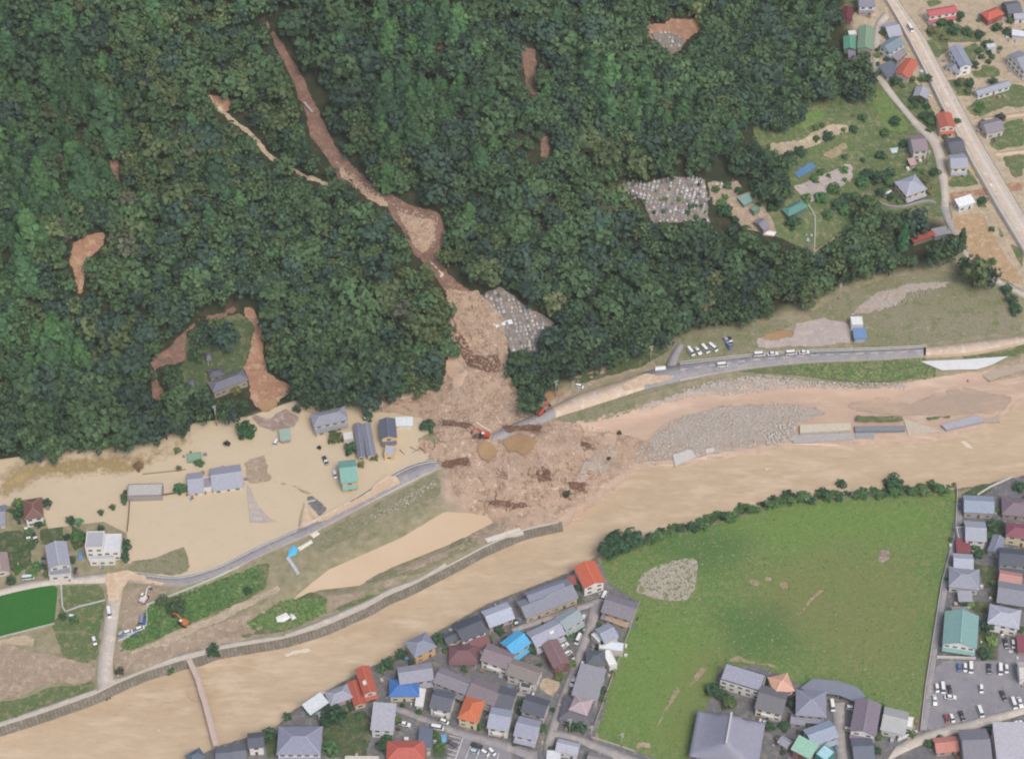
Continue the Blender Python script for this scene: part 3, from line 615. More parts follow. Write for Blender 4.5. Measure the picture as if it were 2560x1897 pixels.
LV = strip('levee_path', 'B', [(900,960),(1060,960),(1250,862),(1440,790),(1620,712),(1700,735),(1850,668),(2203,612),(2460,575)], [(840,1080),(970,1010),(1250,890),(1440,825),(1610,778),(1690,770),(1850,705),(2203,650),(2460,612)], M_conc, .25)
LW = strip('levee_path', 'B', [(-160,1370),(0,1325),(360,1205),(600,1120),(830,1040)], [(-160,1420),(0,1370),(360,1250),(600,1165),(840,1080)], M_conc, .25)
LE = strip('levee_path', 'C', [(250,570),(400,515),(560,455),(760,365),(980,285),(1095,210),(1120,165),(1300,140),(1540,20),(1620,-40)], [(250,605),(400,560),(560,510),(760,425),(980,325),(1100,245),(1180,215),(1300,180),(1560,35),(1640,-20)], M_conc, .25)
strip('side_lane', 'K', [(222,740),(240,650),(275,580),(330,545)], [(308,735),(315,660),(335,600),(378,558)], M_asph, .4)
SL = strip('side_lane', 'I', [(640,1290),(650,1170),(690,1060)], [(800,1210),(740,1130),(720,1060)], M_silt, .42, n=8)
# settlement lanes
strip('lane', 'D', [(270,520),(420,470),(620,400),(830,320),(960,290)], [(280,560),(430,510),(640,450),(850,370),(985,330)], M_lane, .28)
strip('lane', 'D', [(960,290),(930,440),(890,580),(840,690),(790,860),(740,960),(680,1120),(620,1300),(560,1450),(540,1660)], [(1060,270),(1030,400),(980,560),(920,660),(850,860),(800,960),(730,1120),(690,1300),(640,1480),(590,1660)], M_lane, .27)
strip('lane', 'D', [(-60,960),(240,1050),(420,1095),(600,1150)], [(-60,990),(240,1080),(420,1125),(600,1180)], M_lane, .3)
strip('lane', 'C', [(1190,1180),(1350,1230),(1480,1290),(1700,1380),(1960,1440),(2203,1500),(2420,1580)], [(1200,1240),(1350,1290),(1480,1340),(1660,1430),(1930,1510),(2203,1590),(2420,1680)], M_asph, .26)
strip('lane', 'D', [(640,1400),(700,1380),(960,1490),(1200,1580),(1420,1670)], [(600,1450),(700,1440),(930,1540),(1120,1640),(1300,1720)], M_lane, .29)
strip('lane', 'F', [(440,60),(440,200),(410,380),(370,560),(330,760),(295,980),(270,1180),(240,1380),(225,1490)], [(485,60),(480,250),(445,400),(410,560),(385,700),(350,900),(325,1060),(300,1280),(270,1480)], M_asph, .28)
strip('lane', 'F', [(90,1580),(220,1500),(420,1450),(640,1395),(829,1345),(960,1300)], [(40,1660),(240,1560),(440,1500),(650,1445),(829,1390),(960,1350)], M_conc, .3)
strip('lane', 'E', [(1240,1170),(1250,1350),(1270,1500),(1290,1700)], [(1350,1160),(1340,1350),(1350,1500),(1380,1700)], M_brown if False else M_lane, .28)
# upper right roads
M_dusty = soil('dusty_road', ['d8d0c8', 'cdc4bc', 'dccbb8', 'c4b4a4'], 9, 3, .6, .1, 0, .9, .12, stretch=(1.05, .3))
HW = strip('highway', 'G', [(560,-60),(640,40),(700,150),(830,390),(980,680),(1160,1060),(1330,1370),(1480,1652),(1560,1790),(1700,2040),(1967,2480),(2150,2800)], [(690,-60),(740,20),(830,150),(1000,390),(1150,680),(1330,1010),(1490,1310),(1650,1580),(1800,1830),(1990,2150),(2200,2500)], M_dusty, 1.6, 2.2)
lines(HW, (.1, .62, .95), M_line, .3)
lines(HW, (.36,), M_mudroad, 2.6, None, 'road_mud', .02); lines(HW, (.8,), M_mudroad, .9, None, 'road_mud', .02)
strip('side_lane', 'G', [(590,120),(500,200),(490,330),(470,560),(480,700),(560,850),(740,1060),(900,1260),(1020,1360),(1090,1500),(1110,1652),(1140,1800),(1160,1920),(1150,2060)], [(640,170),(575,210),(560,330),(535,560),(550,680),(620,820),(790,1040),(950,1220),(1110,1300),(1180,1450),(1205,1652),(1210,1800),(1230,1900),(1230,2060)], M_conc, .3)
strip('side_lane', 'H', [(1140,540),(1160,620),(1230,760),(1260,800)], [(1230,540),(1230,640),(1280,740),(1300,790)], M_lane, .32)
strip('side_lane', 'H', [(1340,960),(1400,1060),(1560,1210),(1760,1330),(1967,1420),(2100,1500)], [(1380,950),(1470,1060),(1600,1180),(1790,1290),(1967,1370),(2100,1430)], M_conc, .3)
strip('field_lane', 'G', [(1450,1170),(1700,1140),(1990,1095)], [(1455,1200),(1710,1170),(1990,1130)], M_silt, .3)
strip('field_lane', 'G', [(1680,1500),(1830,1490),(1990,1460)], [(1690,1530),(1840,1520),(1990,1500)], M_silt, .3)
strip('footpath', 'H', [(-90,960),(0,890),(160,800),(290,700),(350,600),(420,530),(560,470)], [(-90,985),(0,915),(180,815),(310,715),(370,610),(430,560),(560,510)], M_dirt, .5, .4)
dr('road_silt', 'J', [(1700,560),(1900,460),(2010,470),(2203,480),(2080,540),(1880,585),(1720,640)], M_silt, lift=.72, amp=.4, step=2.0)
dr('road_silt', 'I', [(780,1240),(640,1280),(680,1200),(820,1180),(1240,965),(1360,820),(1500,830),(1540,900),(1300,1010),(900,1220)], M_silt, lift=.72, amp=.4, step=2.5)
dr('road_silt', 'B', [(880,50),(1100,30),(1300,100),(1480,140),(1560,180),(1400,180),(1120,130),(1060,250),(1030,330),(930,330)], M_silt, lift=.75, amp=.5, step=2.5)

for q, fr in (([(205,745),(300,715),(420,690),(510,690),(480,740),(350,760),(260,790)],'C'), ([(1340,1380),(1420,1370),(1500,1440),(1520,1480),(1420,1450)],'L'), ([(60,1150),(90,1110),(130,1090),(110,1150)],'C'), ([(1310,1390),(1380,1370),(1400,1410),(1350,1420)],'B'), ([(1090,1590),(1170,1580),(1150,1620)],'B'), ([(1040,1480),(1140,1470),(1130,1510),(1050,1510)],'K'), ([(1040,1610),(1140,1600),(1140,1640),(1050,1640)],'K'), ([(1340,1470),(1370,1480),(1360,1520),(1335,1510)],'K'), ([(1520,620),(1600,590),(1580,640)],'C')):
    dr('foam', fr, q, M_foam, flat=-2.97, step=1.6, amp=.3)

# ------------------------------------------------------------------ trees
def ico(sub=1):
    import bmesh
    bm = bmesh.new(); bmesh.ops.create_icosphere(bm, subdivisions=sub, radius=1.0)
    v = np.array([p.co[:] for p in bm.verts]); f = np.array([[q.index for q in t.verts] for t in bm.faces]); bm.free()
    return v, f
ICO = ico(1)
def leaf_quads(cent, nrm, size, r):
    """small leaf-clump quads at cent, facing roughly along nrm"""
    n = len(cent); t = r.normal(size=(n, 3)); u = np.cross(nrm, t); u /= np.linalg.norm(u, axis=1)[:, None]+1e-9; w = np.cross(nrm, u)
    s = size[:, None]
    v = np.stack([cent-u*s-w*s*.7, cent+u*s-w*s*.9, cent+u*s*.8+w*s, cent-u*s*.9+w*s*.8], 1).reshape(-1, 3)
    return v, np.arange(4*n).reshape(n, 4)
def crown(kind, seed, n_leaf):
    """unit crown: radius about 1, base at z=0; uneven lobes covered with leaf clumps and dark gaps between"""
    r = np.random.default_rng(seed)
    V, F, k = [], [], 0
    if kind == 'conifer':
        hgt = 2.5
        lev = np.sort(r.uniform(0, 1, n_leaf)**1.15)
        a = r.uniform(0, 2*np.pi, n_leaf)
        lob = 1+.12*np.sin(a*5+lev*23+seed)
        rad = (1-lev)**.55*lob*r.uniform(.7, 1.05, n_leaf)
        c = np.stack([np.cos(a)*rad, np.sin(a)*rad, .35+lev*hgt-rad*.25], 1)
        nn = np.stack([np.cos(a)*.8, np.sin(a)*.8, np.full(n_leaf, .75)], 1)+r.normal(size=(n_leaf, 3))*.35
        nn /= np.linalg.norm(nn, axis=1)[:, None]
        v, f = leaf_quads(c, nn, r.uniform(.13, .25, n_leaf)*(1.1-.5*lev), r); V.append(v); F.append(f); k += len(v)
        iv = ICO[0]*[.68, .68, 1.2]+[0, 0, 1.4]
    else:
        nl = r.integers(8, 13)
        lobes = []
        for i in range(nl):
            a = i*2.4+r.uniform(-.4, .4); d = math.sqrt((i+.4)/nl)*.78
            z = .95+.55*(1-d*d)+r.uniform(-.22, .28)
            lobes.append((math.cos(a)*d, math.sin(a)*d, z, r.uniform(.30, .48)))
        for i in range(4):
            a = r.uniform(0, 6.28); lobes.append((math.cos(a)*.75, math.sin(a)*.75, .55+r.uniform(-.1, .15), r.uniform(.26, .36)))
        per = max(6, n_leaf//len(lobes))
        for x, y, z, q in lobes:
            d = r.normal(size=(per, 3)); d[:, 2] = np.abs(d[:, 2])*1.1-.25; d /= np.linalg.norm(d, axis=1)[:, None]
            c = np.array([x, y, z])+d*q*r.uniform(.75, 1.12, per)[:, None]*[1, 1, .85]
            nn = d+r.normal(size=d.shape)*.38+[0, 0, .25]; nn /= np.linalg.norm(nn, axis=1)[:, None]
            v, f = leaf_quads(c, nn, r.uniform(.10, .19, per), r); V.append(v); F.append(f+k); k += len(v)
        iv = ICO[0]*[.62, .62, .5]+[0, 0, .95]
    core = len(V)
    v = np.concatenate(V); f = np.concatenate([q if i == 0 else q for i, q in enumerate(F)])
    # dark inner mass so that nothing shows straight through
    cf = np.column_stack([ICO[1], ICO[1][:, 2]])
    return v, f, iv, ICO[1]
def leaf_mat(name, attr):
    m, nt, b = new_mat(name)
    pos = N(nt, 'ShaderNodeNewGeometry')
    if attr: base = N(nt, 'ShaderNodeAttribute', attribute_name='tint').outputs['Color']
    else: base = N(nt, 'ShaderNodeObjectInfo').outputs['Color']
    g = math_n(nt, 'ADD', math_n(nt, 'MULTIPLY', pos.outputs['Random Per Island'], .42), .78)
    g = math_n(nt, 'MULTIPLY', g, math_n(nt, 'ADD', math_n(nt, 'MULTIPLY', nz(nt, pos.outputs['Position'], .9, 3, .5, .3, .7), .5), .75))
    cc = N(nt, 'ShaderNodeCombineColor'); [nt.links.new(g, cc.inputs[i]) for i in range(3)]
    nt.links.new(mixc(nt, 1.0, base, cc.outputs[0], 'MULTIPLY'), b.inputs['Base Color'])
    b.inputs['Roughness'].default_value = .75; b.inputs['Specular IOR Level'].default_value = .25
    return m
M_leaf = leaf_mat('leaves', False); M_leafs = leaf_mat('forest_leaves', True)
M_bark = paint('5a4a3c', .9, .3, .5)
TINTS = {'broad': [('dark green', '435c42', 28), ('deep blue-green', '3f5648', 18), ('mid green', '4e6846', 32), ('olive green', '5a6a46', 18), ('brownish green', '5e6450', 4), ('yellow-green', '748256', 4)],
         'conifer': [('bright green', '4e7246', 5), ('fresh green', '486a48', 5), ('dark green', '3f5c42', 3)]}
FOREST = PX('W', [(-120,1000),(0,985),(60,1000),(170,975),(330,962),(420,925),(545,900),(640,868),(640,900),(720,890),(880,862),(955,838),(975,760),(970,690),(985,640),(960,600),(1000,590),(1060,625),(1130,640),(1215,720),(1190,770),(1100,770),(1110,820),(1150,890),(1190,860),(1210,830),(1300,795),(1400,765),(1480,720),(1600,700),(1700,670),(1800,630),(1880,600),(1980,575),(2080,560),(2150,590),(2160,625),(2100,600),(2080,540),(1990,480),(1880,450),(1860,500),(1780,560),(1620,500),(1400,480),(1340,400),(1520,370),(1600,330),(1640,300),(1660,330),(1730,350),(1715,400),(1735,430),(1690,445),(1640,425),(1560,400),(1600,345),(1625,265),(1690,290),(1725,255),(1770,215),(1850,205),(1900,215),(1895,160),(1850,120),(1828,70),(1832,-40),(-120,-60)])
CLEAR = [PX(f, p) for f, p in (
    ('W', [(575,25),(605,75),(650,130),(675,180),(698,240),(718,300),(770,365),(830,415),(880,440),(955,465),(962,520),(945,560),(985,605),(1010,640),(970,640),(950,600),(915,560),(890,530),(868,500),(845,455),(800,430),(740,385),(715,350),(678,300),(662,240),(635,170),(600,105)]),
    ('T', [(870,350),(900,360),(870,480),(770,560),(735,690),(715,860),(680,860),(660,740),(620,650),(600,560),(650,440),(740,400)]),
    ('M', [(820,100),(720,150),(560,175),(420,265),(300,370),(270,430),(70,570),(100,700),(110,880),(170,900),(210,850),(165,760),(150,640),(230,590),(400,550),(400,440),(400,350),(520,220),(700,200),(850,120)]),
    ('M', [(880,95),(960,95),(1035,230),(1055,380),(1070,560),(1110,670),(1280,780),(1290,850),(1220,900),(1300,1000),(1340,1100),(1030,1160),(940,1000),(920,850),(920,800),(880,700),(870,590),(890,470),(950,330),(890,200)]),
    ('M', [(640,470),(870,470),(880,600),(940,800),(700,900),(560,830),(400,850),(400,720),(540,640),(540,480)]),
    ('W', [(1140,108),(1162,112),(1166,222),(1148,212)]), ('W', [(1176,300),(1196,305),(1194,345),(1182,345)]), ('W', [(950,93),(974,95),(972,110),(952,110)]), ('W', [(242,350),(258,352),(258,395),(246,395)]),
    ('Q', [(1790,830),(1940,850),(2020,900),(1920,980),(1840,960)]),
    ('W', ribbon(TRACK, 9)),
    ('P', [(415,215),(560,200),(850,190),(870,260),(750,370),(680,450),(610,470),(410,310)]),
    ('O', [(140,250),(420,260),(1180,235),(1240,300),(1310,270),(1330,370),(1480,520),(1540,720),(1420,730),(1240,680),(1140,610),(1000,470),(950,620),(480,620),(360,430)]),
    ('N', [(720,820),(880,760),(1060,900),(1340,1080),(1200,1180),(1220,1310),(960,1310),(900,1170),(780,1000)]),
    ('P', [(1210,1130),(1330,1150),(1390,1240),(1230,1240)]),
    ('H', [(820,900),(860,850),(1060,780),(1230,740),(1230,830),(1000,900),(960,1000),(800,1060)]),
    ('K', [(1100,340),(1180,230),(1250,190),(1150,360)]))]
CONIFER = [PX('W', q) for q in ([(0,40),(60,60),(170,90),(290,180),(300,260),(260,340),(220,480),(120,480),(60,640),(40,700),(0,720),(-120,700),(-120,40)],
    [(800,10),(960,20),(1010,60),(980,150),(800,160)], [(785,170),(1000,170),(1010,290),(860,330),(800,260)], [(1250,150),(1420,150),(1500,250),(1420,300),(1260,260)], [(0,760),(90,700),(180,720),(200,820),(60,880)])]
def in_any(p, polys):
    r = np.zeros(len(p), bool)
    for q in polys: r |= inside(p, q)
    return r
sp = 4.35
X, Y = np.meshgrid(np.arange(-330, 330, sp), np.arange(-130, 400, sp*.87))
X[1::2] += sp/2
pt = np.stack([X.ravel(), Y.ravel()], 1) + rng.uniform(-.33, .33, (X.size, 2))*sp
w = np.column_stack([pt, Hgt(pt[:, 0], pt[:, 1])])
size = np.exp(rng.normal(0, .28, len(w)))*np.where(rng.random(len(w)) < .1, 1.45, 1.0)*2.8
size = np.clip(size, 1.5, 5.8)
hill_in = inside(pt, hill_poly) | (w[:, 1] < 60)
hh = size*2.2
ext = [project(w+np.column_stack([a*size, b*size, c*hh])) for a, b, c in ((.8, 0, .45), (-.8, 0, .45), (.5, .3, .95), (-.5, .3, .95), (0, .8, .7), (0, -.8, .4))]
b0 = project(w); b1 = project(w+np.column_stack([0*hh, 0*hh, hh*.62])); b2 = project(w+np.column_stack([0*hh, 0*hh, hh*.95]))
fr_ok = (b1[:, 0] > -110) & (b1[:, 0] < 2660) & (b1[:, 1] > -60)
sd = size*.62
ok = inside(b1, FOREST)
for e_ in ext: ok &= ~in_any(e_, CLEAR)
ok &= True & fr_ok & ~in_any(b0, CLEAR) & ~in_any(b1, CLEAR) & ~in_any(b2, CLEAR) & (w[:, 2] > -.2)
w, size, b1 = w[ok], size[ok], b1[ok]
con = in_any(b1, CONIFER) & (rng.random(len(w)) < .6)
con |= (rng.random(len(w)) < .06) & (b1[:, 1] < 560)
patch = vnoise(w[:, :2], 38, 9)
print('forest trees', len(w), 'conifers', con.sum())
def pick_tint(kind, u, n):
    t = TINTS[kind]; cw = np.cumsum([q[2] for q in t])/sum(q[2] for q in t)
    return np.minimum(np.searchsorted(cw, np.clip(u, 0, .999)), len(t)-1)
u = np.clip(patch*.55+rng.random(len(w))*.62-.09, 0, 1)
tb = pick_tint('broad', u, len(w)); tc = pick_tint('conifer', rng.random(len(w)), len(w))
jit = rng.uniform(.82, 1.22, len(w))*(.8+.5*vnoise(w[:, :2], 55, 21))
def tint_of(i):
    name, h, _ = TINTS['conifer'][tc[i]] if con[i] else TINTS['broad'][tb[i]]
    c = np.array(C(h))[:3]*jit[i]*.93
    return name, c
# unit prototypes as one mesh each: crown + inner mass + trunk
def unit_tree(kind, seed, n_leaf):
    v, f, iv, itri = crown(kind, seed, n_leaf)
    r = np.random.default_rng(seed+99); h0 = .5
    iv = iv*(1+r.uniform(-.12, .12, (len(iv), 1)))
    quads = f.tolist(); V = v.tolist()
    k = len(V); V += iv.tolist(); tris = (itri+k).tolist()
    return np.array(V), quads, tris
def trunk_mesh(kind, seed):
    r = random.Random(seed); mb = MB(); top = 2.6 if kind == 'conifer' else 1.0
    mb.cyl((0, 0, -.5), (r.uniform(-.05, .05), r.uniform(-.05, .05), top), .10, .05 if kind != 'conifer' else .015, 6)
    if kind != 'conifer':
        for i in range(4):
            a = i*1.6+r.uniform(-.3, .3); mb.cyl((0, 0, .35+.1*i), (math.cos(a)*.55, math.sin(a)*.55, .95+.1*i), .045, .015, 5)
    return mb.mesh('trunk', [M_bark], True)
NB, NC = 7, 4
PB = [unit_tree('broad', 40+i, 230) for i in range(NB)]; PC = [unit_tree('conifer', 80+i, 230) for i in range(NC)]
def unit_mesh(p, name='crown'):
    v, q, t = p
    me = bpy.data.meshes.new(name); me.from_pydata(v.tolist(), [], [tuple(a) for a in q]+[tuple(a) for a in t]); me.materials.append(M_leaf); me.update(); return me
MBR = [unit_mesh(p) for p in PB]; MCO = [unit_mesh(p) for p in PC]
TBR = [trunk_mesh('broad', i) for i in range(3)]; TCO = [trunk_mesh('conifer', i) for i in range(2)]
# largest in the picture: nearest to the camera and big
dist = np.linalg.norm(w-CAM, axis=1)
inframe = (b1[:, 0] > 5) & (b1[:, 0] < 2555) & (b1[:, 1] > 5)
score = size/dist*np.where(inframe, 1, 0)
def top_n(mask, n):
    i = np.where(mask & inframe)[0]; return i[np.argsort(-score[i])[:n]]
single = np.concatenate([top_n(~con, 290), top_n(con, 150)])
ZONES = [((90,960),'at the flood edge by the brown hipped roof'), ((250,940),'at the flood edge west of the drowned sheds'), ((390,920),'on the flood shore below the temple bank'), ((120,880),'just above the western flood shore'), ((280,850),'on the slope west of the temple clearing'),
         ((60,760),'at the west margin below the red patch'), ((200,720),'below the red bare patch'), ((90,560),'west of the red bare patch'), ((270,560),'east of the red bare patch'), ((420,640),'above the curved red track'), ((430,480),'on the slope below the pale hill track'), ((330,380),'beside the small rusty scar'), ((180,420),'among the bright conifers low on the ridge'),
         ((120,220),'among the bright conifers on the western ridge'), ((60,60),'at the top west corner of the forest'), ((250,60),'near the top edge west of the channel'), ((400,150),'above the pale bare spot on the hill'), ((540,280),'between the pale bare spot and the debris channel'), ((560,100),'west of the head of the debris channel'), ((700,90),'east of the head of the debris channel'),
         ((620,430),'on the spur between hill track and channel'), ((720,500),'west of the wide bend of the debris flow'), ((800,620),'west of the debris flow halfway down'), ((900,720),'just west of the upper debris fan'), ((640,620),'on the slope above the tan slide'), ((640,780),'east of the tan slide by the temple'), ((760,840),'at the hill foot above the flooded houses'), ((880,830),'at the hill foot beside the debris fan'), ((420,800),'around the dark-roofed temple'),
         ((820,280),'east of the narrow debris channel'), ((900,120),'among the conifers east of the channel'), ((950,400),'above the wide bend of the debris flow'), ((1050,520),'east of the wide bend of the debris flow'), ((1060,220),'west of the two rusty streaks'), ((1180,260),'around the two rusty streaks'), ((1150,400),'below the rusty streaks'), ((1160,560),'uphill of the small cemetery'), ((1210,690),'east of the small cemetery'),
         ((1300,80),'near the top edge west of the cleared plot'), ((1330,230),'south-west of the cleared plot'), ((1470,150),'directly below the cleared plot'), ((1560,60),'near the top edge east of the cleared plot'), ((1470,300),'above the east end of the large cemetery'), ((1280,360),'above the west end of the large cemetery'), ((1300,500),'below the west end of the large cemetery'), ((1420,540),'below the large cemetery'), ((1560,560),'below the grey gabled hut'),
         ((1330,680),'above the muddy road'), ((1480,660),'above the parked cars'), ((1620,650),'above the gravel lot'), ((1760,600),'above the site cabins'), ((1650,180),'on the hill above the dry clearing'), ((1780,120),'behind the teal-green barn'), ((1680,370),'at the north side of the terraces'), ((1900,520),'below the walled lane'), ((2060,580),'along the top edge of the olive meadow'), ((1150,830),'between the fan and the muddy road')]
ZP = PX('W', [z[0] for z in ZONES])
def zone(p): return ZONES[int(((ZP-p)**2).sum(1).argmin())][1]
def tree(name, kind, loc, s, color, seed, label, cat='tree', group=None, tall=1.0, rz=None):
    cm = (MCO if kind == 'conifer' else MBR)[seed % (NC if kind == 'conifer' else NB)]
    tm = (TCO if kind == 'conifer' else TBR)[seed % (2 if kind == 'conifer' else 3)]
    root = empty(name, loc, random.uniform(0, 6.28) if rz is None else rz, label, cat, group)
    c = obj('crown', cm, root, (0, 0, .45*s*tall), 0, (s, s, s*tall)); c.color = (*[float(x) for x in color], 1)
    obj('trunk', tm, root, (0, 0, 0), 0, (s, s, s*tall*1.2))
    return root
for i in single:
    cn, col = tint_of(i); kd = 'conifer' if con[i] else 'broad'
    z = zone(b1[i]); sz = 'large ' if size[i] > 3.9 else ('small ' if size[i] < 2.5 else '')
    s = size[i]*(1.14 if con[i] else 1.16)
    nm = 'conifer_tree' if con[i] else 'broadleaf_tree'
    tree(nm, kd, w[i]-[0, 0, .2], s, col, int(i), f"{sz}{cn} {'conifer' if con[i] else 'broadleaf tree'} {z}", 'tree', f"{'conifers' if con[i] else 'broadleaf trees'} {z}", random.uniform(.85, 1.2))
# everything else is one mass
rest = np.setdiff1d(np.arange(len(w)), single)
PBs = [unit_tree('broad', 140+i, 150) for i in range(6)]; PCs = [unit_tree('conifer', 180+i, 150) for i in range(4)]
vs, fs, ts, off = [], [], [], 0
for i in rest:
    v, q, t = (PCs[i % 4] if con[i] else PBs[i % 6])
    s = size[i]*(1.14 if con[i] else 1.16); a = rng.uniform(0, 6.28); ca, sa = math.cos(a), math.sin(a); tl = rng.uniform(.85, 1.2)
    p = np.column_stack([(v[:, 0]*ca-v[:, 1]*sa)*s, (v[:, 0]*sa+v[:, 1]*ca)*s, v[:, 2]*s*tl+.45*s])+w[i]
    vs.append(p); qq = np.array(q); tt = np.array(t)
    fs.append(qq+off); fs.append(np.column_stack([tt, tt[:, 2]])[:0]+off); ts.append((tt+off, np.tile([*tint_of(i)[1], 1.0], (len(v), 1))))
    off += len(v)
quads = np.concatenate(fs); tris = np.concatenate([t[0] for t in ts])
me = bpy.data.meshes.new('forest'); vv = np.concatenate(vs).astype(np.float32)
me.vertices.add(len(vv)); me.vertices.foreach_set('co', vv.ravel())
lp = np.concatenate([quads.ravel(), tris.ravel()]).astype(np.int32)
me.loops.add(len(lp)); me.loops.foreach_set('vertex_index', lp)
st = np.concatenate([np.arange(len(quads))*4, len(quads)*4+np.arange(len(tris))*3]).astype(np.int32)
me.polygons.add(len(st)); me.polygons.foreach_set('loop_start', st)
me.materials.append(M_leafs)
a = me.attributes.new('tint', 'FLOAT_COLOR', 'POINT'); a.data.foreach_set('color', np.concatenate([t[1] for t in ts]).astype(np.float32).ravel())
me.update()
tag(obj('forest', me), 'dense mixed forest covering the steep hillside', None, None, 'stuff')
print('forest quads', len(quads), 'tris', len(tris))

# ------------------------------------------------------------------ buildings
M_glass = paint('4a5560', .15, .1, spec=.5); M_frame = paint('d8d6d0', .5, .05)
M_dark = paint('45464c', .7, .2); M_white = paint('eceae4', .6, .07)
def window_meshes():
    f = MB(); w, h, t = 1.7, 1.15, .09
    for x, z, sx, sz in ((0, h/2, w, .1), (0, -h/2, w, .1), (-w/2+.05, 0, .1, h), (w/2-.05, 0, .1, h), (0, 0, .06, h)): f.box((x, 0, z), (sx, t, sz))
    p = MB(); p.box((0, .01, 0), (w-.1, .05, h-.1))
    d = MB(); d.box((0, 0, 1.0), (.95, .1, 2.0))
    return f.mesh('window', [M_frame]), p.mesh('pane', [M_glass]), d.mesh('door', [paint('6a5a50', .6, .1)])
WIN, PANE, DOOR = window_meshes()
def fit(fr, quad, he):
    """roof outline at eaves height -> centre on the ground, ridge direction, length, width"""
    p = PX(fr, quad); zg = 0.2
    for _ in range(4):
        q = plane(p, zg+he)[:, :2]; c = q.mean(0); zg = float(Hgt(c[0], c[1]))+.15
    u = (q[1]-q[0])+(q[2]-q[3]); u /= np.linalg.norm(u); v = np.array([-u[1], u[0]])
    L = (abs((q[1]-q[0])@u)+abs((q[2]-q[3])@u))/2; Wd = (abs((q[3]-q[0])@v)+abs((q[2]-q[1])@v))/2
    return np.array([c[0], c[1], zg]), math.atan2(u[1], u[0]), max(L*(1.13 if fr in 'CDEF' else 1.07), 1.5), max(Wd*(1.13 if fr in 'CDEF' else 1.07), 1.5)
def roof_solid(typ, L, Wd, rise, th=.16):
    a, b = L/2, Wd/2; mb = MB(); caps = []
    if typ == 'flat':
        mb.box((0, 0, th/2), (L, Wd, th+.1)); return mb, caps
    if typ == 'shed':
        top = [(-a, -b, 0), (a, -b, 0), (a, b, rise), (-a, b, rise)]
        mb.poly(top+[(x, y, z-th) for x, y, z in top], [(0, 1, 2, 3), (7, 6, 5, 4), (0, 4, 5, 1), (1, 5, 6, 2), (2, 6, 7, 3), (3, 7, 4, 0)]); return mb, caps
    r = 0 if typ == 'gable' else min(a-.3, b*.95)
    e = [(-a, -b, 0), (a, -b, 0), (a, b, 0), (-a, b, 0)]; k = [(-a+r, 0, rise), (a-r, 0, rise)]
    v = e+k+[(x, y, z-th) for x, y, z in e+k]
    f = [(0, 1, 5, 4), (2, 3, 4, 5), (1, 2, 5), (3, 0, 4)] if typ != 'gable' else [(0, 1, 5, 4), (2, 3, 4, 5)]
    low = [tuple(i+6 for i in reversed(q)) for q in f]
    rim = [(0, 6, 7, 1), (2, 8, 9, 3)]+([(1, 7, 8, 2), (3, 9, 6, 0)] if typ != 'gable' else [(1, 7, 11, 5), (5, 11, 8, 2), (3, 9, 10, 4), (4, 10, 6, 0)])
    mb.poly(v, f+low+rim)
    caps.append((k[0], k[1]))
    if typ == 'hip': caps += [(k[0], e[0]), (k[0], e[3]), (k[1], e[1]), (k[1], e[2])]
    return mb, caps
NHOUSE = [0]; FOOT = []
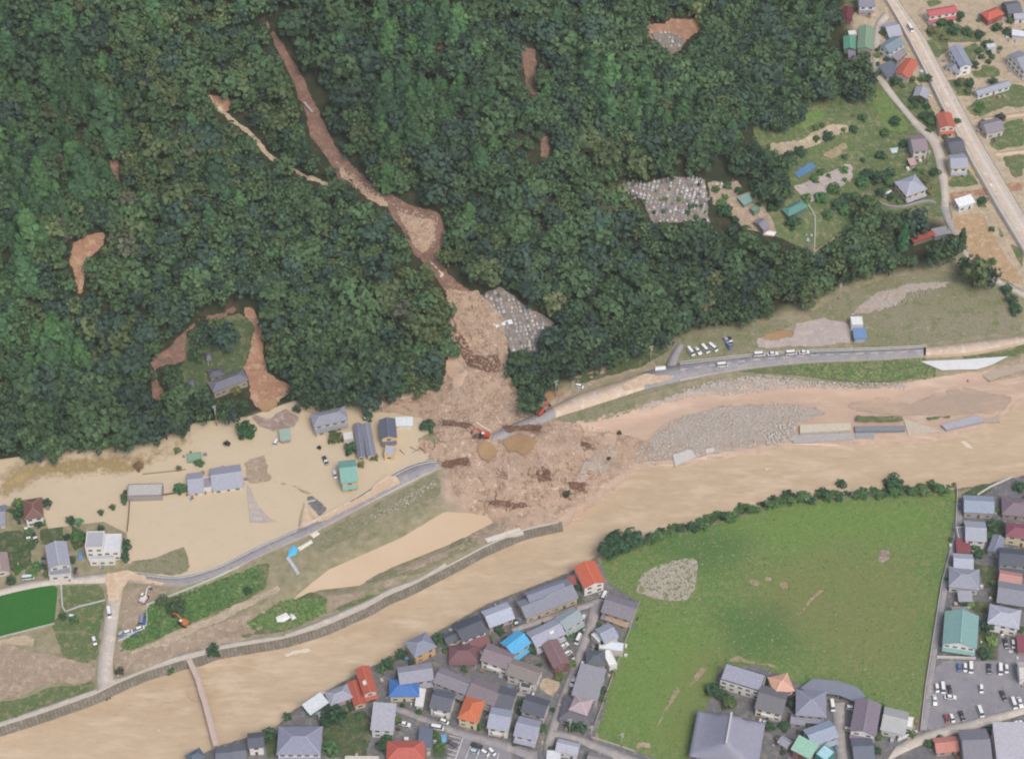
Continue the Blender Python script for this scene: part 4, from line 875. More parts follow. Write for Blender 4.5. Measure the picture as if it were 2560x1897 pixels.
def house(label, fr, blocks, wall='e4e0d8', name='house', cat='house', cap=None, group=None, win=True, extras=(), sink=0.0):
    """blocks: (quad, type, storeys, roof colour[, wall colour]); the quad is the roof outline, first edge along the ridge"""
    NHOUSE[0] += 1; r = random.Random(NHOUSE[0]*13+5)
    root = None; org = None; door_done = False
    for bi, blk in enumerate(blocks):
        quad, typ, st, rc = blk[:4]; wc = blk[4] if len(blk) > 4 and blk[4] else wall
        he = {0: 2.4, 1: 3.0, 1.5: 4.0, 2: 5.6, 3: 8.2}.get(st, st)
        c, rot, L, Wd = fit(fr, quad, he)
        c[2] -= sink; FOOT.append((c[0], c[1], rot, L, Wd, fr))
        if root is None: org = c; root = empty(name, c, 0, label, cat, group)
        o = c-org; ov = .35 if typ == 'flat' else .5
        if typ == 'flat': ov = .05
        wl, ww = L-2*ov, Wd-2*ov
        if min(wl, ww) < 1.2: wl, ww = max(wl, L*.8), max(ww, Wd*.8)
        rise = 0 if typ == 'flat' else (Wd*.16 if typ == 'shed' else Wd*.5*(.42 if typ == 'gable' else .46))
        wm = paint(wc, .8, .1, 1.5, 1.18); rm = paint(rc, .6, .2, .8, streak=0 if typ == 'flat' else 2.2)
        mb = MB(); hb = he+(.35 if typ == 'flat' else -.1)
        x, y = wl/2, ww/2
        v = [(-x, -y, -.6), (x, -y, -.6), (x, y, -.6), (-x, y, -.6)]
        if typ == 'gable':
            g = rise*(ww/Wd)-.12
            v += [(-x, -y, hb), (x, -y, hb), (x, y, hb), (-x, y, hb), (-x, 0, hb+g), (x, 0, hb+g)]
            mb.poly(v, [(0, 1, 5, 4), (2, 3, 7, 6), (1, 2, 6, 9, 5), (3, 0, 4, 8, 7), (3, 2, 1, 0)])
        else:
            tz = (hb, hb, hb+(rise*.85 if typ == 'shed' else 0), hb+(rise*.85 if typ == 'shed' else 0))
            v += [(-x, -y, tz[0]), (x, -y, tz[1]), (x, y, tz[2]), (-x, y, tz[3])]
            mb.poly(v, [(0, 1, 5, 4), (1, 2, 6, 5), (2, 3, 7, 6), (3, 0, 4, 7), (4, 5, 6, 7), (3, 2, 1, 0)])
        mb.build('wall', wm, root, o, rot)
        if typ == 'flat':
            rb = MB(); rb.box((0, 0, he+.28), (wl-.5, ww-.5, .16)); rf = rb.build('roof', rm, root, o, rot)
            pb = MB()
            for px_, py_, sx, sy in ((0, -y+.1, wl+.06, .26), (0, y-.1, wl+.06, .26), (-x+.1, 0, .26, ww-.46), (x-.1, 0, .26, ww-.46)): pb.box((px_, py_, he+.42), (sx, sy, .3))
            pb.build('parapet', paint(cap or wc, .7, .1), root, o, rot)
        else:
            rb, caps = roof_solid(typ, L, Wd, rise); rf = rb.build('roof', rm, root, o+[0, 0, he], rot)
            if caps and L > 4:
                cb = MB()
                for a_, b_ in caps: cb.beam((a_[0], a_[1], a_[2]+.06), (b_[0], b_[1], b_[2]+.06), .34, .2)
                cm = cap or ('%02x%02x%02x' % tuple(min(255, int(int(rc[i:i+2], 16)*1.12+8)) for i in (0, 2, 4)))
                cb.build('ridge', paint(cm, .6, .1), rf)
        # windows on the sides that can be seen
        if win and he >= 2.4:
            for side in range(4):
                ang = rot+(-math.pi/2, 0, math.pi/2, math.pi)[side]; nrm = (math.cos(ang), math.sin(ang))
                if nrm[1] > -.2: continue
                ln = wl if side % 2 == 0 else ww; dpt = (ww if side % 2 == 0 else wl)/2
                n = max(1, int((ln-.6)/2.7))
                for s in range(max(1, int(he//2.6))):
                    zc = 1.45+2.7*s
                    if zc > he-.5: continue
                    for i in range(n):
                        t = (i-(n-1)/2)*ln/n; t += r.uniform(-.15, .15)
                        p = (o[0]+nrm[0]*dpt-nrm[1]*t, o[1]+nrm[1]*dpt+nrm[0]*t, o[2]+zc)
                        if s == 0 and not door_done and i == n//2 and he > 2.5 and side in (0, 2, 1):
                            obj('door', DOOR, root, (p[0], p[1], o[2]), ang+math.pi/2); door_done = True; continue
                        wo = obj('window', WIN, root, p, ang+math.pi/2); wo.scale.x = min(1.0, ln/n/2.1)
                        obj('pane', PANE, wo)
        exs = list(extras)
        if bi == 0 and st == 2 and typ in ('gable', 'hip') and not any('porch' in q or 'balc' in q for q in exs) and r.random() < .6: exs.append('porch' if abs(math.cos(rot)) > .6 else 'endporch')
        for ex in exs if bi == 0 else ():
            if ex == 'balcony':
                m2 = MB(); m2.box((0, -ww/2-.55, 2.75), (wl*.55, 1.1, .14)); m2.box((0, -ww/2-1.07, 3.25), (wl*.55, .08, .95)); m2.box((-wl*.275, -ww/2-.55, 3.25), (.08, 1.1, .95)); m2.box((wl*.275, -ww/2-.55, 3.25), (.08, 1.1, .95))
                s0 = 0 if math.sin(rot-math.pi/2) < 0 else math.pi
                m2.build('balcony', M_white, root, o, rot+s0)
            elif ex == 'endbalcony':
                m2 = MB(); m2.box((0, -wl/2-.55, 2.75), (ww*.7, 1.1, .14)); m2.box((0, -wl/2-1.07, 3.25), (ww*.7, .08, .95)); m2.box((-ww*.35, -wl/2-.55, 3.25), (.08, 1.1, .95)); m2.box((ww*.35, -wl/2-.55, 3.25), (.08, 1.1, .95))
                s0 = math.pi/2 if math.sin(rot) < 0 else -math.pi/2
                m2.build('balcony', M_white, root, o, rot+s0)
            elif ex == 'porch':
                m2 = MB(); pw = 1.5
                v = [(-wl/2-.2, -ww/2-pw, 2.55), (wl/2+.2, -ww/2-pw, 2.55), (wl/2+.2, -ww/2, 3.05), (-wl/2-.2, -ww/2, 3.05)]
                m2.poly(v+[(a_, b_, c_-.14) for a_, b_, c_ in v], [(0, 1, 2, 3), (7, 6, 5, 4), (0, 4, 5, 1), (1, 5, 6, 2), (3, 7, 4, 0)])
                s0 = 0 if math.sin(rot-math.pi/2) < 0 else math.pi
                m2.build('porch_roof', rm, root, o, rot+s0)
            elif ex == 'endporch':
                m2 = MB(); pw = 1.5
                v = [(-ww/2-.2, -wl/2-pw, 2.55), (ww/2+.2, -wl/2-pw, 2.55), (ww/2+.2, -wl/2, 3.05), (-ww/2-.2, -wl/2, 3.05)]
                m2.poly(v+[(a_, b_, c_-.14) for a_, b_, c_ in v], [(0, 1, 2, 3), (7, 6, 5, 4), (0, 4, 5, 1), (1, 5, 6, 2), (3, 7, 4, 0)])
                s0 = math.pi/2 if math.sin(rot) < 0 else -math.pi/2
                m2.build('porch_roof', rm, root, o, rot+s0)
            elif ex == 'heater':
                m2 = MB(); m2.box((L*.12, -Wd*.2, he+rise*.62+.25), (1.7, 1.0, .35)); m2.cyl((L*.12-.9, -Wd*.2+.5, he+rise*.62+.5), (L*.12+.9, -Wd*.2+.5, he+rise*.62+.5), .25)
                m2.build('water_heater', M_white, root, o, rot)
    return root
g, h, f, s = 'gable', 'hip', 'flat', 'shed'
GR, LV_, SL_, MV, OR, RD, BR = '9294a0', 'a6a8b6', '61656f', '857a80', 'c8745a', 'b06052', '7a5a52'
HV = 'houses of the riverside settlement'; HE = 'houses beside the big grass field'; HU = 'houses in the upper valley'; HL = 'houses by the flooded farmland'
def q8(*a): return [(a[i], a[i+1]) for i in range(0, 8, 2)]
# left, by the flood
house('white house with brown hipped roof beside the flooded fields', 'A', [(q8(200,1030,215,1190,372,1178,358,1020), h, 2, BR)], 'ece8e2', cap='a08078', group=HL)
house('grey-roofed house cut by the photo edge west of the brown hipped roof', 'A', [(q8(-70,1090,48,1085,52,1235,-60,1245), g, 1, GR)], 'c8c2ba', group=HL)
house('pale blue-grey gabled house south of the small garden plot', 'A', [(q8(480,1395,510,1590,600,1588,572,1425), g, 2, LV_), ] if False else [(q8(388,1415,424,1605,600,1592,572,1405), g, 2, LV_), (q8(424,1690,610,1665,600,1605,430,1615), f, 1, GR)], 'd4d2ce', group=HL)
house('modern white flat-roofed house with stepped boxes', 'A', [(q8(745,1312,890,1310,888,1442,745,1445), f, 3, 'b2b4ba'), (q8(890,1335,1035,1330,1035,1470,890,1470), f, 2, 'd6d8de'), (q8(775,1465,985,1458,985,1545,785,1550), f, 3.2, 'b8bac0')], 'e6e2da', cap='eceae6', group=HL)
house('pinkish brown roofed house at the frame edge above the rice paddy', 'A', [(q8(-80,1500,-60,1660,85,1640,58,1495), g, 1, 'a08e8c')], 'd8cfc6', group=HL)
house('small grey-roofed house standing in the flood beside the long one', 'A', [(q8(1612,795,1728,783,1760,945,1622,958), g, 1, LV_)], 'dcdad4', sink=1.0, group=HL)
house('long grey-roofed house standing in flood water', 'A', [(q8(1812,752,2058,716,2086,900,1832,935), g, 1, LV_)], 'dcdad4', sink=1.0, group=HL)
house('low grey link roof between the two flooded houses', 'A', [(q8(1738,838,1815,830,1818,920,1755,925), f, 0, '9a98a4')], name='shed', cat='shed', sink=.6, win=False)
house('green net-covered shed almost under flood water', 'A', [(q8(1612,640,1728,625,1735,690,1622,705), f, .9, '8cab92')], '86a48c', name='shed', cat='shed', win=False)
house('walled grey concrete enclosure half under the flood', 'A', [(q8(1100,905,1388,895,1390,995,1118,1000), f, 1.0, 'c0bdb8')], 'a09a98', 'enclosure', 'enclosure', cap='8e8488', win=False)
house('large grey temple residence with white gable trim nearest the hill slide', 'I', [(q8(755,275,1040,250,1050,320,775,420), h, 2, GR), (q8(775,410,1020,360,1030,400,800,460), s, 1, GR)], 'c8bda8', group='houses around the debris fan')
house('long dark grey roofed house beside the debris fan, west of two', 'I', [(q8(1185,385,1230,650,1310,640,1260,385), g, 1, '888a98'), (q8(1115,385,1150,650,1215,655,1185,380), g, 1, '7c7e8a')], 'c8c0b4', group='houses around the debris fan')
house('slate-roofed tan house beside the debris fan, east of two', 'I', [(q8(1335,345,1352,500,1485,490,1470,340), g, 2, '666a7a'), (q8(1385,575,1475,570,1460,655,1390,640), f, 1, 'b4b8c8')], 'd8bc8c', group='houses around the debris fan')
house('teal-green roofed house standing in the flood', 'I', [(q8(972,705,1120,690,1160,865,1025,885), g, 2, '7fb0a4')], 'd8b890', group='houses around the debris fan')
house('crushed white shed by the debris fan', 'I', [(q8(1475,325,1600,330,1640,385,1485,400), s, 0, 'd8e0e0')], 'd0d4d2', 'shed', 'shed', win=False)
house('white box shed beside the flooded hedge', 'I', [(q8(1025,460,1105,450,1110,510,1035,520), f, 0, 'd8d6d2')], 'cfcdc8', 'shed', 'shed', win=False)
house('small pale hut with bushes at the hill foot', 'I', [(q8(1228,225,1285,222,1290,258,1235,260), f, 0, 'e8e2cc'), (q8(1210,265,1260,262,1250,330,1200,330), s, 0, 'b0aca8')], 'd0c8b8', 'shed', 'shed', win=False)
house('collapsed house wreck with green sheeting at the slide foot', 'M', [(q8(1200,1170,1290,1150,1300,1240,1210,1240), s, 0, '9ab0a4')], 'a09488', 'shed', 'shed', win=False)
house('dark-roofed temple hall in the forest clearing', 'M', [(q8(600,740,880,640,920,720,630,830), h, 1.5, '73747f'), (q8(590,640,700,620,720,680,600,700), h, 1, '5e606a')], 'a89c8c', 'temple_hall', 'temple')
house('small slate shrine north of the dark temple hall', 'M', [(q8(560,490,605,485,618,545,572,555), h, 1, '6c707a')], 'c8c0a8', 'shrine', 'shrine')
house('small slate shed west of the dark temple hall', 'M', [(q8(405,730,460,725,470,800,420,810), h, 1, '7a7e8a')], 'b8b4b0', 'shed', 'shed')
# riverside settlement (bottom middle)
house('large lavender-grey hipped house at the bottom edge by the river', 'C', [(q8(190,1385,540,1385,545,1600,225,1600), h, 2, '9294a8')], 'e6e2dc', group=HV)
house('white-roofed building with green walls on the river bank', 'C', [(q8(400,1200,545,1095,622,1165,480,1255), s, 1, 'd4dcde')], '4c8070', group=HV)
house('grey hipped house between the green-walled and the red-roofed ones', 'C', [(q8(612,1072,780,1018,822,1115,640,1195), h, 1, 'a2a3b0')], 'b8a8a0', group=HV)
house('lower red-roofed house next to the river', 'C', [(q8(800,1000,838,1190,955,1160,885,985), g, 1, 'b4604e')], 'd8c0b0', group=HV)
house('taller red-roofed house with a white tank by the river', 'C', [(q8(865,885,925,1095,1038,1050,968,865), g, 2, 'b8634f')], 'dcd0c8', group=HV, extras=('heater',))
house('house with a deep blue roof and cream walls', 'C', [(q8(1155,985,1392,958,1392,1120,1165,1095), h, 1.5, '4a78b8')], 'd8d0b4', group=HV)
house('narrow white shed against the blue-roofed house', 'C', [(q8(1385,1060,1455,1065,1440,1195,1380,1185), s, 1, 'dcdad8')], 'd8d6d2', 'shed', 'shed', win=False)
house('broad grey house behind the blue-roofed one', 'C', [(q8(1222,870,1490,830,1515,965,1260,1000), g, 2, '9c9ca8')], 'c8c4c0', group=HV)
house('tan-walled house with grey hipped roof on the river bank', 'C', [(q8(1285,655,1450,572,1548,680,1380,765), h, 2, '8a90a0')], 'd8b284', group=HV)
house('dark slate long house on the river bank', 'C', [(q8(1692,505,1885,430,1988,545,1800,625), g, 2, '555a66'), (q8(1610,590,1740,535,1765,610,1650,665), g, 1, '5c606c')], 'e0d8cc', group=HV)
house('maroon-roofed house below the dark slate one', 'C', [(q8(1655,705,1890,655,1895,830,1690,785), h, 1, '7c5a60')], 'e0dcd4', group=HV, extras=('porch',))
house('maroon annex joined to the slate riverside house', 'C', [(q8(1845,640,1995,590,2005,670,1860,700), s, 1, '8a6065')], 'b09088', 'annex', 'house', win=False)
house('mauve-roofed white house with a row of dark windows', 'D', [(q8(80,665,285,745,245,870,15,805), g, 2, '8f8288')], 'eceae4', group=HV, extras=('balcony',))
house('pale lavender roofed house on the river bank', 'D', [(q8(25,385,225,310,285,440,90,512), g, 1, 'b4bacc')], 'c0b8b0', group=HV)
house('long grey house along the inner lane, purple-tinged roof', 'C', [(q8(1605,878,1835,965,1800,1092,1540,990), g, 2, '8c8890')], 'c8c0bc', group=HV)
house('dark slate house with white balcony rails', 'C', [(q8(1562,1060,1722,1090,1652,1240,1490,1195), g, 2, '666a76')], 'e4e2de', group=HV, extras=('balcony',))
house('orange-roofed cream house on the car park lane', 'C', [(q8(1812,1132,1740,1290,1900,1330,1962,1145), h, 2, 'cf7452')], 'e4d2a8', group=HV, cap='d88860')
house('mauve-grey house behind the orange-roofed one', 'C', [(q8(1880,945,2092,1035,2062,1190,1842,1112), g, 2, '877c82')], 'c8bcb8', group=HV)
house('dark slate house above the pale blue-grey one', 'D', [(q8(192,1032,322,1070,262,1220,120,1190), g, 2, '61656f')], 'd0ccc4', group=HV)
house('pale blue-grey house facing the striped car park lane', 'D', [(q8(118,1212,285,1245,228,1400,60,1375), g, 2, 'a4aabb')], 'e2dcd0', group=HV, extras=('balcony',))
house('silver-grey boxy house with white band', 'C', [(q8(1010,1192,1190,1205,1182,1400,1008,1390), s, 2, 'b0b0ba')], 'dcdad8', group=HV)
house('red hipped roof at the bottom edge beside the car park', 'C', [(q8(1165,1505,1400,1498,1475,1660,1118,1665), h, 1, 'bd6458')], 'd0b8a8', group=HV)
house('small slate shed above the red hipped roof', 'C', [(q8(1412,1402,1522,1402,1500,1545,1398,1530), s, 1, '666e80')], 'b0b0b4', 'shed', 'shed')
house('grey riverside roof at the bottom edge, western one', 'B', [(q8(1862,1560,1992,1545,1992,1690,1860,1690), g, 1, '6e7280')], 'b8b4b0', group=HV)
house('grey riverside roof at the bottom edge, middle one', 'B', [(q8(2000,1540,2112,1512,2125,1690,2000,1690), g, 1, '71747e')], 'b8b4b0', group=HV)
house('dark-roofed white-fronted house at the bottom edge', 'B', [(q8(2130,1432,2260,1420,2275,1545,2140,1555), g, 2, '5c606c')], 'e6e4e0', group=HV)
house('low dark roof at the water edge near the footbridge', 'B', [(q8(1540,1640,1690,1580,1790,1605,1700,1680), h, 1, '5d6a78')], '8c8884', group=HV)
house('white walled store at the bottom edge by the garden', 'C', [(q8(780,1632,1040,1636,1040,1700,780,1700), f, 0, 'd0c8c0')], 'dcd4cc', 'shed', 'shed', win=False)
house('big grey double house on the river bank, western half', 'D', [(q8(335,295,565,215,592,352,400,440), g, 1.5, '8b8e9a')], 'c8b8a0', group=HV)
house('big grey double house on the river bank, eastern half', 'D', [(q8(555,190,742,105,828,265,602,350), g, 1.5, '8b8e9a')], 'c8b8a0', group=HV)
house('raised grey upper roof over the big double house', 'D', [(q8(402,215,690,125,715,190,440,300), g, 2, '85889a')], 'b8b2ac', group=HV)
house('orange-red roofed white house at the corner of the grass field', 'D', [(q8(815,0,910,190,1055,110,990,-35), g, 2, 'cc6e54')], 'eeeae4', group=HV)
house('small maroon shed west of the orange-red roofed house', 'D', [(q8(732,90,815,82,828,140,790,155), s, 1, '9a5a50')], '8a6a60', 'shed', 'shed', win=False)
house('mauve-roofed house with a tan lower roof by the field', 'D', [(q8(1110,242,1342,312,1292,455,1060,382), g, 2, '89848e'), (q8(1085,400,1280,460,1255,525,1110,455), s, 1, 'b39c88')], 'b8a494', group=HV)
house('grey house with broad white carport sheets by the field', 'D', [(q8(1012,535,1092,492,1200,590,1062,655), g, 2, 'a0a4b4'), (q8(1045,645,1240,655,1208,735,1030,695), f, 1, 'e0ecf4'), (q8(975,575,1012,560,1062,660,1028,690), f, 1, 'e4eef4')], 'd0c8c0', group=HV, win=False)
house('dark slate house beside a white flat shed by the field', 'D', [(q8(930,735,1062,715,1078,850,910,832), h, 1.5, '626770')], 'b8b4ae', group=HV)
house('bright white flat-roofed shed by the field', 'D', [(q8(1060,735,1120,718,1172,832,1112,855), f, 1, 'f4f4f2')], 'e8e6e2', 'shed', 'shed', win=False)
house('large plain grey house by the field edge lane', 'D', [(q8(880,872,1078,912,992,1142,798,1082), s, 2, '97979f')], 'b8b2a8', group=HV)
house('house with pinkish upper roof above dark lower roofs', 'D', [(q8(812,1112,958,1132,922,1285,790,1212), h, 2, 'b4a4a8'), (q8(735,1115,965,1140,935,1355,700,1295), h, 1, '6c6a74')], 'a89c98', group=HV)
house('house with a vivid sky-blue roof near the river bank', 'D', [(q8(188,642,330,552,418,650,290,762), g, 2, '58b0de')], 'd0b088', group=HV)
house('long lavender-grey house along the upper lane', 'D', [(q8(408,568,642,458,718,572,500,682), g, 2, 'a6a9b8')], 'd8d0c8', group=HV, extras=('heater',))
house('greenish grey house at the lane corner', 'D', [(q8(650,432,802,352,878,440,745,545), g, 2, '98a5a8')], 'd4ccc0', group=HV)
house('narrow mauve house with maroon walls', 'D', [(q8(545,668,640,882,758,792,662,640), g, 2, '8a6f72')], '8c5c5c', group=HV)
house('brownish flat-topped house with dark roof block', 'D', [(q8(290,805,528,862,472,1010,250,912), g, 2, '8e8680'), (q8(340,960,445,985,430,1050,370,1040), f, 1, '55565c')], 'dcd8d2', group=HV)
house('dark slate house south of the tan yard', 'D', [(q8(412,1102,592,1152,542,1292,362,1235), g, 2, '5d616c')], 'd4ccc8', group=HV)
house('lavender-roofed house at the bottom lane', 'D', [(q8(345,1292,528,1332,462,1482,300,1440), g, 2, 'a0a2b4')], 'e4e0dc', group=HV)
house('lavender roof with white panels at the bottom edge', 'D', [(q8(690,1485,862,1522,822,1615,650,1572), g, 1.5, 'b4b6c4')], 'd8d8d8', group=HV)
house('white box at the bottom edge by the lane', 'D', [(q8(582,1582,690,1592,690,1670,575,1665), f, 1, 'dcdfe2')], 'd8d8d8', 'shed', 'shed', win=False)
house('grey roofed house at the bottom edge by the field corner', 'D', [(q8(900,1680,1100,1720,1140,1640,970,1600), g, 1, '8d8a8a')], 'b0a8a0', group=HV)
# beside the field (bottom right)
house('lavender-roofed white hall with a dark parapet band', 'E', [(q8(345,842,648,935,608,1062,300,968), f, 2, 'a7a8b8')], 'e8e4de', cap='4e5058', group=HE)
house('peach-coloured hipped roof beside the dark olive one', 'E', [(q8(690,962,842,918,912,1060,762,1085), h, 2, 'd8ab94')], 'd0b4a0', group=HE)
house('dark olive-grey roofed house with white front', 'E', [(q8(640,1025,852,1082,802,1262,590,1205), g, 2, '76757a')], 'e8e4dc', group=HE, extras=('balcony',))
house('slate grey house next to the curved canopy', 'E', [(q8(935,1072,1152,1075,1198,1290,950,1255), h, 2, '9193a4'), (q8(892,1262,1010,1280,1000,1355,885,1345), g, 1, '8f909c')], 'b0acb0', group=HE)
house('mauve gabled house with a white gable front', 'E', [(q8(1450,1145,1412,1385,1602,1452,1652,1200), g, 2, '887e8a')], 'ece8e6', group=HE)
house('silver-grey house with white annex by the car park', 'E', [(q8(1700,1212,1897,1258,1852,1432,1670,1392), g, 1.5, 'b2b4b6'), (q8(1880,1290,1948,1302,1922,1382,1865,1370), f, 1, 'f0f0ee')], 'd0d0cc', group=HE)
house('mint-green roofed building at the bottom edge', 'E', [(q8(975,1472,1102,1542,1052,1645,880,1558), s, 2, '9cc8b2')], '8c3c44', group=HE)
house('blue-grey roof behind the mint-green one', 'E', [(q8(990,1392,1242,1332,1252,1452,1092,1542), g, 2, '9aa6b8')], 'b8bcc4', group=HE)
house('pale cyan-roofed shed with teal walls at the bottom edge', 'E', [(q8(1112,1600,1180,1530,1252,1600,1180,1680), f, 1.5, 'b0dce4')], '4a9088', 'shed', 'shed', win=False)
house('dark slate roof at the bottom edge by the tan lane', 'E', [(q8(1412,1482,1562,1472,1605,1660,1432,1665), g, 1, '6a7080')], 'a8a4a4', group=HE)
house('small lavender hut between temple and mint roof', 'E', [(q8(802,1432,882,1500,862,1562,790,1522), g, 1, '9c9ca8')], 'a8a0a0', 'shed', 'shed')
# along the east lane
house('blue-grey roofs at the north end of the field lane', 'F', [(q8(495,137,648,147,642,232,485,226), g, 1.5, '98a4b6')], 'b8b0ac', group=HE)
house('lavender two-storey house on the field lane', 'F', [(q8(500,292,608,288,598,400,488,382), g, 2, 'a8abb8'), (q8(450,325,505,318,500,392,448,390), f, 1, '8a8a90')], 'dcdad8', group=HE)
house('flat maroon roof on the field lane', 'F', [(q8(446,392,516,397,512,462,440,457), s, 1, '8a4a54')], 'b8aca4', 'shed', 'shed', win=False)
house('pale lavender house south of the flat maroon roof', 'F', [(q8(430,472,532,477,527,560,424,552), g, 1.5, 'b0b3c2')], 'd8d4d0', group=HE)
house('wide grey house on the field lane', 'F', [(q8(410,562,578,557,547,682,404,642), h, 1.5, '9a9caa')], 'd0ccc4', group=HE)
house('small grey shed below the wide grey house', 'F', [(q8(455,690,532,690,520,742,450,742), s, 1, 'a4a4b0')], 'a8a4a4', 'shed', 'shed')
house('grey lean-to behind the teal-roofed hall', 'F', [(q8(420,782,502,778,502,815,418,815), f, 1, '8e8e98')], '9a9898', 'shed', 'shed', win=False)
house('large teal-green roofed hall with white front', 'F', [(q8(385,822,370,985,548,1000,558,825), g, 2, '86aca8')], 'ecebe6', 'hall', 'hall', group=HE, extras=('endporch',))
house('white-walled lavender hipped house by the curved yard', 'F', [(q8(650,777,822,792,772,902,622,852), h, 2, 'b4b6c4')], 'f0ece6', group=HE)
house('grey house with dark gable at the right edge', 'F', [(q8(690,632,850,652,845,772,680,742), g, 1.5, '8d8f9a')], '6a6868', group=HE)
house('pink-roofed house at the right edge', 'F', [(q8(700,562,817,592,802,642,685,632), g, 1.5, 'bf9088')], 'b0a098', group=HE)
house('long dark slate house at the right edge', 'F', [(q8(700,442,860,452,860,545,690,522), g, 2, '585e6a'), (q8(622,422,662,372,712,380,690,500), g, 1, '8a90a0')], 'a8a4a8', group=HE)
house('maroon-roofed house with cream walls at the right edge', 'F', [(q8(740,302,860,300,860,395,730,352), h, 2, '8c5664')], 'e0d4b0', group=HE)
house('mauve roofed house at the right edge near the river', 'F', [(q8(720,142,860,162,860,250,700,242), h, 1, '83757e')], 'a89c98', group=HE)
house('pink and red roofed house south of the car park', 'F', [(q8(322,1542,442,1512,442,1610,320,1605), g, 1, 'c48478')], 'b8a098', group=HE)
house('dark lavender house south of the car park', 'F', [(q8(475,1492,612,1482,627,1642,475,1645), g, 2, '83828e')], 'b4b0b0', group=HE)
house('pale flat-roofed long building south of the car park', 'F', [(q8(660,1472,850,1470,860,1670,680,1670), s, 2, 'b8b6c0')], 'd0ccd0', group=HE)
house('white-walled house at the right edge by the car park', 'F', [(q8(800,1102,870,1090,870,1192,800,1180), g, 1.5, 'c8c4c0')], 'e8e4e0', group=HE)
house('small maroon roof at the right edge above the car park', 'F', [(q8(790,952,860,950,860,1032,792,1025), s, 1, '8a4c58')], '9a8c88', 'shed', 'shed', win=False)
# upper valley
house('white house with grey roof at the top edge beside the highway', 'G', [(q8(335,-60,502,-60,482,62,345,62), g, 2, '8a8a98')], 'ecebe8', group=HU)
house('dark maroon roofed house at the forest edge', 'G', [(q8(182,77,168,190,272,202,290,82), g, 1, '70363e')], '8a6a68', group=HU)
house('long house with a grey and green two-tone roof', 'G', [(q8(340,272,335,470,472,490,492,272), g, 1.5, '86a088')], 'a8a8a0', group=HU)
house('teal-green roofed barn at the forest edge', 'G', [(q8(190,372,200,482,312,490,317,362), g, 1, '66a088')], '7a9080', 'barn', 'barn', group=HU)
house('white box shed above the teal-green barn', 'G', [(q8(240,312,320,308,320,350,240,352), f, 0, 'e4e2e0')], 'd8d4d0', 'shed', 'shed', win=False)
house('mauve shed below the teal-green barn', 'G', [(q8(240,522,312,517,305,620,238,612), s, 1, '8c8290')], 'b0a8a8', 'shed', 'shed')
house('dark slate narrow house at the forest edge lane', 'G', [(q8(350,522,350,690,442,690,462,522), g, 1.5, '5b5d66')], 'd8d4cc', group=HU)
house('lavender roof tight against the highway', 'G', [(q8(600,242,702,216,765,345,612,372), g, 1, 'aeb0be')], 'b8b4b0', group=HU)
house('slate-blue roofed white house tight against the highway', 'G', [(q8(580,425,705,352,772,440,620,545), g, 2, '82929e')], 'e8e6e4', group=HU)
house('small mauve lean-to by the slate-blue house', 'G', [(q8(680,562,762,492,808,532,722,600), s, 1, '9a929a')], 'a8a0a0', 'shed', 'shed')
house('dark slate roof wedge beside the orange-roofed house', 'G', [(q8(565,640,722,612,690,720,595,790), s, 1, '6a6e7c')], 'b8b4b0', group=HU)
house('orange-roofed house between lane and highway', 'G', [(q8(705,690,815,582,908,620,832,800), g, 1.5, 'c06a58')], 'd0b8a8', group=HU)
house('little lavender shed with maroon gable below the highway', 'G', [(q8(905,860,882,942,1005,972,1042,880), g, 1, 'a8a8b6')], '8a5a54', 'shed', 'shed', win=False)
house('long pink-red roofed white building in the muddy valley', 'G', [(q8(1025,92,1280,62,1302,112,1030,172), g, 2, 'c06468')], 'ecebe4', group=HU)
house('orange-red hipped house in the muddy valley', 'G', [(q8(1540,122,1710,77,1757,132,1622,212), h, 1.5, 'c26656')], 'a05a50', group=HU)
house('dark slate house at the top right corner', 'G', [(q8(1732,32,1880,12,1962,112,1842,132), g, 1.5, '6d6f7a')], '8c8888', group=HU)
house('lavender white-fronted house at the right edge under the dark slate one', 'G', [(q8(1842,122,1990,122,1990,182,1890,192), g, 1, 'aeaebc')], 'd8d4d8', group=HU)
house('long white roofed shed at the right edge', 'G', [(q8(1845,302,1990,318,1985,365,1860,345), s, 1, 'dfe2ea')], 'c8c8c8', 'shed', 'shed', win=False)
house('lavender-roofed white house standing in mud', 'G', [(q8(1240,480,1345,680,1450,620,1345,450), g, 2, '9c9fb2'), (q8(1212,632,1262,612,1332,702,1290,742), g, 1, '9498a4')], 'f0f0ee', group=HU)
house('small white-roofed hut in the sand', 'G', [(q8(1600,442,1692,432,1682,472,1605,482), f, 0, 'dadde2')], 'c8c8c8', 'shed', 'shed', win=False)
house('white-walled grey house at the right edge in the sand', 'G', [(q8(1850,532,1990,480,2010,690,1930,720), g, 2, '9c9eaa')], 'f0eee8', group=HU)
house('long low lavender-roofed building by the green plot', 'G', [(q8(1488,892,1790,790,1832,852,1520,935), g, 1, 'a5a7b6')], 'e0e0de', group=HU)
house('lone grey-roofed house on the green plot east of the highway', 'G', [(q8(1538,1192,1702,1172,1772,1265,1602,1325), g, 1.5, '8e8a92')], 'c8c4be', group=HU)
house('red-roofed cream house against the highway', 'G', [(q8(1115,1132,1140,1262,1295,1242,1242,1112), g, 2, 'bc6a5c')], 'e8dcc4', group=HU)
house('dark slate house just below the red-roofed cream one', 'G', [(q8(1212,1365,1352,1350,1372,1485,1230,1512), g, 1.5, '62646e')], '9c9894', group=HU)
house('lavender-roofed house with pale yellow walls', 'H', [(q8(1240,32,1390,32,1412,155,1240,165), g, 2, 'a6a9b8')], 'ece2bc', group=HU)
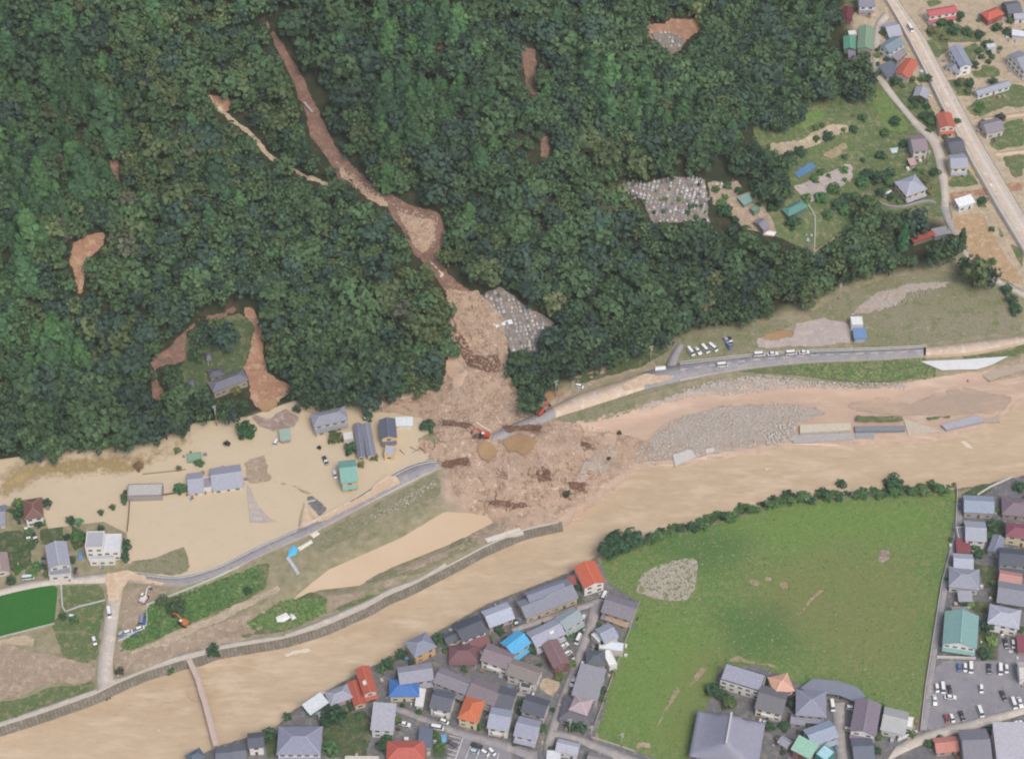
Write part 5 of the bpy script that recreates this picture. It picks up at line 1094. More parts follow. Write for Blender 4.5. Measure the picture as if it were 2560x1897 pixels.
house('mauve-roofed house on the valley lane', 'G', [(q8(850,1342,970,1332,1022,1472,860,1492), g, 2, '94848c')], 'd8d0cc', group=HU)
house('pinkish low shed below the mauve-roofed house', 'G', [(q8(830,1572,912,1552,882,1622,842,1632), s, 0, 'c0a09c')], 'b0a098', 'shed', 'shed', win=False)
house('large lavender hipped house at the head of the walled lane', 'H', [(q8(715,292,922,222,977,372,802,442), h, 2, 'abaebd')], 'dcc8a0', group=HU, extras=('porch',))
house('bright white-roofed workshop by the muddy yard', 'H', [(q8(1290,482,1440,422,1480,502,1330,535), s, 1.5, 'f0f2f4')], 'd0dcdc', 'workshop', 'workshop')
house('long rusty red roofed shed among the trees', 'H', [(q8(850,852,1062,782,1092,812,900,885), s, 1, 'a85248')], '8a7a70', 'shed', 'shed', win=False)
house('grey flat shed roof next to the rusty red shed', 'H', [(q8(1062,765,1190,742,1232,800,1082,832), s, 1, '94939a')], '98948e', 'shed', 'shed', win=False)
# by the lot
house('white site cabin at the gravel lot', 'K', [(q8(1805,322,1915,322,1912,390,1830,392), f, 1, 'ececea')], 'dcdad4', 'cabin', 'cabin', win=False)
house('blue-roofed site cabin at the gravel lot', 'K', [(q8(1828,427,1932,422,1952,500,1850,505), s, 1, '7090bc')], 'a8b0bc', 'cabin', 'cabin', win=False)
# terraces by the cemetery
house('large teal and blue roofed shed on the cemetery terraces', 'O', [(q8(1580,480,1720,420,1790,460,1620,560), h, 1, '5f9088')], '6a7a78', 'shed', 'shed', win=False)
house('pale teal netted shed beside the cemetery', 'O', [(q8(1180,390,1280,360,1310,400,1250,450), s, 0, '86a8a0')], '8a988c', 'shed', 'shed', win=False)
house('small green box shed below the pale teal one', 'O', [(q8(1300,480,1350,455,1370,490,1320,520), f, 0, '7aa088')], '7a9080', 'shed', 'shed', win=False)
house('grey gabled hut above the white signboard', 'O', [(q8(1340,600,1400,545,1450,650,1390,670), g, 1, '8c8a94')], 'a09890', 'shed', 'shed', win=False)
house('blue sheeted garden shelter with green cover on the terraces', 'O', [(q8(1670,190,1820,90,1850,140,1720,215), s, 0, '5a80a8'), (q8(1740,150,1790,130,1800,160,1750,180), s, 2.6, '7aa45a')], '7a8878', 'shelter', 'shelter', win=False)

# ------------------------------------------------------------------ temple hall with its sweeping roof
def temple():
    c, rot, L, Wd = fit('E', [(125,1245),(30,1630),(585,1690),(615,1372)], 5.0)
    root = empty('temple_hall', c, rot, 'great grey temple hall with a sweeping curved roof and pale ridge', 'temple')
    n, m = 14, 18; a, b, H = L/2, Wd/2, Wd*.30; mb = MB(); P = []
    for i in range(n+1):
        row = []
        for j in range(m+1):
            x, y = -a+L*i/n, -b+Wd*j/m
            ex, ey = 1-abs(x)/a, 1-abs(y)/b
            gx_ = min(1, ex/.42)
            z = H*min(ey**1.35 if ey < gx_*1.0 else ey**1.35, (gx_*1.0)**1.25*.62+(.38 if ex > .30 else .38*ex/.30*ex/.30))
            z += .5*(max(0, .3-ex)*max(0, .3-ey))/.09
            row.append((x, y, z))
        P.append(row)
    V = [p for r_ in P for p in r_]; k = m+1
    F = [(i*k+j, (i+1)*k+j, (i+1)*k+j+1, i*k+j+1) for i in range(n) for j in range(m)]
    top = len(V); V2 = V+[(x, y, z-.3) for x, y, z in V]
    F2 = F+[tuple(q+top for q in reversed(f_)) for f_ in F]
    edge = [i*k for i in range(n+1)]+[n*k+j for j in range(1, m+1)]+[i*k+m for i in range(n-1, -1, -1)]+[j for j in range(m-1, 0, -1)]
    F2 += [(edge[q], edge[q]+top, edge[(q+1) % len(edge)]+top, edge[(q+1) % len(edge)]) for q in range(len(edge))]
    mb.poly(V2, F2)
    rf = mb.build('roof', paint('9a9bab', .5, .1, 2.0, streak=1.4), root, (0, 0, 5.0), 0, True)
    r2 = MB(); r2.beam((-a*.62, 0, H+.2), (a*.62, 0, H+.2), .7, .8); r2.build('ridge', paint('c9c8cc', .6, .1), rf)
    for sx in (-1, 1): q = MB(); q.beam((sx*a*.62, 0, H-.1), (sx*a*.66, 0, H+.9), .9, .5); q.build('ridge_end', paint('b8b8be', .6, .1), rf)
    w = MB(); w.box((0, 0, 2.4), (L*.8, Wd*.8, 5.4)); w.build('wall', paint('a8988a', .8, .1), root)
temple()
# long curved canopy on posts
def canopy():
    pts = plane(PX('E', [(965,1040),(1075,958),(1290,978),(1460,1030),(1532,1108),(1445,1160),(1300,1100),(1050,1072)]), 3.2)
    c = pts.mean(0); c[2] = .2; q = pts-c; n = len(q); root = empty('canopy', c, 0, 'long slate-blue canopy curving along the field edge', 'canopy')
    mb = MB(); v = [tuple(x) for x in q]+[(x[0], x[1], x[2]-.2) for x in q]
    mb.poly(v, [tuple(range(n)), tuple(range(2*n-1, n-1, -1))]+[(i, i+n, (i+1) % n+n, (i+1) % n) for i in range(n)])
    mb.build('roof', paint('858b9a', .5, .12, streak=1.5), root)
    for i in (0, 2, 4, 6): p = MB(); p.box((q[i][0]*.93, q[i][1]*.9, 1.4), (.18, .18, 2.9)); p.build('post', M_frame, root)
canopy()

# ------------------------------------------------------------------ vehicles
M_car, _nt, _b = new_mat('car_paint')
_oi = N(_nt, 'ShaderNodeObjectInfo'); _nt.links.new(_oi.outputs['Color'], _b.inputs['Base Color']); _b.inputs['Roughness'].default_value = .3; _b.inputs['Coat Weight'].default_value = .4
M_tyre = paint('2c2c2e', .9, .1)
def loft(mb, rings, m=0):
    n = len(rings[0]); v = [p for r_ in rings for p in r_]
    f = [(i*n+j, (i+1)*n+j, (i+1)*n+(j+1) % n, i*n+(j+1) % n) for i in range(len(rings)-1) for j in range(n)]
    f += [tuple(range(n)), tuple(range(len(v)-1, len(v)-n-1, -1))]
    mb.poly(v, f, m)
def car_meshes(L, W_, prof, cab):
    """prof: (x, hood height) along the car; cab: x of windscreen foot, roof front, roof back, rear foot, roof height"""
    b = MB(); rings = []
    for x, zt, k in prof:
        w2 = W_/2*k; rings.append([(x, -w2*.94, .22), (x, w2*.94, .22), (x, w2, .5), (x, w2*.93, zt), (x, -w2*.93, zt), (x, -w2, .5)])
    loft(b, rings)
    x0, x1, x2, x3, h = cab; zb = prof[2][1]
    b.poly([(x1, -W_*.37, h), (x2, -W_*.37, h), (x2, W_*.37, h), (x1, W_*.37, h), (x1+.05, -W_*.34, h+.06), (x2-.05, -W_*.34, h+.06), (x2-.05, W_*.34, h+.06), (x1+.05, W_*.34, h+.06)],
           [(4, 5, 6, 7), (0, 1, 5, 4), (1, 2, 6, 5), (2, 3, 7, 6), (3, 0, 4, 7), (3, 2, 1, 0)])
    gl = MB(); gl.poly([(x0, -W_*.45, zb-.02), (x3, -W_*.45, zb-.02), (x3, W_*.45, zb-.02), (x0, W_*.45, zb-.02), (x1, -W_*.37, h), (x2, -W_*.37, h), (x2, W_*.37, h), (x1, W_*.37, h)],
            [(4, 5, 6, 7), (0, 1, 5, 4), (1, 2, 6, 5), (2, 3, 7, 6), (3, 0, 4, 7)])
    return b.mesh('body', [M_car]), gl.mesh('windows', [M_glass])
_w = MB(); _w.cyl((0, -.1, 0), (0, .1, 0), .31, .31, 10); WHEEL = _w.mesh('wheel', [M_tyre], False)
CARS = {'sedan': (4.4, 1.7, car_meshes(4.4, 1.7, [(-2.2, .72, .9), (-2.05, .86, 1), (-.9, .9, 1), (.8, .88, 1), (2.0, .72, 1), (2.2, .6, .88)], (1.0, .35, -1.0, -1.75, 1.38))),
        'kei': (3.4, 1.48, car_meshes(3.4, 1.48, [(-1.7, .8, .92), (-1.62, .95, 1), (-.6, .98, 1), (.7, .95, 1), (1.5, .82, 1), (1.7, .66, .9)], (1.15, .6, -1.35, -1.66, 1.6))),
        'van': (4.7, 1.75, car_meshes(4.7, 1.75, [(-2.35, .95, .94), (-2.28, 1.1, 1), (-.6, 1.1, 1), (1.6, 1.05, 1), (2.2, .85, 1), (2.35, .65, .9)], (2.0, 1.35, -2.1, -2.3, 1.9)))}
def car(fr, x1, y1, x2, y2, col, typ, label, group=None, dz=.22):
    L, W_, (bm_, gm) = CARS[typ]
    a, b = ground(PX(fr, [(x1, y1), (x2, y2)]), .8); d = b-a; c = (a+b)/2
    loc = (c[0], c[1], float(Hgt(c[0], c[1]))+dz)
    root = empty('parked_car' if typ != 'van' else 'parked_van', loc, math.atan2(d[1], d[0]), label, 'car' if typ != 'van' else 'van', group)
    o = obj('body', bm_, root); o.color = C(col)
    obj('windows', gm, root)
    for sx in (-1, 1):
        for sy in (-1, 1): obj('wheel', WHEEL, root, (sx*L*.31, sy*(W_/2-.1), .31))
    return root
WH, BK, SV, BL, RE = 'f4f4f2', '3a3c42', 'b8bcc2', '5a78b4', 'a84a4e'
cp = 'cars in the big car park'
for x, y, dx, dy, col, t, lb in (
    (455,1125,1,22,BL,'kei','blue hatchback in the row below the teal-roofed hall'), (490,1125,1,22,WH,'kei','white car beside the blue hatchback under the teal-roofed hall'), (523,1125,1,24,WH,'van','white van at the end of the row below the teal-roofed hall'),
    (628,1130,1,22,BK,'sedan','lone dark car at the north edge of the car park'), (693,1135,1,26,WH,'van','white van in the north-east pair of the car park'), (728,1132,1,22,WH,'kei','white car next to the north-east white van'),
    (328,1243,4,22,WH,'kei','small white car west of the white van in the middle of the car park'), (362,1242,3,26,WH,'van','large white van in the western cluster of the car park'), (401,1250,6,18,BK,'kei','dark car tucked beside the western white van'),
    (405,1294,22,1,WH,'sedan','white car standing crosswise in the western cluster'), (315,1310,3,22,WH,'sedan','white car nearest the field lane in the car park'), (583,1247,2,22,WH,'kei','single white car in the middle of the asphalt'),
    (710,1285,10,22,BK,'sedan','black car angled in the eastern car park'), (770,1330,8,22,WH,'van','white van in the angled pair at the south-east edge'), (806,1323,8,22,WH,'sedan','white car in the angled pair at the south-east edge'),
    (382,1418,6,18,RE,'kei','red car at the southern edge of the car park'), (414,1416,8,18,WH,'kei','white car touching the red car'), (472,1402,8,20,BK,'sedan','black car at the southern edge east of the red car'), (578,1378,8,20,WH,'van','white van at the southern edge of the car park'),
    (725,985,4,22,BK,'sedan','black car in the curved yard above the car park'), (768,990,4,20,WH,'kei','white car in the curved yard above the car park'), (788,1443,20,-4,WH,'sedan','white car on the roof-level drive south of the car park')):
    car('F', x-dx/2, y-dy/2, x+dx/2, y+dy/2, col, t, lb, cp)
for fr, x, y, dx, dy, col, t, lb in (
    ('K',437,617,30,40,WH,'van','first white van from the lane in the grass parking row'), ('K',498,610,34,42,WH,'sedan','white car second from the lane in the grass parking row'), ('K',560,595,36,40,WH,'van','white van third from the lane in the grass parking row'), ('K',628,582,36,30,WH,'van','white van at the far end of the grass parking row'),
    ('K',745,520,24,30,SV,'sedan','silver car beside the black car on the grass verge'), ('K',778,522,14,36,BK,'sedan','black car on the grass verge'), ('K',766,572,20,26,BL,'kei','small blue car below the black car on the verge'),
    ('K',1025,645,80,-6,WH,'van','white vehicle at the west end of the roadside queue'), ('K',1142,638,70,-6,WH,'sedan','second white vehicle in the roadside queue'), ('K',1300,632,74,-6,WH,'van','third white vehicle in the roadside queue'), ('K',1412,626,70,-6,WH,'sedan','white vehicle at the east end of the roadside queue'),
    ('K',708,736,90,-8,WH,'van','large white van driving on the grey road'), ('J',1338,572,40,10,WH,'kei','small white truck on the muddy road shoulder'),
    ('D',1070,246,14,-30,WH,'van','white van parked at the lane top by the orange-red house'), ('D',890,440,10,-30,WH,'kei','white car at the greenish grey house corner'), ('D',300,462,-20,-40,BK,'sedan','dark car beside the pale lavender riverside house'), ('D',845,622,-16,36,WH,'van','white van in the garden by the lane'),
    ('D',720,680,40,-26,WH,'sedan','white car beside the maroon-walled house'), ('D',755,742,36,-20,WH,'kei','white car in front of the maroon-walled house'), ('D',880,842,10,-30,WH,'kei','white car beside the dark slate roof at the field lane'), ('D',802,986,-14,40,WH,'sedan','white car on the lane near the plain grey house'),
    ('C',1280,1350,60,14,WH,'sedan','white car on the concrete yard by the silver-grey house'), ('C',1560,1382,56,10,WH,'van','white van at the slate shed corner'), ('C',1620,1330,50,20,WH,'kei','white car in front of the dark slate balcony house'),
    ('C',1900,1535,44,14,BK,'sedan','dark car in the striped car park'), ('C',1880,1590,50,14,'c0dce4','kei','pale blue car in the striped car park'), ('C',1970,1600,40,24,WH,'kei','white car in the striped car park next to the pale blue one'), ('C',2030,1590,30,30,WH,'kei','white car at the lane side of the striped car park'), ('C',1690,1520,40,20,'6e5a64','sedan','dark plum car on the striped bays'),
    ('E',1242,1192,10,60,WH,'van','white van on the tan lane by the curved canopy'), ('E',1400,1213,50,8,WH,'kei','white car beside the mauve gabled house'), ('E',1380,1398,50,10,'ece4cc','kei','cream car under the mauve gable end'),
    ('B',940,392,6,40,WH,'van','white van on the mud-covered side road'), ('B',812,636,10,36,WH,'kei','white car parked west of the side road'), ('B',243,92,60,-6,'d8e8ea','van','pale van by the garden above the paddy'), ('B',630,430,34,4,WH,'kei','small white truck in the scrub field'),
    ('B',1205,530,34,-12,WH,'kei','white car in the fenced yard corner beside the blue tarp'), ('B',1103,562,36,-12,WH,'kei','white car between the blue tarps in the fenced yard'), ('B',1045,575,30,-30,SV,'kei','silver car at the west end of the blue tarps'), ('B',1222,455,6,-40,'8890b0','van','grey-blue truck in the fenced yard corner'),
    ('H',1645,346,20,34,WH,'sedan','white car on the mud road crossing'), ('H',635,418,70,-40,WH,'van','white van below the large lavender hipped house'), ('H',1140,560,40,-6,WH,'kei','white car at the lane fork by the walled lane') if False else ('G',845,305,24,40,WH,'van','white van on the highway near the slate-blue house'),
    ('A',300,1350,16,50,BK,'sedan','dark car on the drive south of the brown hipped roof'), ('A',235,1320,10,40,WH,'van','white van beside the drive of the brown hipped roof'), ('I',1440,532,20,-40,WH,'kei','white car swept against the flooded wreck') if False else ('M',1172,1258,20,-40,WH,'kei','white car swept against the collapsed wreck'),
    ('I',873,690,24,50,BK,'sedan','black car stranded in the flood water'), ('I',955,815,6,36,WH,'kei','white car stranded by the teal-green roof')):
    car(fr, x-dx/2, y-dy/2, x+dx/2, y+dy/2, col, t, lb, None, .55 if fr in 'KJ' and y > 600 and lb.find('grass') < 0 else (1.7 if 'highway' in lb else .3))

# excavators
def digger(fr, x, y, ang, col, label, dz=.4):
    p = G1(fr, x, y, dz); root = empty('excavator', p, ang, label, 'excavator'); m = paint(col, .5, .1)
    for sy in (-1, 1):
        t = MB(); t.box((0, sy*.95, .42), (3.3, .55, .8), topy=.9); t.cyl((-1.65, sy*.95-.27, .42), (-1.65, sy*.95+.27, .42), .4); t.cyl((1.65, sy*.95-.27, .42), (1.65, sy*.95+.27, .42), .4); t.build('track', M_tyre, root)
    b = MB(); b.box((-.5, -.1, 1.35), (2.9, 2.3, 1.0), top=.92); b.box((-1.6, 0, 1.6), (.7, 2.2, 1.0), top=.9); b.build('body', m, root)
    c = MB(); c.box((.55, .65, 2.0), (1.3, .95, 1.5), top=.85); cb = c.build('cab', M_glass, root)
    c2 = MB(); c2.box((.5, .65, 2.8), (1.2, .9, .12)); c2.build('cab_roof', M_white, cb)
    d = MB(); d.beam((.9, -.4, 1.5), (2.8, -.4, 3.9), .42, .5); d.beam((2.8, -.4, 3.9), (4.6, -.4, 3.3), .38, .45); d.build('boom', m, root)
    e = MB(); e.beam((4.4, -.4, 3.5), (5.2, -.4, 1.2), .3, .36); ar = e.build('arm', m, root)
    k = MB(); k.poly([(4.7, -.95, 1.3), (4.7, .15, 1.3), (5.5, .15, 1.2), (5.5, -.95, 1.2), (5.0, -.9, .3), (5.0, .1, .3), (5.3, .1, .35), (5.3, -.9, .35)], [(0, 1, 5, 4), (1, 2, 6, 5), (2, 3, 7, 6), (3, 0, 4, 7), (4, 5, 6, 7)]); k.build('bucket', M_dark, ar)
digger('J', 520, 1000, 3.0, 'd0583a', 'orange excavator working at the west end of the cleared road piece')
digger('J', 1000, 800, .8, 'd8503c', 'red-orange excavator at the east end of the cleared road piece')
digger('B', 1580, 490, 2.6, 'd07a48', 'orange excavator beside the muddy riverside track')
digger('B', 1240, 282, 1.2, 'e4dcd8', 'white excavator on the brown yard by the road bend')

# ------------------------------------------------------------------ poles
def pole(fr, x, y, label, hgt=10.0):
    p = G1(fr, x, y); root = empty('utility_pole', p, .35, label, 'utility pole')
    m = paint('b8b2aa', .8, .1); a = MB(); a.cyl((0, 0, -.4), (0, 0, hgt), .19, .12, 8); a.build('shaft', m, root, smooth=True)
    for z in (hgt-.5, hgt-1.3): c = MB(); c.beam((-.9, .12, z), (.9, .12, z), .1, .1); ca = c.build('crossarm', M_frame, root)
    t = MB(); t.cyl((.3, -.2, hgt-2.8), (.3, -.2, hgt-1.9), .26); t.build('transformer', m, root)
for a in (('D',770,1430,'utility pole behind the house with the pinkish upper roof'), ('D',955,1490,'utility pole at the field corner by the lane'), ('D',1215,1552,'utility pole at the south edge of the grass field'), ('M',663,1118,'pale utility pole at the hill foot by the flood edge',13), ('J',1133,655,'utility pole at the muddy pool by the road'),
    ('K',90,702,'utility pole where the lane meets the road'), ('K',855,325,'pole at the forest edge above the parked cars',8), ('K',1708,168,'utility pole against the forest above the gravel lot'), ('C',548,1345,'utility pole by the green-walled riverside building',8), ('G',1010,1620,'utility pole by the pinkish low shed',9)): pole(*a)

# ------------------------------------------------------------------ river wall, bridge, broken levee
def block_mat(name, cols):
    m, nt, b = new_mat(name); geo = N(nt, 'ShaderNodeNewGeometry')
    c = mixc(nt, geo.outputs['Random Per Island'], C(cols[0]), C(cols[1])); c = mixc(nt, nz(nt, geo.outputs['Position'], .35, 6), c, C(cols[2]))
    nt.links.new(c, b.inputs['Base Color']); b.inputs['Roughness'].default_value = .9; return m
M_stone = block_mat('river_stone', ['a0968c', '877d76', '76725f'])
def levee_wall():
    line = plane(PX('W', LEVEE), 0.0)[:, :2]; n = int(np.linalg.norm(np.diff(line, axis=0), axis=1).sum()/1.4)
    c = smooth(resample(line, n), 3); t = np.gradient(c, axis=0); t /= np.linalg.norm(t, axis=1)[:, None]; nr = np.column_stack([t[:, 1], -t[:, 0]])
    root = empty('levee_wall', (c[n//2, 0], c[n//2, 1], 0), 0, 'long stone river wall with pale coping beside the brown river', 'river wall')
    org = np.array([c[n//2, 0], c[n//2, 1], 0]); bk = MB(); st = MB(); cp_ = MB(); rows = 5
    P = lambda i, k, out=0.0: np.array([*(c[i]+nr[i]*(.6+2.6*k+out)), .5-4.3*k])-org
    for i in range(n-1):
        bk.face([P(i, 0, -.05), P(i, 1, -.05), P(i+1, 1, -.05), P(i+1, 0, -.05)])
        for k in range(rows):
            o = rng.uniform(.06, .2); g0 = .04
            a_, b_, c_, d_ = P(i, (k+g0)/rows, o), P(i, (k+1-g0)/rows, o), P(i+1, (k+1-g0)/rows, o), P(i+1, (k+g0)/rows, o)
            u = (d_-a_)*.05; q = [a_+u, b_+u, c_-u, d_-u]; w = [P(i, (k+g0)/rows)+u, P(i, (k+1-g0)/rows)+u, P(i+1, (k+1-g0)/rows)-u, P(i+1, (k+g0)/rows)-u]
            st.poly(q+w, [(0, 1, 2, 3), (0, 4, 5, 1), (1, 5, 6, 2), (2, 6, 7, 3), (3, 7, 4, 0)])
        if i % 3 == 0 and i+3 < n: cp_.beam(P(i, 0)+[0, 0, .1], P(i+3, 0)+[0, 0, .1], .55, .5)
    bk.build('backing', M_dark, root); tag(st.build('stone', M_stone, root), kind='stuff'); cp_.build('coping', paint('cfc6b8', .8, .12), root)
levee_wall()
def slab(name, fr, quad, z, th, col, label=None, cat=None, kind=None, ztilt=(0, 0, 0, 0), parent=None, var=.15):
    pts = np.array([plane(PX(fr, [q]), z+dz)[0] for q, dz in zip(quad, ztilt)]); c = pts.mean(0); c[2] = z-th; q = pts-c; n = len(q); mb = MB()
    v = [tuple(x) for x in q]+[(x[0], x[1], x[2]-th) for x in q]
    mb.poly(v, [tuple(range(n)), tuple(range(2*n-1, n-1, -1))]+[(i, i+n, (i+1) % n+n, (i+1) % n) for i in range(n)])
    return tag(mb.build(name, paint(col, .85, var), parent, c), label, cat, None, kind)
def bridge():
    A = [(1625,795),(1700,950),(1745,1110),(1765,1165),(1860,1535)]
    pts = plane(PX('B', A), .3); c0 = pts.mean(0); c0[2] = -3.2; q = pts-c0; root = empty('footbridge', c0, 0, 'narrow pinkish concrete footbridge across the brown river', 'footbridge')
    qq = resample(q, 26); d = MB(); rl = MB(); pst = MB()
    for i in range(len(qq)-1): d.beam(qq[i]-[0, 0, .2], qq[i+1]-[0, 0, .2], 2.0, .4)
    d.build('deck', paint('cdb8ae', .85, .12), root)
    t = np.gradient(qq, axis=0); t /= np.linalg.norm(t, axis=1)[:, None]
    for sd in (-1, 1):
        r_ = MB(); e = qq+np.column_stack([t[:, 1], -t[:, 0], 0*t[:, 0]])*sd*.95
        for i in range(len(e)-1): r_.beam(e[i]+[0, 0, .35], e[i+1]+[0, 0, .35], .16, .22)
        r_.build('kerb', paint('d6c4ba', .85, .12), root)
    for k in (.22, .45, .64, .85):
        p = qq[int(k*25)]; m = MB(); m.box((p[0], p[1], (p[2]-3)/2), (.9, 2.4, p[2]+2.6), rz=.3); m.build('pier', paint('8f857e', .9, .15), root)
bridge()
def driftring():
    p = plane(PX('B', [(1700,1085)]), -3.0)[0]; mb = MB()
    for i in range(10):
        a = 1.2+i*.42; b = a+.45; mb.beam((math.cos(a)*2.6-.8, math.sin(a)*3.2, .5), (math.cos(b)*2.6-.8, math.sin(b)*3.2, .5), .35, .3)
    tag(mb.build('pipe_loop', paint('cdbba8', .8, .15), None, p), 'pale pipe bent in a loop against the footbridge pier', 'pipe')
driftring()
lab = 'broken levee piece standing in the flood channel'
slab('levee_fragment', 'L', [(0,1245),(0,1312),(438,1290),(436,1226),(425,1180),(385,1190)], -.4, 2.5, 'd0c6b2', 'cream-topped piece of broken levee in the river', 'levee fragment')
slab('levee_fragment', 'L', [(-60,1335),(-60,1402),(462,1372),(460,1312)], -1.6, 2.0, 'b4b0ac', 'long grey footing slab below the cream-topped levee piece', 'levee fragment')
slab('levee_fragment', 'L', [(472,1255),(475,1300),(905,1290),(902,1250)], -.6, 2.6, '8b8d94', 'dark grey levee wall with grass along its top', 'levee fragment')
slab('levee_fragment', 'L', [(475,1310),(478,1362),(640,1362),(640,1300)], -1.8, 1.5, 'a4a4a8', 'small grey block leaning on the dark levee wall', 'levee fragment')
slab('levee_fragment', 'L', [(888,1190),(918,1290),(930,1330),(1232,1302),(1225,1250),(1060,1215)], -1.7, 1.6, 'c9bcaa', 'low pale concrete piece between two levee walls', 'levee fragment')
slab('levee_fragment', 'L', [(1218,1245),(1262,1290),(1585,1212),(1520,1158)], -.3, 2.7, 'a9a8b0', 'tilted grey road slab on the broken levee', 'levee fragment', ztilt=(0, -.7, -.3, .4))
slab('levee_fragment', 'L', [(1545,1200),(1580,1230),(1720,1215),(1720,1160)], -1.9, 1.4, 'b8a898', 'rubbly end of the broken levee in the river', 'levee fragment')
drape('levee_grass', 'L', [(440,1180),(890,1185),(900,1245),(470,1250)], M_grass, .2, 2.0, lift=1.7)
drape('levee_grass', 'L', [(1050,1180),(1310,1165),(1300,1200),(1100,1225)], M_grass, .2, 2.0, lift=.9)
for i, (fr, q, lb) in enumerate((('K',[(285,1500),(300,1600),(480,1520),(440,1455)],'tilted grey slab at the west end of the gravel shoal'), ('K',[(560,1455),(570,1490),(640,1470),(640,1440)],'small pale slab on the gravel shoal rim'), ('J',[(1115,930),(1130,950),(1265,910),(1230,880)],'white concrete slab below the road end'),
     ('W',None,''))):
    if q: slab('concrete_slab', fr, q, -1.6 if fr == 'K' else -.2, .5, 'cbc6c0', lb, 'concrete slab', ztilt=(.2, -.2, -.1, .3))
slab('concrete_slab', 'W', [(1055,1172),(1062,1180),(1140,1160),(1130,1148)], .5, 1.2, 'ddd6cc', 'pale slab at the broken end of the river wall', 'concrete slab')
slab('concrete_slab', 'W', [(1150,1150),(1160,1158),(1222,1138),(1215,1132)], -1.2, 1.0, 'c9bcae', 'sunken slab off the end of the river wall', 'concrete slab')
drape('spillway_apron', 'L', [(1035,705),(1400,690),(1795,662),(1650,735),(1520,775),(1220,783)], paint('e2e4e4', .8, .08, 3.0), 0, 3.0, lift=.5)
slab('revetment', 'L', [(1520,790),(1640,870),(1700,840),(1930,770),(1930,640),(1650,735)], -.6, .6, 'b7a897', kind='structure', ztilt=(-.5, -.6, -.4, 0, .4, .2))
slab('timber_baulk', 'L', [(1412,800),(1440,875),(1452,872),(1428,796)], -1.5, .5, '6e5648', 'dark baulk stuck upright in the sediment by the apron', 'timber')
def sheetcover(fr, q, z, col, name, label, cat):
    pts = ground(PX(fr, q), z); c = pts.mean(0); n = len(pts); ctr = np.array([0, 0, .35]); mb = MB(); p = pts-c
    for i in range(n):
        j = (i+1) % n; m1 = (p[i]+p[j])/2*.95+[0, 0, rng.uniform(-.1, .25)]
        mb.face([p[i], m1, ctr]); mb.face([m1, p[j], ctr]); mb.face([p[i], p[i]-[0, 0, .5], m1-[0, 0, .6], m1]); mb.face([m1, m1-[0, 0, .6], p[j]-[0, 0, .5], p[j]])
    tag(mb.build(name, paint(col, .5, .12), None, c), label, cat)
sheetcover('I', [(560,1460),(590,1420),(640,1440),(620,1500),(540,1530)], .4, '62c4ec', 'tarpaulin', 'bright blue tarpaulin below the main road', 'tarpaulin')
sheetcover('B', [(1125,560),(1170,540),(1190,560),(1130,590)], .3, '4a74b8', 'tarpaulin', 'dark blue tarpaulin between the white cars in the fenced yard', 'tarpaulin')
sheetcover('B', [(1030,600),(1070,580),(1080,600),(1035,620)], .3, '4a74b8', 'tarpaulin', 'dark blue tarpaulin at the west corner of the fenced yard', 'tarpaulin')
sheetcover('B', [(1205,480),(1255,430),(1262,500),(1225,510)], .3, '3f66ac', 'tarpaulin', 'dark blue tarpaulin under the truck in the fenced yard', 'tarpaulin')
sheetcover('C', [(1590,1440),(1635,1440),(1640,1500),(1600,1520)], .3, '70b4e0', 'tarpaulin', 'light blue tarpaulin in the garden by the car park', 'tarpaulin')
sheetcover('A', [(670,1490),(700,1470),(715,1530),(680,1550)], .3, '6a9cd8', 'tarpaulin', 'blue tarpaulin beside the modern white house', 'tarpaulin')
sheetcover('C', [(170,430),(260,390),(300,430),(240,470),(180,470)], .6, 'f2f0ec', 'polytunnel', 'torn white greenhouse sheet in the riverside grass', 'greenhouse')
sheetcover('C', [(290,400),(320,405),(350,440),(310,455)], .4, 'eceae4', 'polytunnel', 'small torn white sheet east of the greenhouse sheet', 'greenhouse')
sheetcover('G', [(645,1460),(730,1450),(720,1500),(670,1510)], .5, 'd4e2ea', 'tarpaulin', 'pale sheet on the green terrace below the lane', 'tarpaulin')
sheetcover('O', [(1340,650),(1420,670),(1520,690),(1500,720),(1400,710)], .6, 'e8e4e0', 'tarpaulin', 'white sheeting at the lower edge of the terraces', 'tarpaulin')
sheetcover('N', [(800,1065),(960,1025),(975,1060),(830,1100)], .6, 'e6e6e6', 'tarpaulin', 'white sheet at the edge of the slide-side cemetery', 'tarpaulin')
sheetcover('K', [(130,745),(220,738),(225,765),(130,775)], .9, 'f2f2f0', 'trailer', 'white covered trailer where the lane meets the road', 'trailer')
sheetcover('I', [(630,1440),(750,1370),(765,1395),(650,1465)], .4, 'ece8e0', 'sandbags', 'line of white sandbags beside the blue tarpaulin', 'sandbags')
sheetcover('I', [(740,1330),(800,1295),(825,1320),(770,1355)], .4, 'eae4d8', 'sandbags', 'white sandbag heap on the road shoulder', 'sandbags')

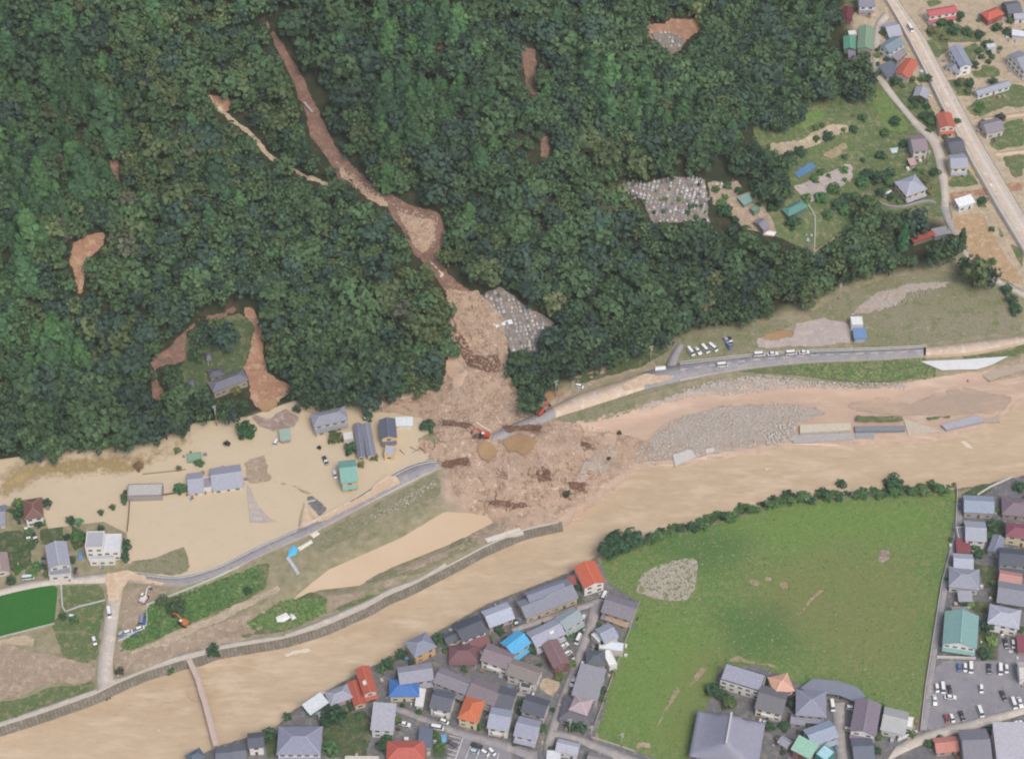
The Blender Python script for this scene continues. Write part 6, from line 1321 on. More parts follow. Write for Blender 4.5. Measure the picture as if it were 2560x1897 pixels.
# ------------------------------------------------------------------ walls, fences, rails
def wall_line(label, fr, pts, hgt, t, col, name='boundary_wall', cat='wall', dz=0.1):
    p = ground(PX(fr, pts)); d = np.linalg.norm(np.diff(p, axis=0), axis=1).sum(); q = resample(p, max(2, int(d/3)+1)); q[:, 2] = Hgt(q[:, 0], q[:, 1])+dz
    c = q[len(q)//2].copy(); mb = MB()
    for i in range(len(q)-1): mb.beam(q[i]-c+[0, 0, hgt/2-.15], q[i+1]-c+[0, 0, hgt/2-.15], t, hgt+.3)
    return tag(mb.build(name, paint(col, .8, .15), None, c), label, cat)
for a in (
    ('pale fence wall along the east side of the grass field','F',[(437,60),(434,340),(398,480),(352,650),(322,850),(290,1050),(262,1230),(232,1490)],1.2,.25,'c8c4bc'),
    ('white block wall between the teal-roofed hall and the car park','F',[(325,1070),(548,1078)],1.4,.3,'e2ded8'),
    ('grey wall along the west side of the grass field','D',[(1372,310),(1290,540),(1215,745),(1110,1030),(985,1370)],1.2,.25,'a8a8a4'),
    ('white wall by the silver-grey house drive','E',[(1800,1500),(1900,1455),(1965,1425)],1.6,.4,'f0efec'),
    ('pale kerb wall at the south edge of the grass field','D',[(960,1470),(1080,1505),(1330,1590)],.9,.3,'c4bcb2'),
    ('curved grey retaining wall below the lavender hipped house','H',[(550,520),(650,560),(780,560),(900,520),(1000,495),(1100,520)],1.6,.5,'b4aeb0'),
    ('concrete ditch wall along the south edge of the paddy','B',[(-100,640),(0,608),(250,545),(470,488)],.5,.5,'bcb8b0'),
    ('zigzag concrete ditch wall in the scrub field','B',[(505,60),(530,200),(540,385),(600,390),(640,350),(740,330),(905,288)],.5,.5,'c2c4c0'),
    ('pale pipe rail along the embankment top','B',[(1265,328),(1560,215),(1900,75),(2100,-20)],.6,.3,'d2dcd8'),
    ('low white wall round the fenced yard','B',[(1262,340),(1268,500),(1160,570),(1020,640)],.8,.2,'d4d8d8'),
    ('dark fence line rising from the flooded plot','A',[(1118,1040),(1110,1180),(1095,1310)],1.2,.15,'6a625a'),
    ('dark fence south of the two flooded houses','A',[(1120,1000),(1400,995),(1620,965),(2100,900)],1.0,.15,'756a5c'),
    ('thin drowned fence north of the flooded houses','A',[(1230,815),(1480,790),(1600,775)],.7,.12,'a0937c'),
    ('white bank wall beside the broken road edge','J',[(450,890),(580,970)],.8,.6,'e0d2c0'),
    ('pale wall along the cemetery path','O',[(1790,460),(1850,560),(1850,700),(1840,900)],.8,.5,'b4b0a8'),
    ('broken white wall at the hill track by the flow','R',[(895,900),(965,985)],1.6,.8,'b0acac'),
    ('white fence along the north end of the field lane','F',[(560,135),(640,85),(740,45),(829,15)],.8,.5,'d8d4d0'),
    ('pale concrete flume running down from the blue tarpaulin','I',[(545,1530),(590,1590),(640,1670)],.4,1.3,'c4c4cc','drain_flume','drain'),
    ('small white wall beside the sandy yard','I',[(690,1060),(720,1030),(790,1040)],.8,.2,'e0dcd8')): wall_line(*a)
def rail2(AB, t, label, col='e8e4dc'): return rail(AB, t, label, col=col)
rail2(W1, .0, 'pale guardrail on the north side of the flood-side road'); rail2(W1, 1.0, 'rust-stained guardrail on the channel side of the road', 'd8c0a0')
rail2(W3, .0, 'white guardrail along the uphill side of the grey road'); rail2(W3, 1.0, 'pale guardrail along the river side of the grey road', 'dccbb4')
rail2(W4, 1.0, 'ochre guardrail along the mud-covered road end', 'd8b890'); rail2(W2, 1.0, 'ochre guardrail along the muddy road beside the fan', 'd4b080') if False else None
rail2(HW, 0.0, 'grey guardrail on the west side of the highway', 'c8c2ba'); rail2(HW, 1.0, 'grey guardrail on the east side of the highway', 'c8c2ba')
# painted bays of the small car park
mb = MB()
for i in range(6):
    a, b = ground(PX('C', [(1640+i*4+5, 1640-i*38), (1722+i*8, 1662-i*38)]), .62); mb.beam(a, b, .2, .03)
a, b = ground(PX('C', [(1712, 1665), (1780, 1470)]), .62); mb.beam(a, b, .25, .03)
for i in range(4):
    a, b = ground(PX('C', [(1800+i*90, 1650+i*10), (1850+i*80, 1530+i*22)]), .62); mb.beam(a, b, .22, .03)
tag(mb.build('road_marking', M_line), kind='structure')

# ------------------------------------------------------------------ cemeteries
def grave_meshes():
    out = []
    for bw, w, h_ in ((1.25, .5, 1.1), (1.4, .6, .85), (1.0, .42, .95)):
        mb = MB(); mb.box((0, 0, .12), (bw, bw*1.05, .5)); mb.box((0, .1, .48), (bw*.6, bw*.6, .24)); mb.box((0, .12, .6+h_/2), (w, w*.9, h_), top=.92); out.append(mb)
    return out
GM = grave_meshes()
GCOL = ['d2d2d4', 'b2b2b8', 'e8e6e4', '8e8e98', 'c4bcb8', '74747e']
GMAT = [paint(c_, .5, .15, .6) for c_ in GCOL]
GMESH = {(i, j): GM[i].mesh('gravestone', [GMAT[j]]) for i in range(3) for j in range(len(GCOL))}
pts = []
for fr, poly, ang, sx, sy, lb in (('O', [(150,255),(430,262),(880,235),(905,380),(945,610),(480,615),(370,430),(200,380)], 1.25, 1.3, 1.75, 'granite gravestone in the large hillside cemetery'),
      ('O', [(900,270),(1150,245),(1130,330),(1060,440),(960,460),(915,400)], 1.2, 1.7, 1.9, 'granite gravestone in the small plot east of the large cemetery'),
      ('N', [(740,830),(880,790),(1060,920),(1300,1090),(1210,1180),(1240,1330),(970,1320),(930,1200),(840,1110),(960,1020),(800,1000)], .25, 1.8, 1.7, 'weathered gravestone in the cemetery beside the debris flow'),
      ('P', [(420,300),(560,275),(740,335),(680,430),(610,465),(500,400)], .6, 2.2, 2.6, 'gravestone in the cleared plot high on the hill'),
      ('O', [(1150,570),(1220,560),(1230,620),(1150,625)], 0, 2.0, 2.0, 'gravestone near the grey gabled hut'), ('O', [(1740,680),(1830,690),(1830,860),(1730,830)], .1, 2.2, 2.2, 'pale gravestone along the cemetery path')):
    pw = ground(PX(fr, poly))[:, :2]; lo, hi = pw.min(0), pw.max(0); c0 = pw.mean(0); ca, sa = math.cos(ang), math.sin(ang); R_ = 60
    for i in range(-R_, R_):
        for j in range(-R_, R_):
            u, v = i*sx+rng.normal(0, .16), j*sy+rng.normal(0, .12)+(0.7 if (i//7) % 2 else 0)
            p = c0+np.array([u*ca-v*sa, u*sa+v*ca])
            if i % 8 == 7 or rng.random() < .12: continue
            if inside(p[None], pw)[0]: pts.append((p[0], p[1], float(Hgt(p[0], p[1]))+.5, ang, lb))
pts.sort(key=lambda q: np.linalg.norm(np.array(q[:3])-CAM)); print('graves', len(pts))
per = {}
for q in pts: per.setdefault(q[4], []).append(q)
solo = [q for lb, l in per.items() for q in l]; solo.sort(key=lambda q: 0 if 'large hill' not in q[4] else 1); 
for k, (x, y, z, a, lb) in enumerate(solo[:300]):
    tag(obj('gravestone', GMESH[(int(rng.integers(3)), int(rng.choice(6, p=[.3, .2, .2, .12, .1, .08])))], None, (x, y, z), a+rng.normal(0, .05), rng.uniform(.55, .95)), lb, 'gravestone', lb.replace('gravestone', 'gravestones'))
if len(solo) > 300:
    mb = MB()
    for x, y, z, a, lb in solo[300:]:
        mb.box((x, y, z+.15), (1.25, 1.3, .5), int(rng.integers(6)), a); mb.box((x, y, z+.9), (.5, .5, 1.2), int(rng.integers(6)), a, .92)
    tag(mb.build('gravestones', GMAT), 'further gravestones of the large hillside cemetery', None, None, 'stuff')

# ------------------------------------------------------------------ boulders, rubble, driftwood
def rock_mesh(seed):
    r = np.random.default_rng(seed); v = ICO[0]*(1+r.uniform(-.28, .22, (len(ICO[0]), 1)))*[1, r.uniform(.7, 1), r.uniform(.5, .8)]
    return v, ICO[1]
def rockmat(name, cols): return block_mat(name, cols)
M_rock = rockmat('boulder_rock', ['c4ab92', 'a58a72', 'b89c84']); M_cob = rockmat('cobble', ['dcd4cc', 'b4aaa0', 'cac0b6']); M_rub = rockmat('rubble_rock', ['e2d2c2', 'b49c88', 'c8b29e']); M_dk = rockmat('driftwood', ['92705c', '7a5c4a', 'a08068'])
RK = [rock_mesh(i) for i in range(6)]
def rk(i):
    me = bpy.data.meshes.new('boulder'); me.from_pydata(RK[i][0].tolist(), [], RK[i][1].tolist()); me.materials.append(M_rock); me.update(); return me
RKM = [rk(i) for i in range(6)]
def sample(fr, poly, n):
    pw = ground(PX(fr, poly)) ; p2 = pw[:, :2]; lo, hi = p2.min(0), p2.max(0); out = []
    while len(out) < n:
        q = rng.uniform(lo, hi, (n*3, 2)); q = q[inside(q, p2)]; out += q.tolist()
    q = np.array(out[:n]); return np.column_stack([q, Hgt(q[:, 0], q[:, 1])])
for fr, poly, n, s0, s1, lb in (('W', [(985,660),(1040,640),(1095,700),(1105,800),(1050,820),(990,740)], 60, .5, 1.1, 'tan boulder on the upper debris fan'), ('W', [(1000,810),(1110,820),(1140,880),(1060,940),(980,900)], 60, .5, 1.2, 'tan boulder on the lower debris fan'),
      ('W', [(860,460),(950,480),(940,540),(900,530)], 25, .5, 1.0, 'boulder in the narrow part of the debris flow'), ('W', [(740,370),(830,430),(800,430),(740,390)], 14, .5, .9, 'boulder high up the debris flow'), ('W', [(1000,1040),(1280,990),(1300,1060),(1100,1110)], 50, .45, 1.0, 'boulder stranded on the mud fan in the river')):
    for x, y, z in sample(fr, poly, n):
        s_ = float(np.exp(rng.uniform(math.log(s0), math.log(s1))))
        tag(obj('boulder', RKM[int(rng.integers(6))], None, (x, y, z+.55+s_*.15), rng.uniform(0, 6.28), s_), lb, 'boulder', lb.replace('boulder', 'boulders'))
def scatter(name, regions, mat, label):
    V, F, k = [], [], 0
    for fr, poly, n, s0, s1, lift in regions:
        for x, y, z in sample(fr, poly, n):
            v, f_ = RK[int(rng.integers(6))]; s_ = s0*(s1/s0)**rng.random(); a = rng.uniform(0, 6.28); ca, sa = math.cos(a), math.sin(a)
            q = v*s_; V.append(np.column_stack([q[:, 0]*ca-q[:, 1]*sa+x, q[:, 0]*sa+q[:, 1]*ca+y, q[:, 2]+z+lift])); F.append(f_+k); k += len(v)
    tag(obj(name, np_mesh(name, np.concatenate(V), np.concatenate(F), [mat])), label, None, None, 'stuff')
scatter('cobbles', [('W', [(1380,1000),(1400,960),(1460,915),(1560,885),(1700,878),(1780,890),(1735,920),(1730,955),(1640,968),(1540,982),(1470,1005)], 2600, .16, .5, .3), ('W', [(1480,850),(1560,828),(1650,816),(1800,832),(1985,838),(1970,848),(1720,846),(1600,860)], 1100, .18, .6, .3), ('W', [(1900,640),(1990,612),(2070,614),(1960,665),(1850,690)], 300, .15, .4, .3), ('D', [(1340,160),(1400,60),(1640,-40),(1860,-60),(1800,270),(1480,260)], 350, .15, .4, .3),
      ('I', [(1240,1170),(1500,1040),(1800,860),(1840,900),(1560,1090),(1280,1200)], 160, .15, .45, .15), ('K', [(1040,1290),(1330,1210),(1350,1380),(1060,1420)], 160, .3, .8, .4)], M_cob, 'grey cobbles covering the river shoals')
scatter('rubble', [('W', [(970,630),(1040,635),(1095,690),(1108,810),(1145,875),(1060,950),(960,950),(990,800)], 1500, .15, .5, .5), ('W', [(930,960),(1140,905),(1390,960),(1300,1070),(1100,1115),(985,1070)], 1500, .14, .45, .35), ('W', [(860,455),(955,475),(945,545),(905,540)], 350, .15, .5, .7), ('W', [(730,350),(830,425),(860,450),(800,435),(740,390)], 250, .15, .45, .7)], M_rub, 'broken stones strewn over the debris flow')
def logm(seed):
    r = random.Random(seed); mb = MB(); L = 1.0; a = (-.5, 0, 0); 
    mb.cyl((-.5, 0, 0), (0, r.uniform(-.03, .03), .02), .045, .036, 6); mb.cyl((0, 0, .02), (.5, r.uniform(-.06, .06), 0), .036, .02, 6)
    for i in range(3): x = r.uniform(-.2, .45); mb.cyl((x, 0, 0), (x+r.uniform(.05, .2), r.uniform(-.22, .22), r.uniform(0, .14)), .016, .006, 5)
    mb.cyl((-.5, 0, 0), (-.56, 0, .02), .09, .05, 7); return mb.mesh('fallen_trunk', [M_dk])
LG = [logm(i) for i in range(4)]
for fr, poly, n, lb in (('J', [(880,1280),(1100,1280),(1120,1420),(960,1420)], 16, 'bare uprooted trunk in the middle of the mud fan'), ('J', [(1200,1400),(1420,1380),(1400,1500),(1150,1560)], 18, 'bare uprooted trunk at the river rim of the mud fan'), ('J', [(480,1540),(820,1560),(800,1640),(520,1610)], 14, 'bare uprooted trunk at the low tip of the mud fan'),
      ('J', [(130,1240),(400,1170),(380,1260),(160,1320)], 18, 'uprooted trunk heaped at the broken west road end'), ('J', [(0,880),(420,900),(560,930),(400,950),(0,900)], 18, 'uprooted trunk along the fan edge by the ruined garden'), ('I', [(1520,600),(1840,540),(1840,590),(1520,650)], 10, 'drift trunk in the mud east of the slate-roofed house'),
      ('J', [(1350,1040),(1460,1090),(1420,1130),(1340,1100)], 6, 'drift trunk on the eastern mud fan'), ('J', [(640,1310),(740,1320),(720,1370),(650,1360)], 6, 'drift trunk lying west on the mud fan'), ('J', [(830,920),(1000,890),(1040,960),(960,1000)], 10, 'uprooted trunk heaped below the cleared road piece'), ('N', [(560,1250),(880,1340),(860,1440),(620,1400)], 10, 'uprooted trunk along the brown cut bank')):
    for x, y, z in sample(fr, poly, n):
        L_ = rng.uniform(1.6, 4.2)
        tag(obj('fallen_trunk', LG[int(rng.integers(4))], None, (x, y, z+.55), rng.uniform(0, 6.28), (L_, L_*rng.uniform(.8, 1.4), L_)), lb, 'log', lb.replace('trunk', 'trunks'))

# ------------------------------------------------------------------ trees and shrubs outside the forest
def shr(fr, x, y, r_, h, label, name='shrub', kind='broad', tall=.8, group=None):
    p = G1(fr, x, y, .1)
    col = np.array(C(h))[:3]*1.25*random.uniform(.9, 1.1)
    return tree(name, kind, p-[0, 0, r_*(.45 if name == 'shrub' else .1)], r_, col, random.randrange(99), label, 'shrub' if name == 'shrub' else 'tree', group, tall)
DG, MG, OG, LG_ = '38563c', '48663e', '66704a', '6f8a4c'
for a in (('A',2120,460,4.0,'345a36','round trimmed hedge standing in the flood'), ('A',1545,955,2.4,'3c6a40','bright shrub beside the flooded pair of houses'), ('A',610,1225,1.9,DG,'dark shrub at the corner of the flooded plot'), ('A',160,1085,2.3,'5a7a40','light green shrub beside the brown hipped roof'), ('A',165,1170,2.4,DG,'dark shrub west of the brown hipped roof'), ('A',410,1070,1.9,DG,'dark shrub north-east of the brown hipped roof'),
    ('A',340,1250,2.2,DG,'dark shrub below the brown-roofed house'), ('A',1085,1440,2.6,DG,'tall dark shrub east of the modern white house'), ('A',1070,1540,2.0,DG,'lower dark shrub east of the modern white house'), ('A',590,1370,1.8,DG,'dark shrub north of the pale gabled house'), ('A',1530,620,1.5,OG,'olive shrub poking out of the flood'), ('A',1540,770,1.2,OG,'small olive shrub at the drowned fence'), ('A',1955,560,1.4,'2c3a34','dark drowned bush in the flood'), ('A',1200,760,2.0,'7a6048','brown dead bush in the flood'), ('A',870,1150,1.3,MG,'shrub on the flooded field edge, middle one'), ('A',970,1105,1.3,MG,'shrub on the flooded field edge, upper one'), ('A',1070,1060,1.2,MG,'shrub at the top corner of the flooded plot'), ('A',680,1240,1.8,'5a8a60','pale green shrub on the flooded plot'), ('A',620,1560,1.6,DG,'dark shrub beside the pale gabled house'),
    ('I',960,525,2.9,'4e5a34','olive round bush beside the white box shed'), ('I',1090,620,2.8,DG,'dark bush west of the long dark grey house'), ('I',1750,420,2.9,DG,'dark garden bush ringed by debris'), ('I',1245,335,2.2,DG,'dark bush below the pale hut'), ('I',1290,680,1.7,'5c6a3c','olive bush south of the long dark grey house'), ('I',1180,740,1.5,OG,'bush by the teal-green roof'), ('I',820,590,.9,'2c3030','dark drowned bush in the middle of the flood'),
    ('B',1840,745,2.8,DG,'dark bush on the river wall east of the footbridge'), ('B',1475,900,2.2,MG,'bush on the river wall west of the footbridge'), ('B',1035,912,1.7,'4a4c40','dark bush at the levee corner'), ('B',1530,370,3.6,'44583e','wide grey-green bush on the embankment grass'), ('B',1400,310,2.4,'4c6040','grey-green bush west on the embankment grass'), ('B',2130,215,1.6,DG,'small dark bush on the embankment grass'), ('B',640,470,1.8,MG,'bush in the scrub field'), ('B',540,440,1.6,DG,'dark bush at the paddy corner'), ('B',930,1150,1.5,DG,'bush at the foot of the river wall'),
    ('C',1250,770,2.2,DG,'dark bush at the river by the tan house'), ('C',1130,860,2.6,DG,'dark bush between the red roof and the broad grey house'), ('C',1080,890,1.9,MG,'green bush on the bank by the red roof'), ('C',690,1310,4.0,'2e4a34','big dark tree by the green-walled building'), ('C',600,1330,2.6,'345038','dark tree next to the big garden tree'), ('C',640,1580,3.2,MG,'tree at the bottom edge of the garden'), ('C',1090,1560,2.5,DG,'dark tree beside the red hipped roof'), ('C',1130,1480,2.0,DG,'dark tree below the silver-grey house'), ('C',110,1480,3.0,DG,'dark tree west of the lavender hipped house'), ('C',1580,640,2.4,DG,'dark tree by the dark slate riverside house'), ('C',1760,1140,1.8,DG,'dark bush between slate and orange roofs'), ('C',900,1290,1.8,MG,'bush by the lower red roof'), ('C',1000,1130,1.5,DG,'bush east of the lower red roof'), ('C',270,1300,1.7,DG,'bush at the river edge by the maroon rubbish'), ('C',1580,1560,1.9,'4c6a38','bush beside the striped car park'),
    ('D',845,190,2.0,DG,'dark tree between the double house and the orange-red roof'), ('D',770,600,2.2,MG,'garden tree by the lane below the greenish house'), ('D',850,560,1.8,DG,'dark garden bush by the white van'), ('D',440,730,2.2,DG,'dark tree by the sky-blue roof'), ('D',780,850,1.8,'6a7a44','olive hedge along the lane'), ('D',680,960,1.8,'62723c','olive hedge at the tan yard'), ('D',1050,1080,1.9,DG,'dark bush at the field wall by the plain grey house'), ('D',860,1400,2.6,DG,'dark hedge below the pinkish-roofed house'), ('D',780,1380,2.2,DG,'dark hedge at the lane bend below the pinkish-roofed house'), ('D',540,1400,1.8,MG,'bush at the lavender lane house'), ('D',310,1530,1.4,DG,'bush at the bottom lane corner'), ('D',160,540,1.6,DG,'bush by the car port lane'), ('D',1030,700,1.6,DG,'bush by the white carport sheets'),
    ('E',220,1090,3.0,DG,'dark tree west of the lavender-roofed hall'), ('E',350,1190,2.8,'4c6238','garden tree between temple and hall'), ('E',300,1130,2.2,DG,'dark tree below the lavender-roofed hall'), ('E',900,1180,2.4,'2e4434','dark tree beside the olive-grey house'), ('E',1660,1330,2.2,MG,'tall hedge between mauve and silver houses'), ('E',1650,1230,2.0,DG,'upper hedge between mauve and silver houses'), ('E',700,1390,2.0,DG,'bush in front of the dark olive house'), ('E',1330,1110,2.0,'4a5040','grey bush by the curved canopy'), ('E',820,1390,2.0,DG,'dark bush near the lavender hut'),
    ('F',75,100,4.2,DG,'rounded dark tree on the river bank of the field'), ('F',640,330,2.8,DG,'dark garden tree by the lavender two-storey house'), ('F',610,380,2.2,MG,'garden tree south of the lavender two-storey house'), ('F',560,490,2.0,DG,'dark bush by the field lane houses'), ('F',540,440,1.8,MG,'bush by the flat maroon roof'), ('F',480,760,2.0,DG,'dark bush above the teal-roofed hall'), ('F',610,910,3.0,DG,'dark garden tree east of the teal-roofed hall'), ('F',600,1060,2.6,DG,'dark tree at the car park edge'), ('F',640,980,2.2,LG_,'light garden bush east of the hall'), ('F',640,1500,2.4,DG,'dark tree between the southern roofs'), ('F',820,200,2.4,DG,'dark tree at the right edge') if False else ('F',800,100,2.4,DG,'dark tree at the right edge by the river'), ('F',690,310,1.8,DG,'dark bush near the maroon roof'), ('F',520,770,1.6,LG_,'light bush above the teal-roofed hall'),
    ('G',870,1000,2.0,DG,'dark tree on the lane below the lavender shed'), ('G',700,830,2.6,DG,'dark tree below the orange-roofed house') , ('G',650,760,2.2,MG,'green tree by the slate wedge roof'), ('G',980,1170,2.4,DG,'dark tree beside the valley lane'), ('G',960,1010,2.0,DG,'dark bush beside the highway'), ('G',1330,190,2.6,DG,'dark tree by the long pink-red roof'), ('G',1150,250,2.4,MG,'tree below the long pink-red roof'), ('G',1270,330,2.6,DG,'tree in the valley thicket'), ('G',1400,330,2.4,MG,'eastern tree in the valley thicket'), ('G',1540,370,2.2,DG,'dark tree at the thicket end'), ('G',1180,390,2.2,'6a7048','olive tree in the valley thicket'), ('G',1060,330,2.4,'6f6a48','brown-green tree near the highway') , ('G',1480,660,2.0,DG,'dark tree east of the white house in mud'), ('G',1430,850,2.0,DG,'dark tree by the long low building'), ('G',1350,830,2.2,'6a6a44','olive tree by the long low building'), ('G',1550,580,1.6,DG,'dark bush in the sand'), ('G',1700,300,2.4,DG,'tree by the orange-red hipped house'), ('G',1800,330,2.2,DG,'tree by the white long shed'), ('G',760,600,1.8,DG,'bush between the lean-to and the orange roof') if False else ('G',620,600,1.6,DG,'bush by the slate-blue house'), ('G',700,1220,2.6,DG,'dark tree on the green terrace'), ('G',600,1330,2.2,MG,'green tree on the terrace'), ('G',560,1560,2.6,DG,'dark tree on the lower terrace'), ('G',780,1440,2.0,DG,'dark tree west of the mauve house'), ('G',1730,1190,2.4,'3a3c38','dark tree touching the lone grey house'), ('G',1560,1230,1.8,DG,'dark tree west of the lone grey house'), ('G',1060,1180,2.0,DG,'tree west of the red cream house'), ('G',520,560,1.6,LG_,'small tree by the lane bend'),
    ('H',1000,300,2.6,'6a6a48','brown-green tree by the lavender hipped house'), ('H',1040,400,2.4,'7a7a50','yellowish tree by the lavender hipped house'), ('H',1090,230,2.4,DG,'dark tree behind the lavender hipped house'), ('H',650,460,2.0,DG,'dark bush below the lavender hipped house'), ('H',1560,500,2.2,DG,'dark bush by the muddy yard'), ('H',1655,1090,1.7,MG,'lone bush on the straw plot'), ('H',1645,775,1.4,MG,'bush at the top of the straw plot'), ('H',540,300,3.6,DG,'dark tree on the slope by the white van'), ('H',380,330,3.2,'446a44','green tree on the terrace slope'), ('H',420,250,2.8,DG,'dark tree on the terrace slope'), ('H',200,620,3.0,'4c7244','green tree above the footpath'), ('H',120,560,2.8,DG,'dark tree above the footpath'), ('H',300,480,2.6,MG,'tree at the footpath bend'), ('H',640,240,2.6,DG,'dark tree on the slope above the walled lane'),
    ('H',1790,1380,2.4,DG,'northern bush of the hedge beside the meadow'), ('H',1840,1480,2.6,DG,'middle bush of the hedge beside the meadow'), ('H',1880,1580,2.6,DG,'southern bush of the hedge beside the meadow'), ('H',1600,1260,2.8,DG,'tree at the upper meadow edge'), ('H',1520,1220,2.4,DG,'tree at the meadow corner'),
    ('O',1330,200,3.0,'3c6a3c','bright tree at the north side of the terraces'), ('O',1480,260,2.8,'4c7a40','bright tree above the teal shed'), ('O',1560,180,2.4,LG_,'yellow-green tree by the blue shelter'), ('O',1450,400,2.6,MG,'bush on the cemetery terraces'), ('O',1480,500,2.4,DG,'dark bush west of the large teal shed'), ('O',1900,430,3.0,'3f6a40','green bush east of the large teal shed'), ('O',2000,350,3.0,MG,'green bush along the terrace yard'), ('O',2080,480,3.2,DG,'dark bush on the terrace slope'), ('O',1660,640,3.4,DG,'large dark tree below the large teal shed'), ('O',1080,540,3.2,DG,'dark tree beside the large cemetery'), ('O',1960,560,2.4,MG,'bush above the grassy path'), ('O',560,420,1.2,'6a7a4a','small shrub among the gravestones'), ('O',680,420,1.2,'6a7a4a','small shrub in the middle of the large cemetery'),
    ('P',1720,1330,2.8,DG,'dark tree in the dry clearing'), ('P',1960,1200,2.8,DG,'dark tree at the end of the dry clearing'), ('P',1560,1440,2.8,DG,'dark tree west of the dry clearing'),
    ('M',690,370,2.6,'4c7a44','bright green tree in the temple garden'), ('M',600,300,2.4,DG,'dark tree north in the temple garden'), ('M',560,420,2.4,DG,'dark tree in the temple garden'), ('M',320,740,2.8,'3f6a42','green tree west of the temple'), ('M',250,680,2.6,DG,'dark tree west of the temple'), ('M',370,880,2.2,'6f8448','yellow-green shrub south-west of the temple'), ('M',820,830,2.2,'6a6a40','olive shrub in front of the temple'), ('M',560,880,2.6,DG,'dark shrub below the temple wall'), ('M',780,1010,3.0,'4a5a40','dull green tree on the bank below the temple'), ('M',680,980,2.6,'46603e','green tree on the bank below the temple'), ('M',860,960,2.4,'5a5a3e','brownish shrub on the bank below the temple'), ('M',560,960,2.8,DG,'dark tree at the hill foot below the temple'),
    ('W',0,0,0,'','') if False else ('J',880,590,2.6,'56803e','bright green bush at the fan edge'), ('J',870,700,2.4,'466a3c','green bush above the red-orange excavator'), ('J',900,640,2.0,'5a8440','light bush above the red-orange excavator'),
    ('J',1680,980,1.0,'4a5038','bush swept onto the eastern fan'), ('J',1230,1510,1.7,'4a5240','grey-green bush swept to the river rim of the fan'), ('J',1590,1200,.9,'4a5038','small bush on the grey gravel patch')):
    if a[3]: shr(*a)
# garden shrubs, yard clutter and grass tufts
def free(x, y, m=.6):
    for cx_, cy_, a, L, Wd, f_ in FOOT:
        dx, dy = x-cx_, y-cy_; u, v = dx*math.cos(a)+dy*math.sin(a), -dx*math.sin(a)+dy*math.cos(a)
        if abs(u) < L/2+m and abs(v) < Wd/2+m: return False
    return True
gi = 0; clut = MB(); CM = [paint(c_, .6, .1) for c_ in ('e4e2de', 'b8b8bc', '8a8a90', '6a90c0', 'a07a60', 'c8b8a0', '4a5050')]
GP_ = {'C': 'the riverside houses', 'D': 'the houses on the field side', 'E': 'the houses around the temple hall', 'F': 'the houses along the field lane', 'G': 'the upper valley houses', 'A': 'the houses by the flood'}
for cx_, cy_, a, L, Wd, f_ in list(FOOT):
    if f_ not in GP_: continue
    for k in range(7):
        t = rng.uniform(0, 6.28); x, y = cx_+math.cos(t)*(L/2+rng.uniform(.8, 2.2)), cy_+math.sin(t)*(Wd/2+rng.uniform(.8, 2.2))
        if not free(x, y, .5): continue
        z = float(Hgt(x, y))+.1; q = project(np.array([[x, y, z]]))[0]
        if not (0 < q[0] < 2560 and 0 < q[1] < 1897) or Hgt(x, y) < -.3: continue
        if k < 2:
            r_ = rng.uniform(.9, 1.7); col = np.array(C(random.choice([DG, MG, '50683c', '5c6e44'])))[:3]*1.2
            tree('garden_shrub', 'broad', (x, y, z-r_*.5), r_, col, int(rng.integers(99)), f"small round garden shrub between {GP_[f_]}", 'shrub', f"garden shrubs between {GP_[f_]}", .8)
        else:
            d = rng.uniform(.4, 1.6, 2); h_ = rng.uniform(.4, 1.5); clut.box((x, y, z+h_/2), (d[0], d[1], h_), int(rng.integers(7)), a+rng.choice([0, 1.57]))
for poly, n, lb in (([(1350,400),(1530,395),(1540,480),(1420,485)], 16, 'small shrub among the rows of the large cemetery'), ([(1965,110),(2040,180),(2100,290),(2110,360),(2050,330),(1990,250),(1950,170)], 26, 'garden bush between valley lane and highway'), ([(2080,90),(2130,70),(2180,110),(2140,150)], 8, 'bush in the thicket east of the highway'), ([(2060,180),(2200,180),(2229,230),(2110,250)], 8, 'small bush around the long low valley building'), ([(0,1170),(70,1150),(110,1250),(20,1270)], 9, 'garden bush above the rice paddy'), ([(150,1130),(235,1140),(255,1230),(170,1200)], 6, 'garden bush around the modern white house'), ([(1640,270),(1780,215),(1880,230),(1880,300),(1760,330),(1650,330)], 14, 'bushy shrub on the upper terraces of the clearing'), ([(1700,380),(1860,330),(2000,340),(2040,440),(1880,490),(1790,550),(1770,470)], 22, 'bushy shrub on the lower terraces of the clearing'), ([(1540,390),(1640,400),(1700,470),(1620,500),(1560,470)], 12, 'bushy shrub between cemetery and garden huts')):
    for x, y, z in sample('W', poly, n):
        if free(x, y, 1.2):
            r_ = rng.uniform(1.1, 2.4)*(.6 if 'among the rows' in lb else 1); tree('shrub', 'broad', (x, y, z-r_*.4), r_, np.array(C(random.choice([DG, MG, '4c7240', '567a44'])))[:3]*1.2, int(rng.integers(99)), lb, 'shrub', lb.replace('shrub', 'shrubs'), .8)
tag(clut.build('yard_clutter', CM), 'air units, bins and boxes in the house yards', None, None, 'stuff')
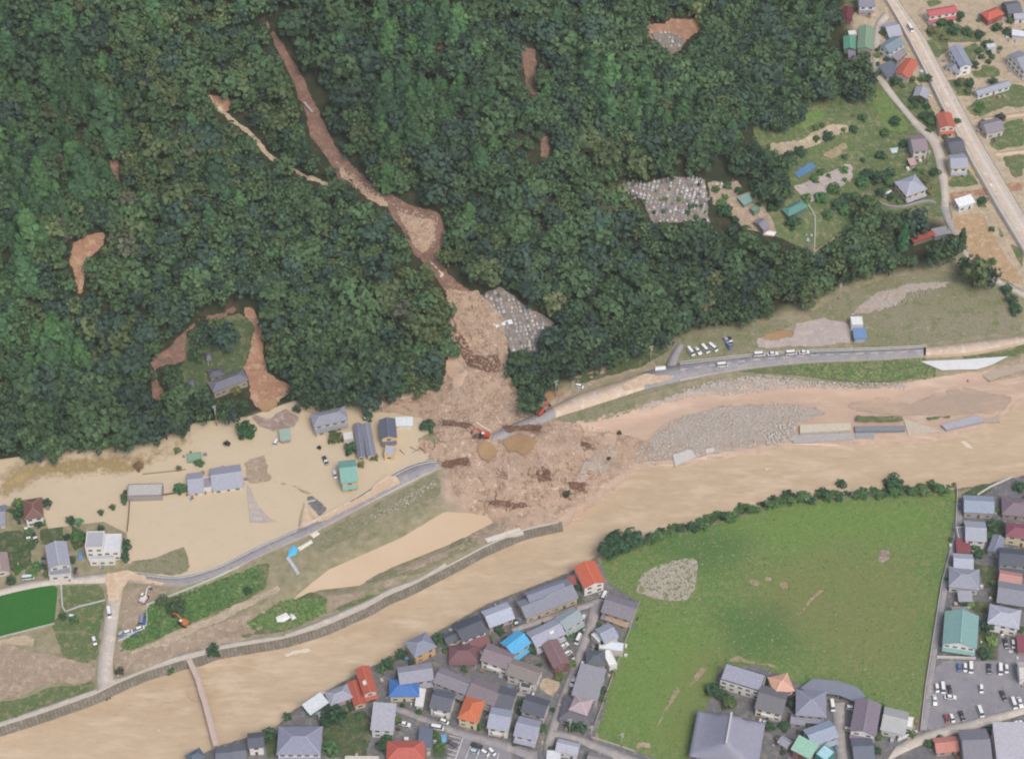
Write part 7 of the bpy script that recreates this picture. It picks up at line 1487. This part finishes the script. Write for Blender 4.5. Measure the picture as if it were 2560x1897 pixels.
def tufts(name, regions, label):
    V, T = [], []
    for fr, poly, n, s0, s1, cols in regions:
        p = sample(fr, poly, n); k = vnoise(p[:, :2], 9, 5)
        for (x, y, z), kk in zip(p, k):
            col = np.array(C(cols[min(len(cols)-1, int((kk*.6+rng.random()*.4)*len(cols)))]))[:3]*rng.uniform(.85, 1.2); s_ = rng.uniform(s0, s1)
            for j in range(2):
                c_ = np.array([[x, y, z+.18]])+rng.normal(0, s_*.5, (1, 3))*[1, 1, .1]; nn_ = np.array([[rng.normal(0, .3), rng.normal(-.1, .3), 1.0]])
                q_, _ = leaf_quads(c_, nn_/np.linalg.norm(nn_), np.array([s_]), rng); V.append(q_); T.append(np.tile([*col, 1], (4, 1)))
    v = np.concatenate(V); me = np_mesh(name, v, np.arange(len(v)).reshape(-1, 4), [M_leafs], None, False, {'tint': ('FLOAT_COLOR', np.concatenate(T))})
    tag(obj(name, me), label, None, None, 'stuff')
GC = ['74964c', '66884a', '84905a', '5c8044', '949a6c', '70904c']
tufts('grass_tufts', [('W', [(1320,1220),(1440,1175),(1600,1135),(1700,1100),(1900,1085),(2075,1072),(2060,1230),(2020,1430),(1985,1570),(1900,1520),(1740,1480),(1650,1440),(1560,1440),(1530,1540),(1490,1640),(1300,1600),(1345,1430),(1395,1310)], 3000, .15, .4, ['6c8a4a', '668648', '7a8858', '608044']),
    ('B', [(1290,330),(1900,110),(2203,0),(2260,180),(1800,410),(1290,640),(1030,740)], 1600, .25, .6, ['5c8040', '527640', '6c8650']), ('C', [(-100,500),(230,290),(600,270),(600,400),(240,550)], 900, .25, .6, ['5c8040', '6c8650', '80885c']),
    ('W', [(1690,785),(2000,775),(2040,815),(1880,832),(1740,818)], 700, .25, .5, ['6c8850', '84905c']), ('W', [(1640,260),(1780,200),(1960,240),(2050,340),(2040,440),(1880,490),(1780,550),(1640,430)], 3200, .25, .6, ['5c7c48', '66844c', '78885a', '547444'])], 'rough grass tufts over field and banks')
# trees along the river bank north of the big field
for W_, r_ in (((1345,1195),5.0), ((1375,1190),4.6), ((1325,1210),4.0), ((1440,1165),2.0), ((1830,1062),2.2), ((1715,1085),2.4), ((1790,1082),2.4), ((1945,1070),3.2)):
    shr('W', W_[0], W_[1], r_, '36543a', f"{'large dark' if r_ > 3.9 else 'dark'} riverside tree {'at the north-west corner' if W_[0] < 1400 else 'on the north bank'} of the grass field", 'riverside_tree', group='riverside trees at the field corner' if W_[0] < 1400 else 'riverside trees on the bank of the field')
mbk = 0
for t_ in np.linspace(0, 1, 110):
    p = resample([(1400,1178),(1600,1122),(1700,1092),(1900,1075),(2075,1065)], 110)[int(t_*109)]
    shr('W', p[0]+random.uniform(-5, 5), p[1]+random.uniform(-4, 7), random.uniform(1.2, 2.5), random.choice([DG, MG, '4a6a40', '547044']), 'low shrub in the hedge line between field and river', group='hedge line between field and river')
# two cypresses by the rusty shed
shr('H', 760, 960, 3.0, '3c6844', 'tall pointed cypress west of the rusty red shed', 'cypress', 'conifer', 1.7); shr('H', 1335, 960, 2.6, '42583c', 'tall pointed cypress east of the grey flat shed', 'cypress', 'conifer', 1.6)
# large olive crowns standing out above the cemetery road
for fr, x, y, r_, h in (('N',1320,960,5.4,'66704e'), ('O',880,1380,5.2,'6c6c48'), ('O',1000,1160,4.6,'5c6846'), ('K',780,200,3.6,'5a6644')):
    shr(fr, x, y, r_, h, {'N': 'broad round grey-olive tree beside the small cemetery', 'K': 'olive-crowned tree at the forest edge above the parked cars'}.get(fr, 'large olive-brown tree at the forest edge' if y > 1300 else 'large grey-green tree behind the olive-brown one'), 'broadleaf_tree')

# ------------------------------------------------------------------ thin haze in the air
hz = MB(); hz.box((0, 150, 372), (9000, 9000, 790)); 
mh = bpy.data.materials.new('haze'); mh.use_nodes = True; nt = mh.node_tree; nt.nodes.remove(nt.nodes['Principled BSDF'])
pv = nt.nodes.new('ShaderNodeVolumePrincipled'); pv.inputs['Color'].default_value = (.93, .96, 1.0, 1); pv.inputs['Density'].default_value = .00006; pv.inputs['Anisotropy'].default_value = .2
nt.links.new(pv.outputs[0], nt.nodes['Material Output'].inputs['Volume'])
tag(hz.build('haze', mh), kind='stuff')
S.cycles.volume_bounces = 1
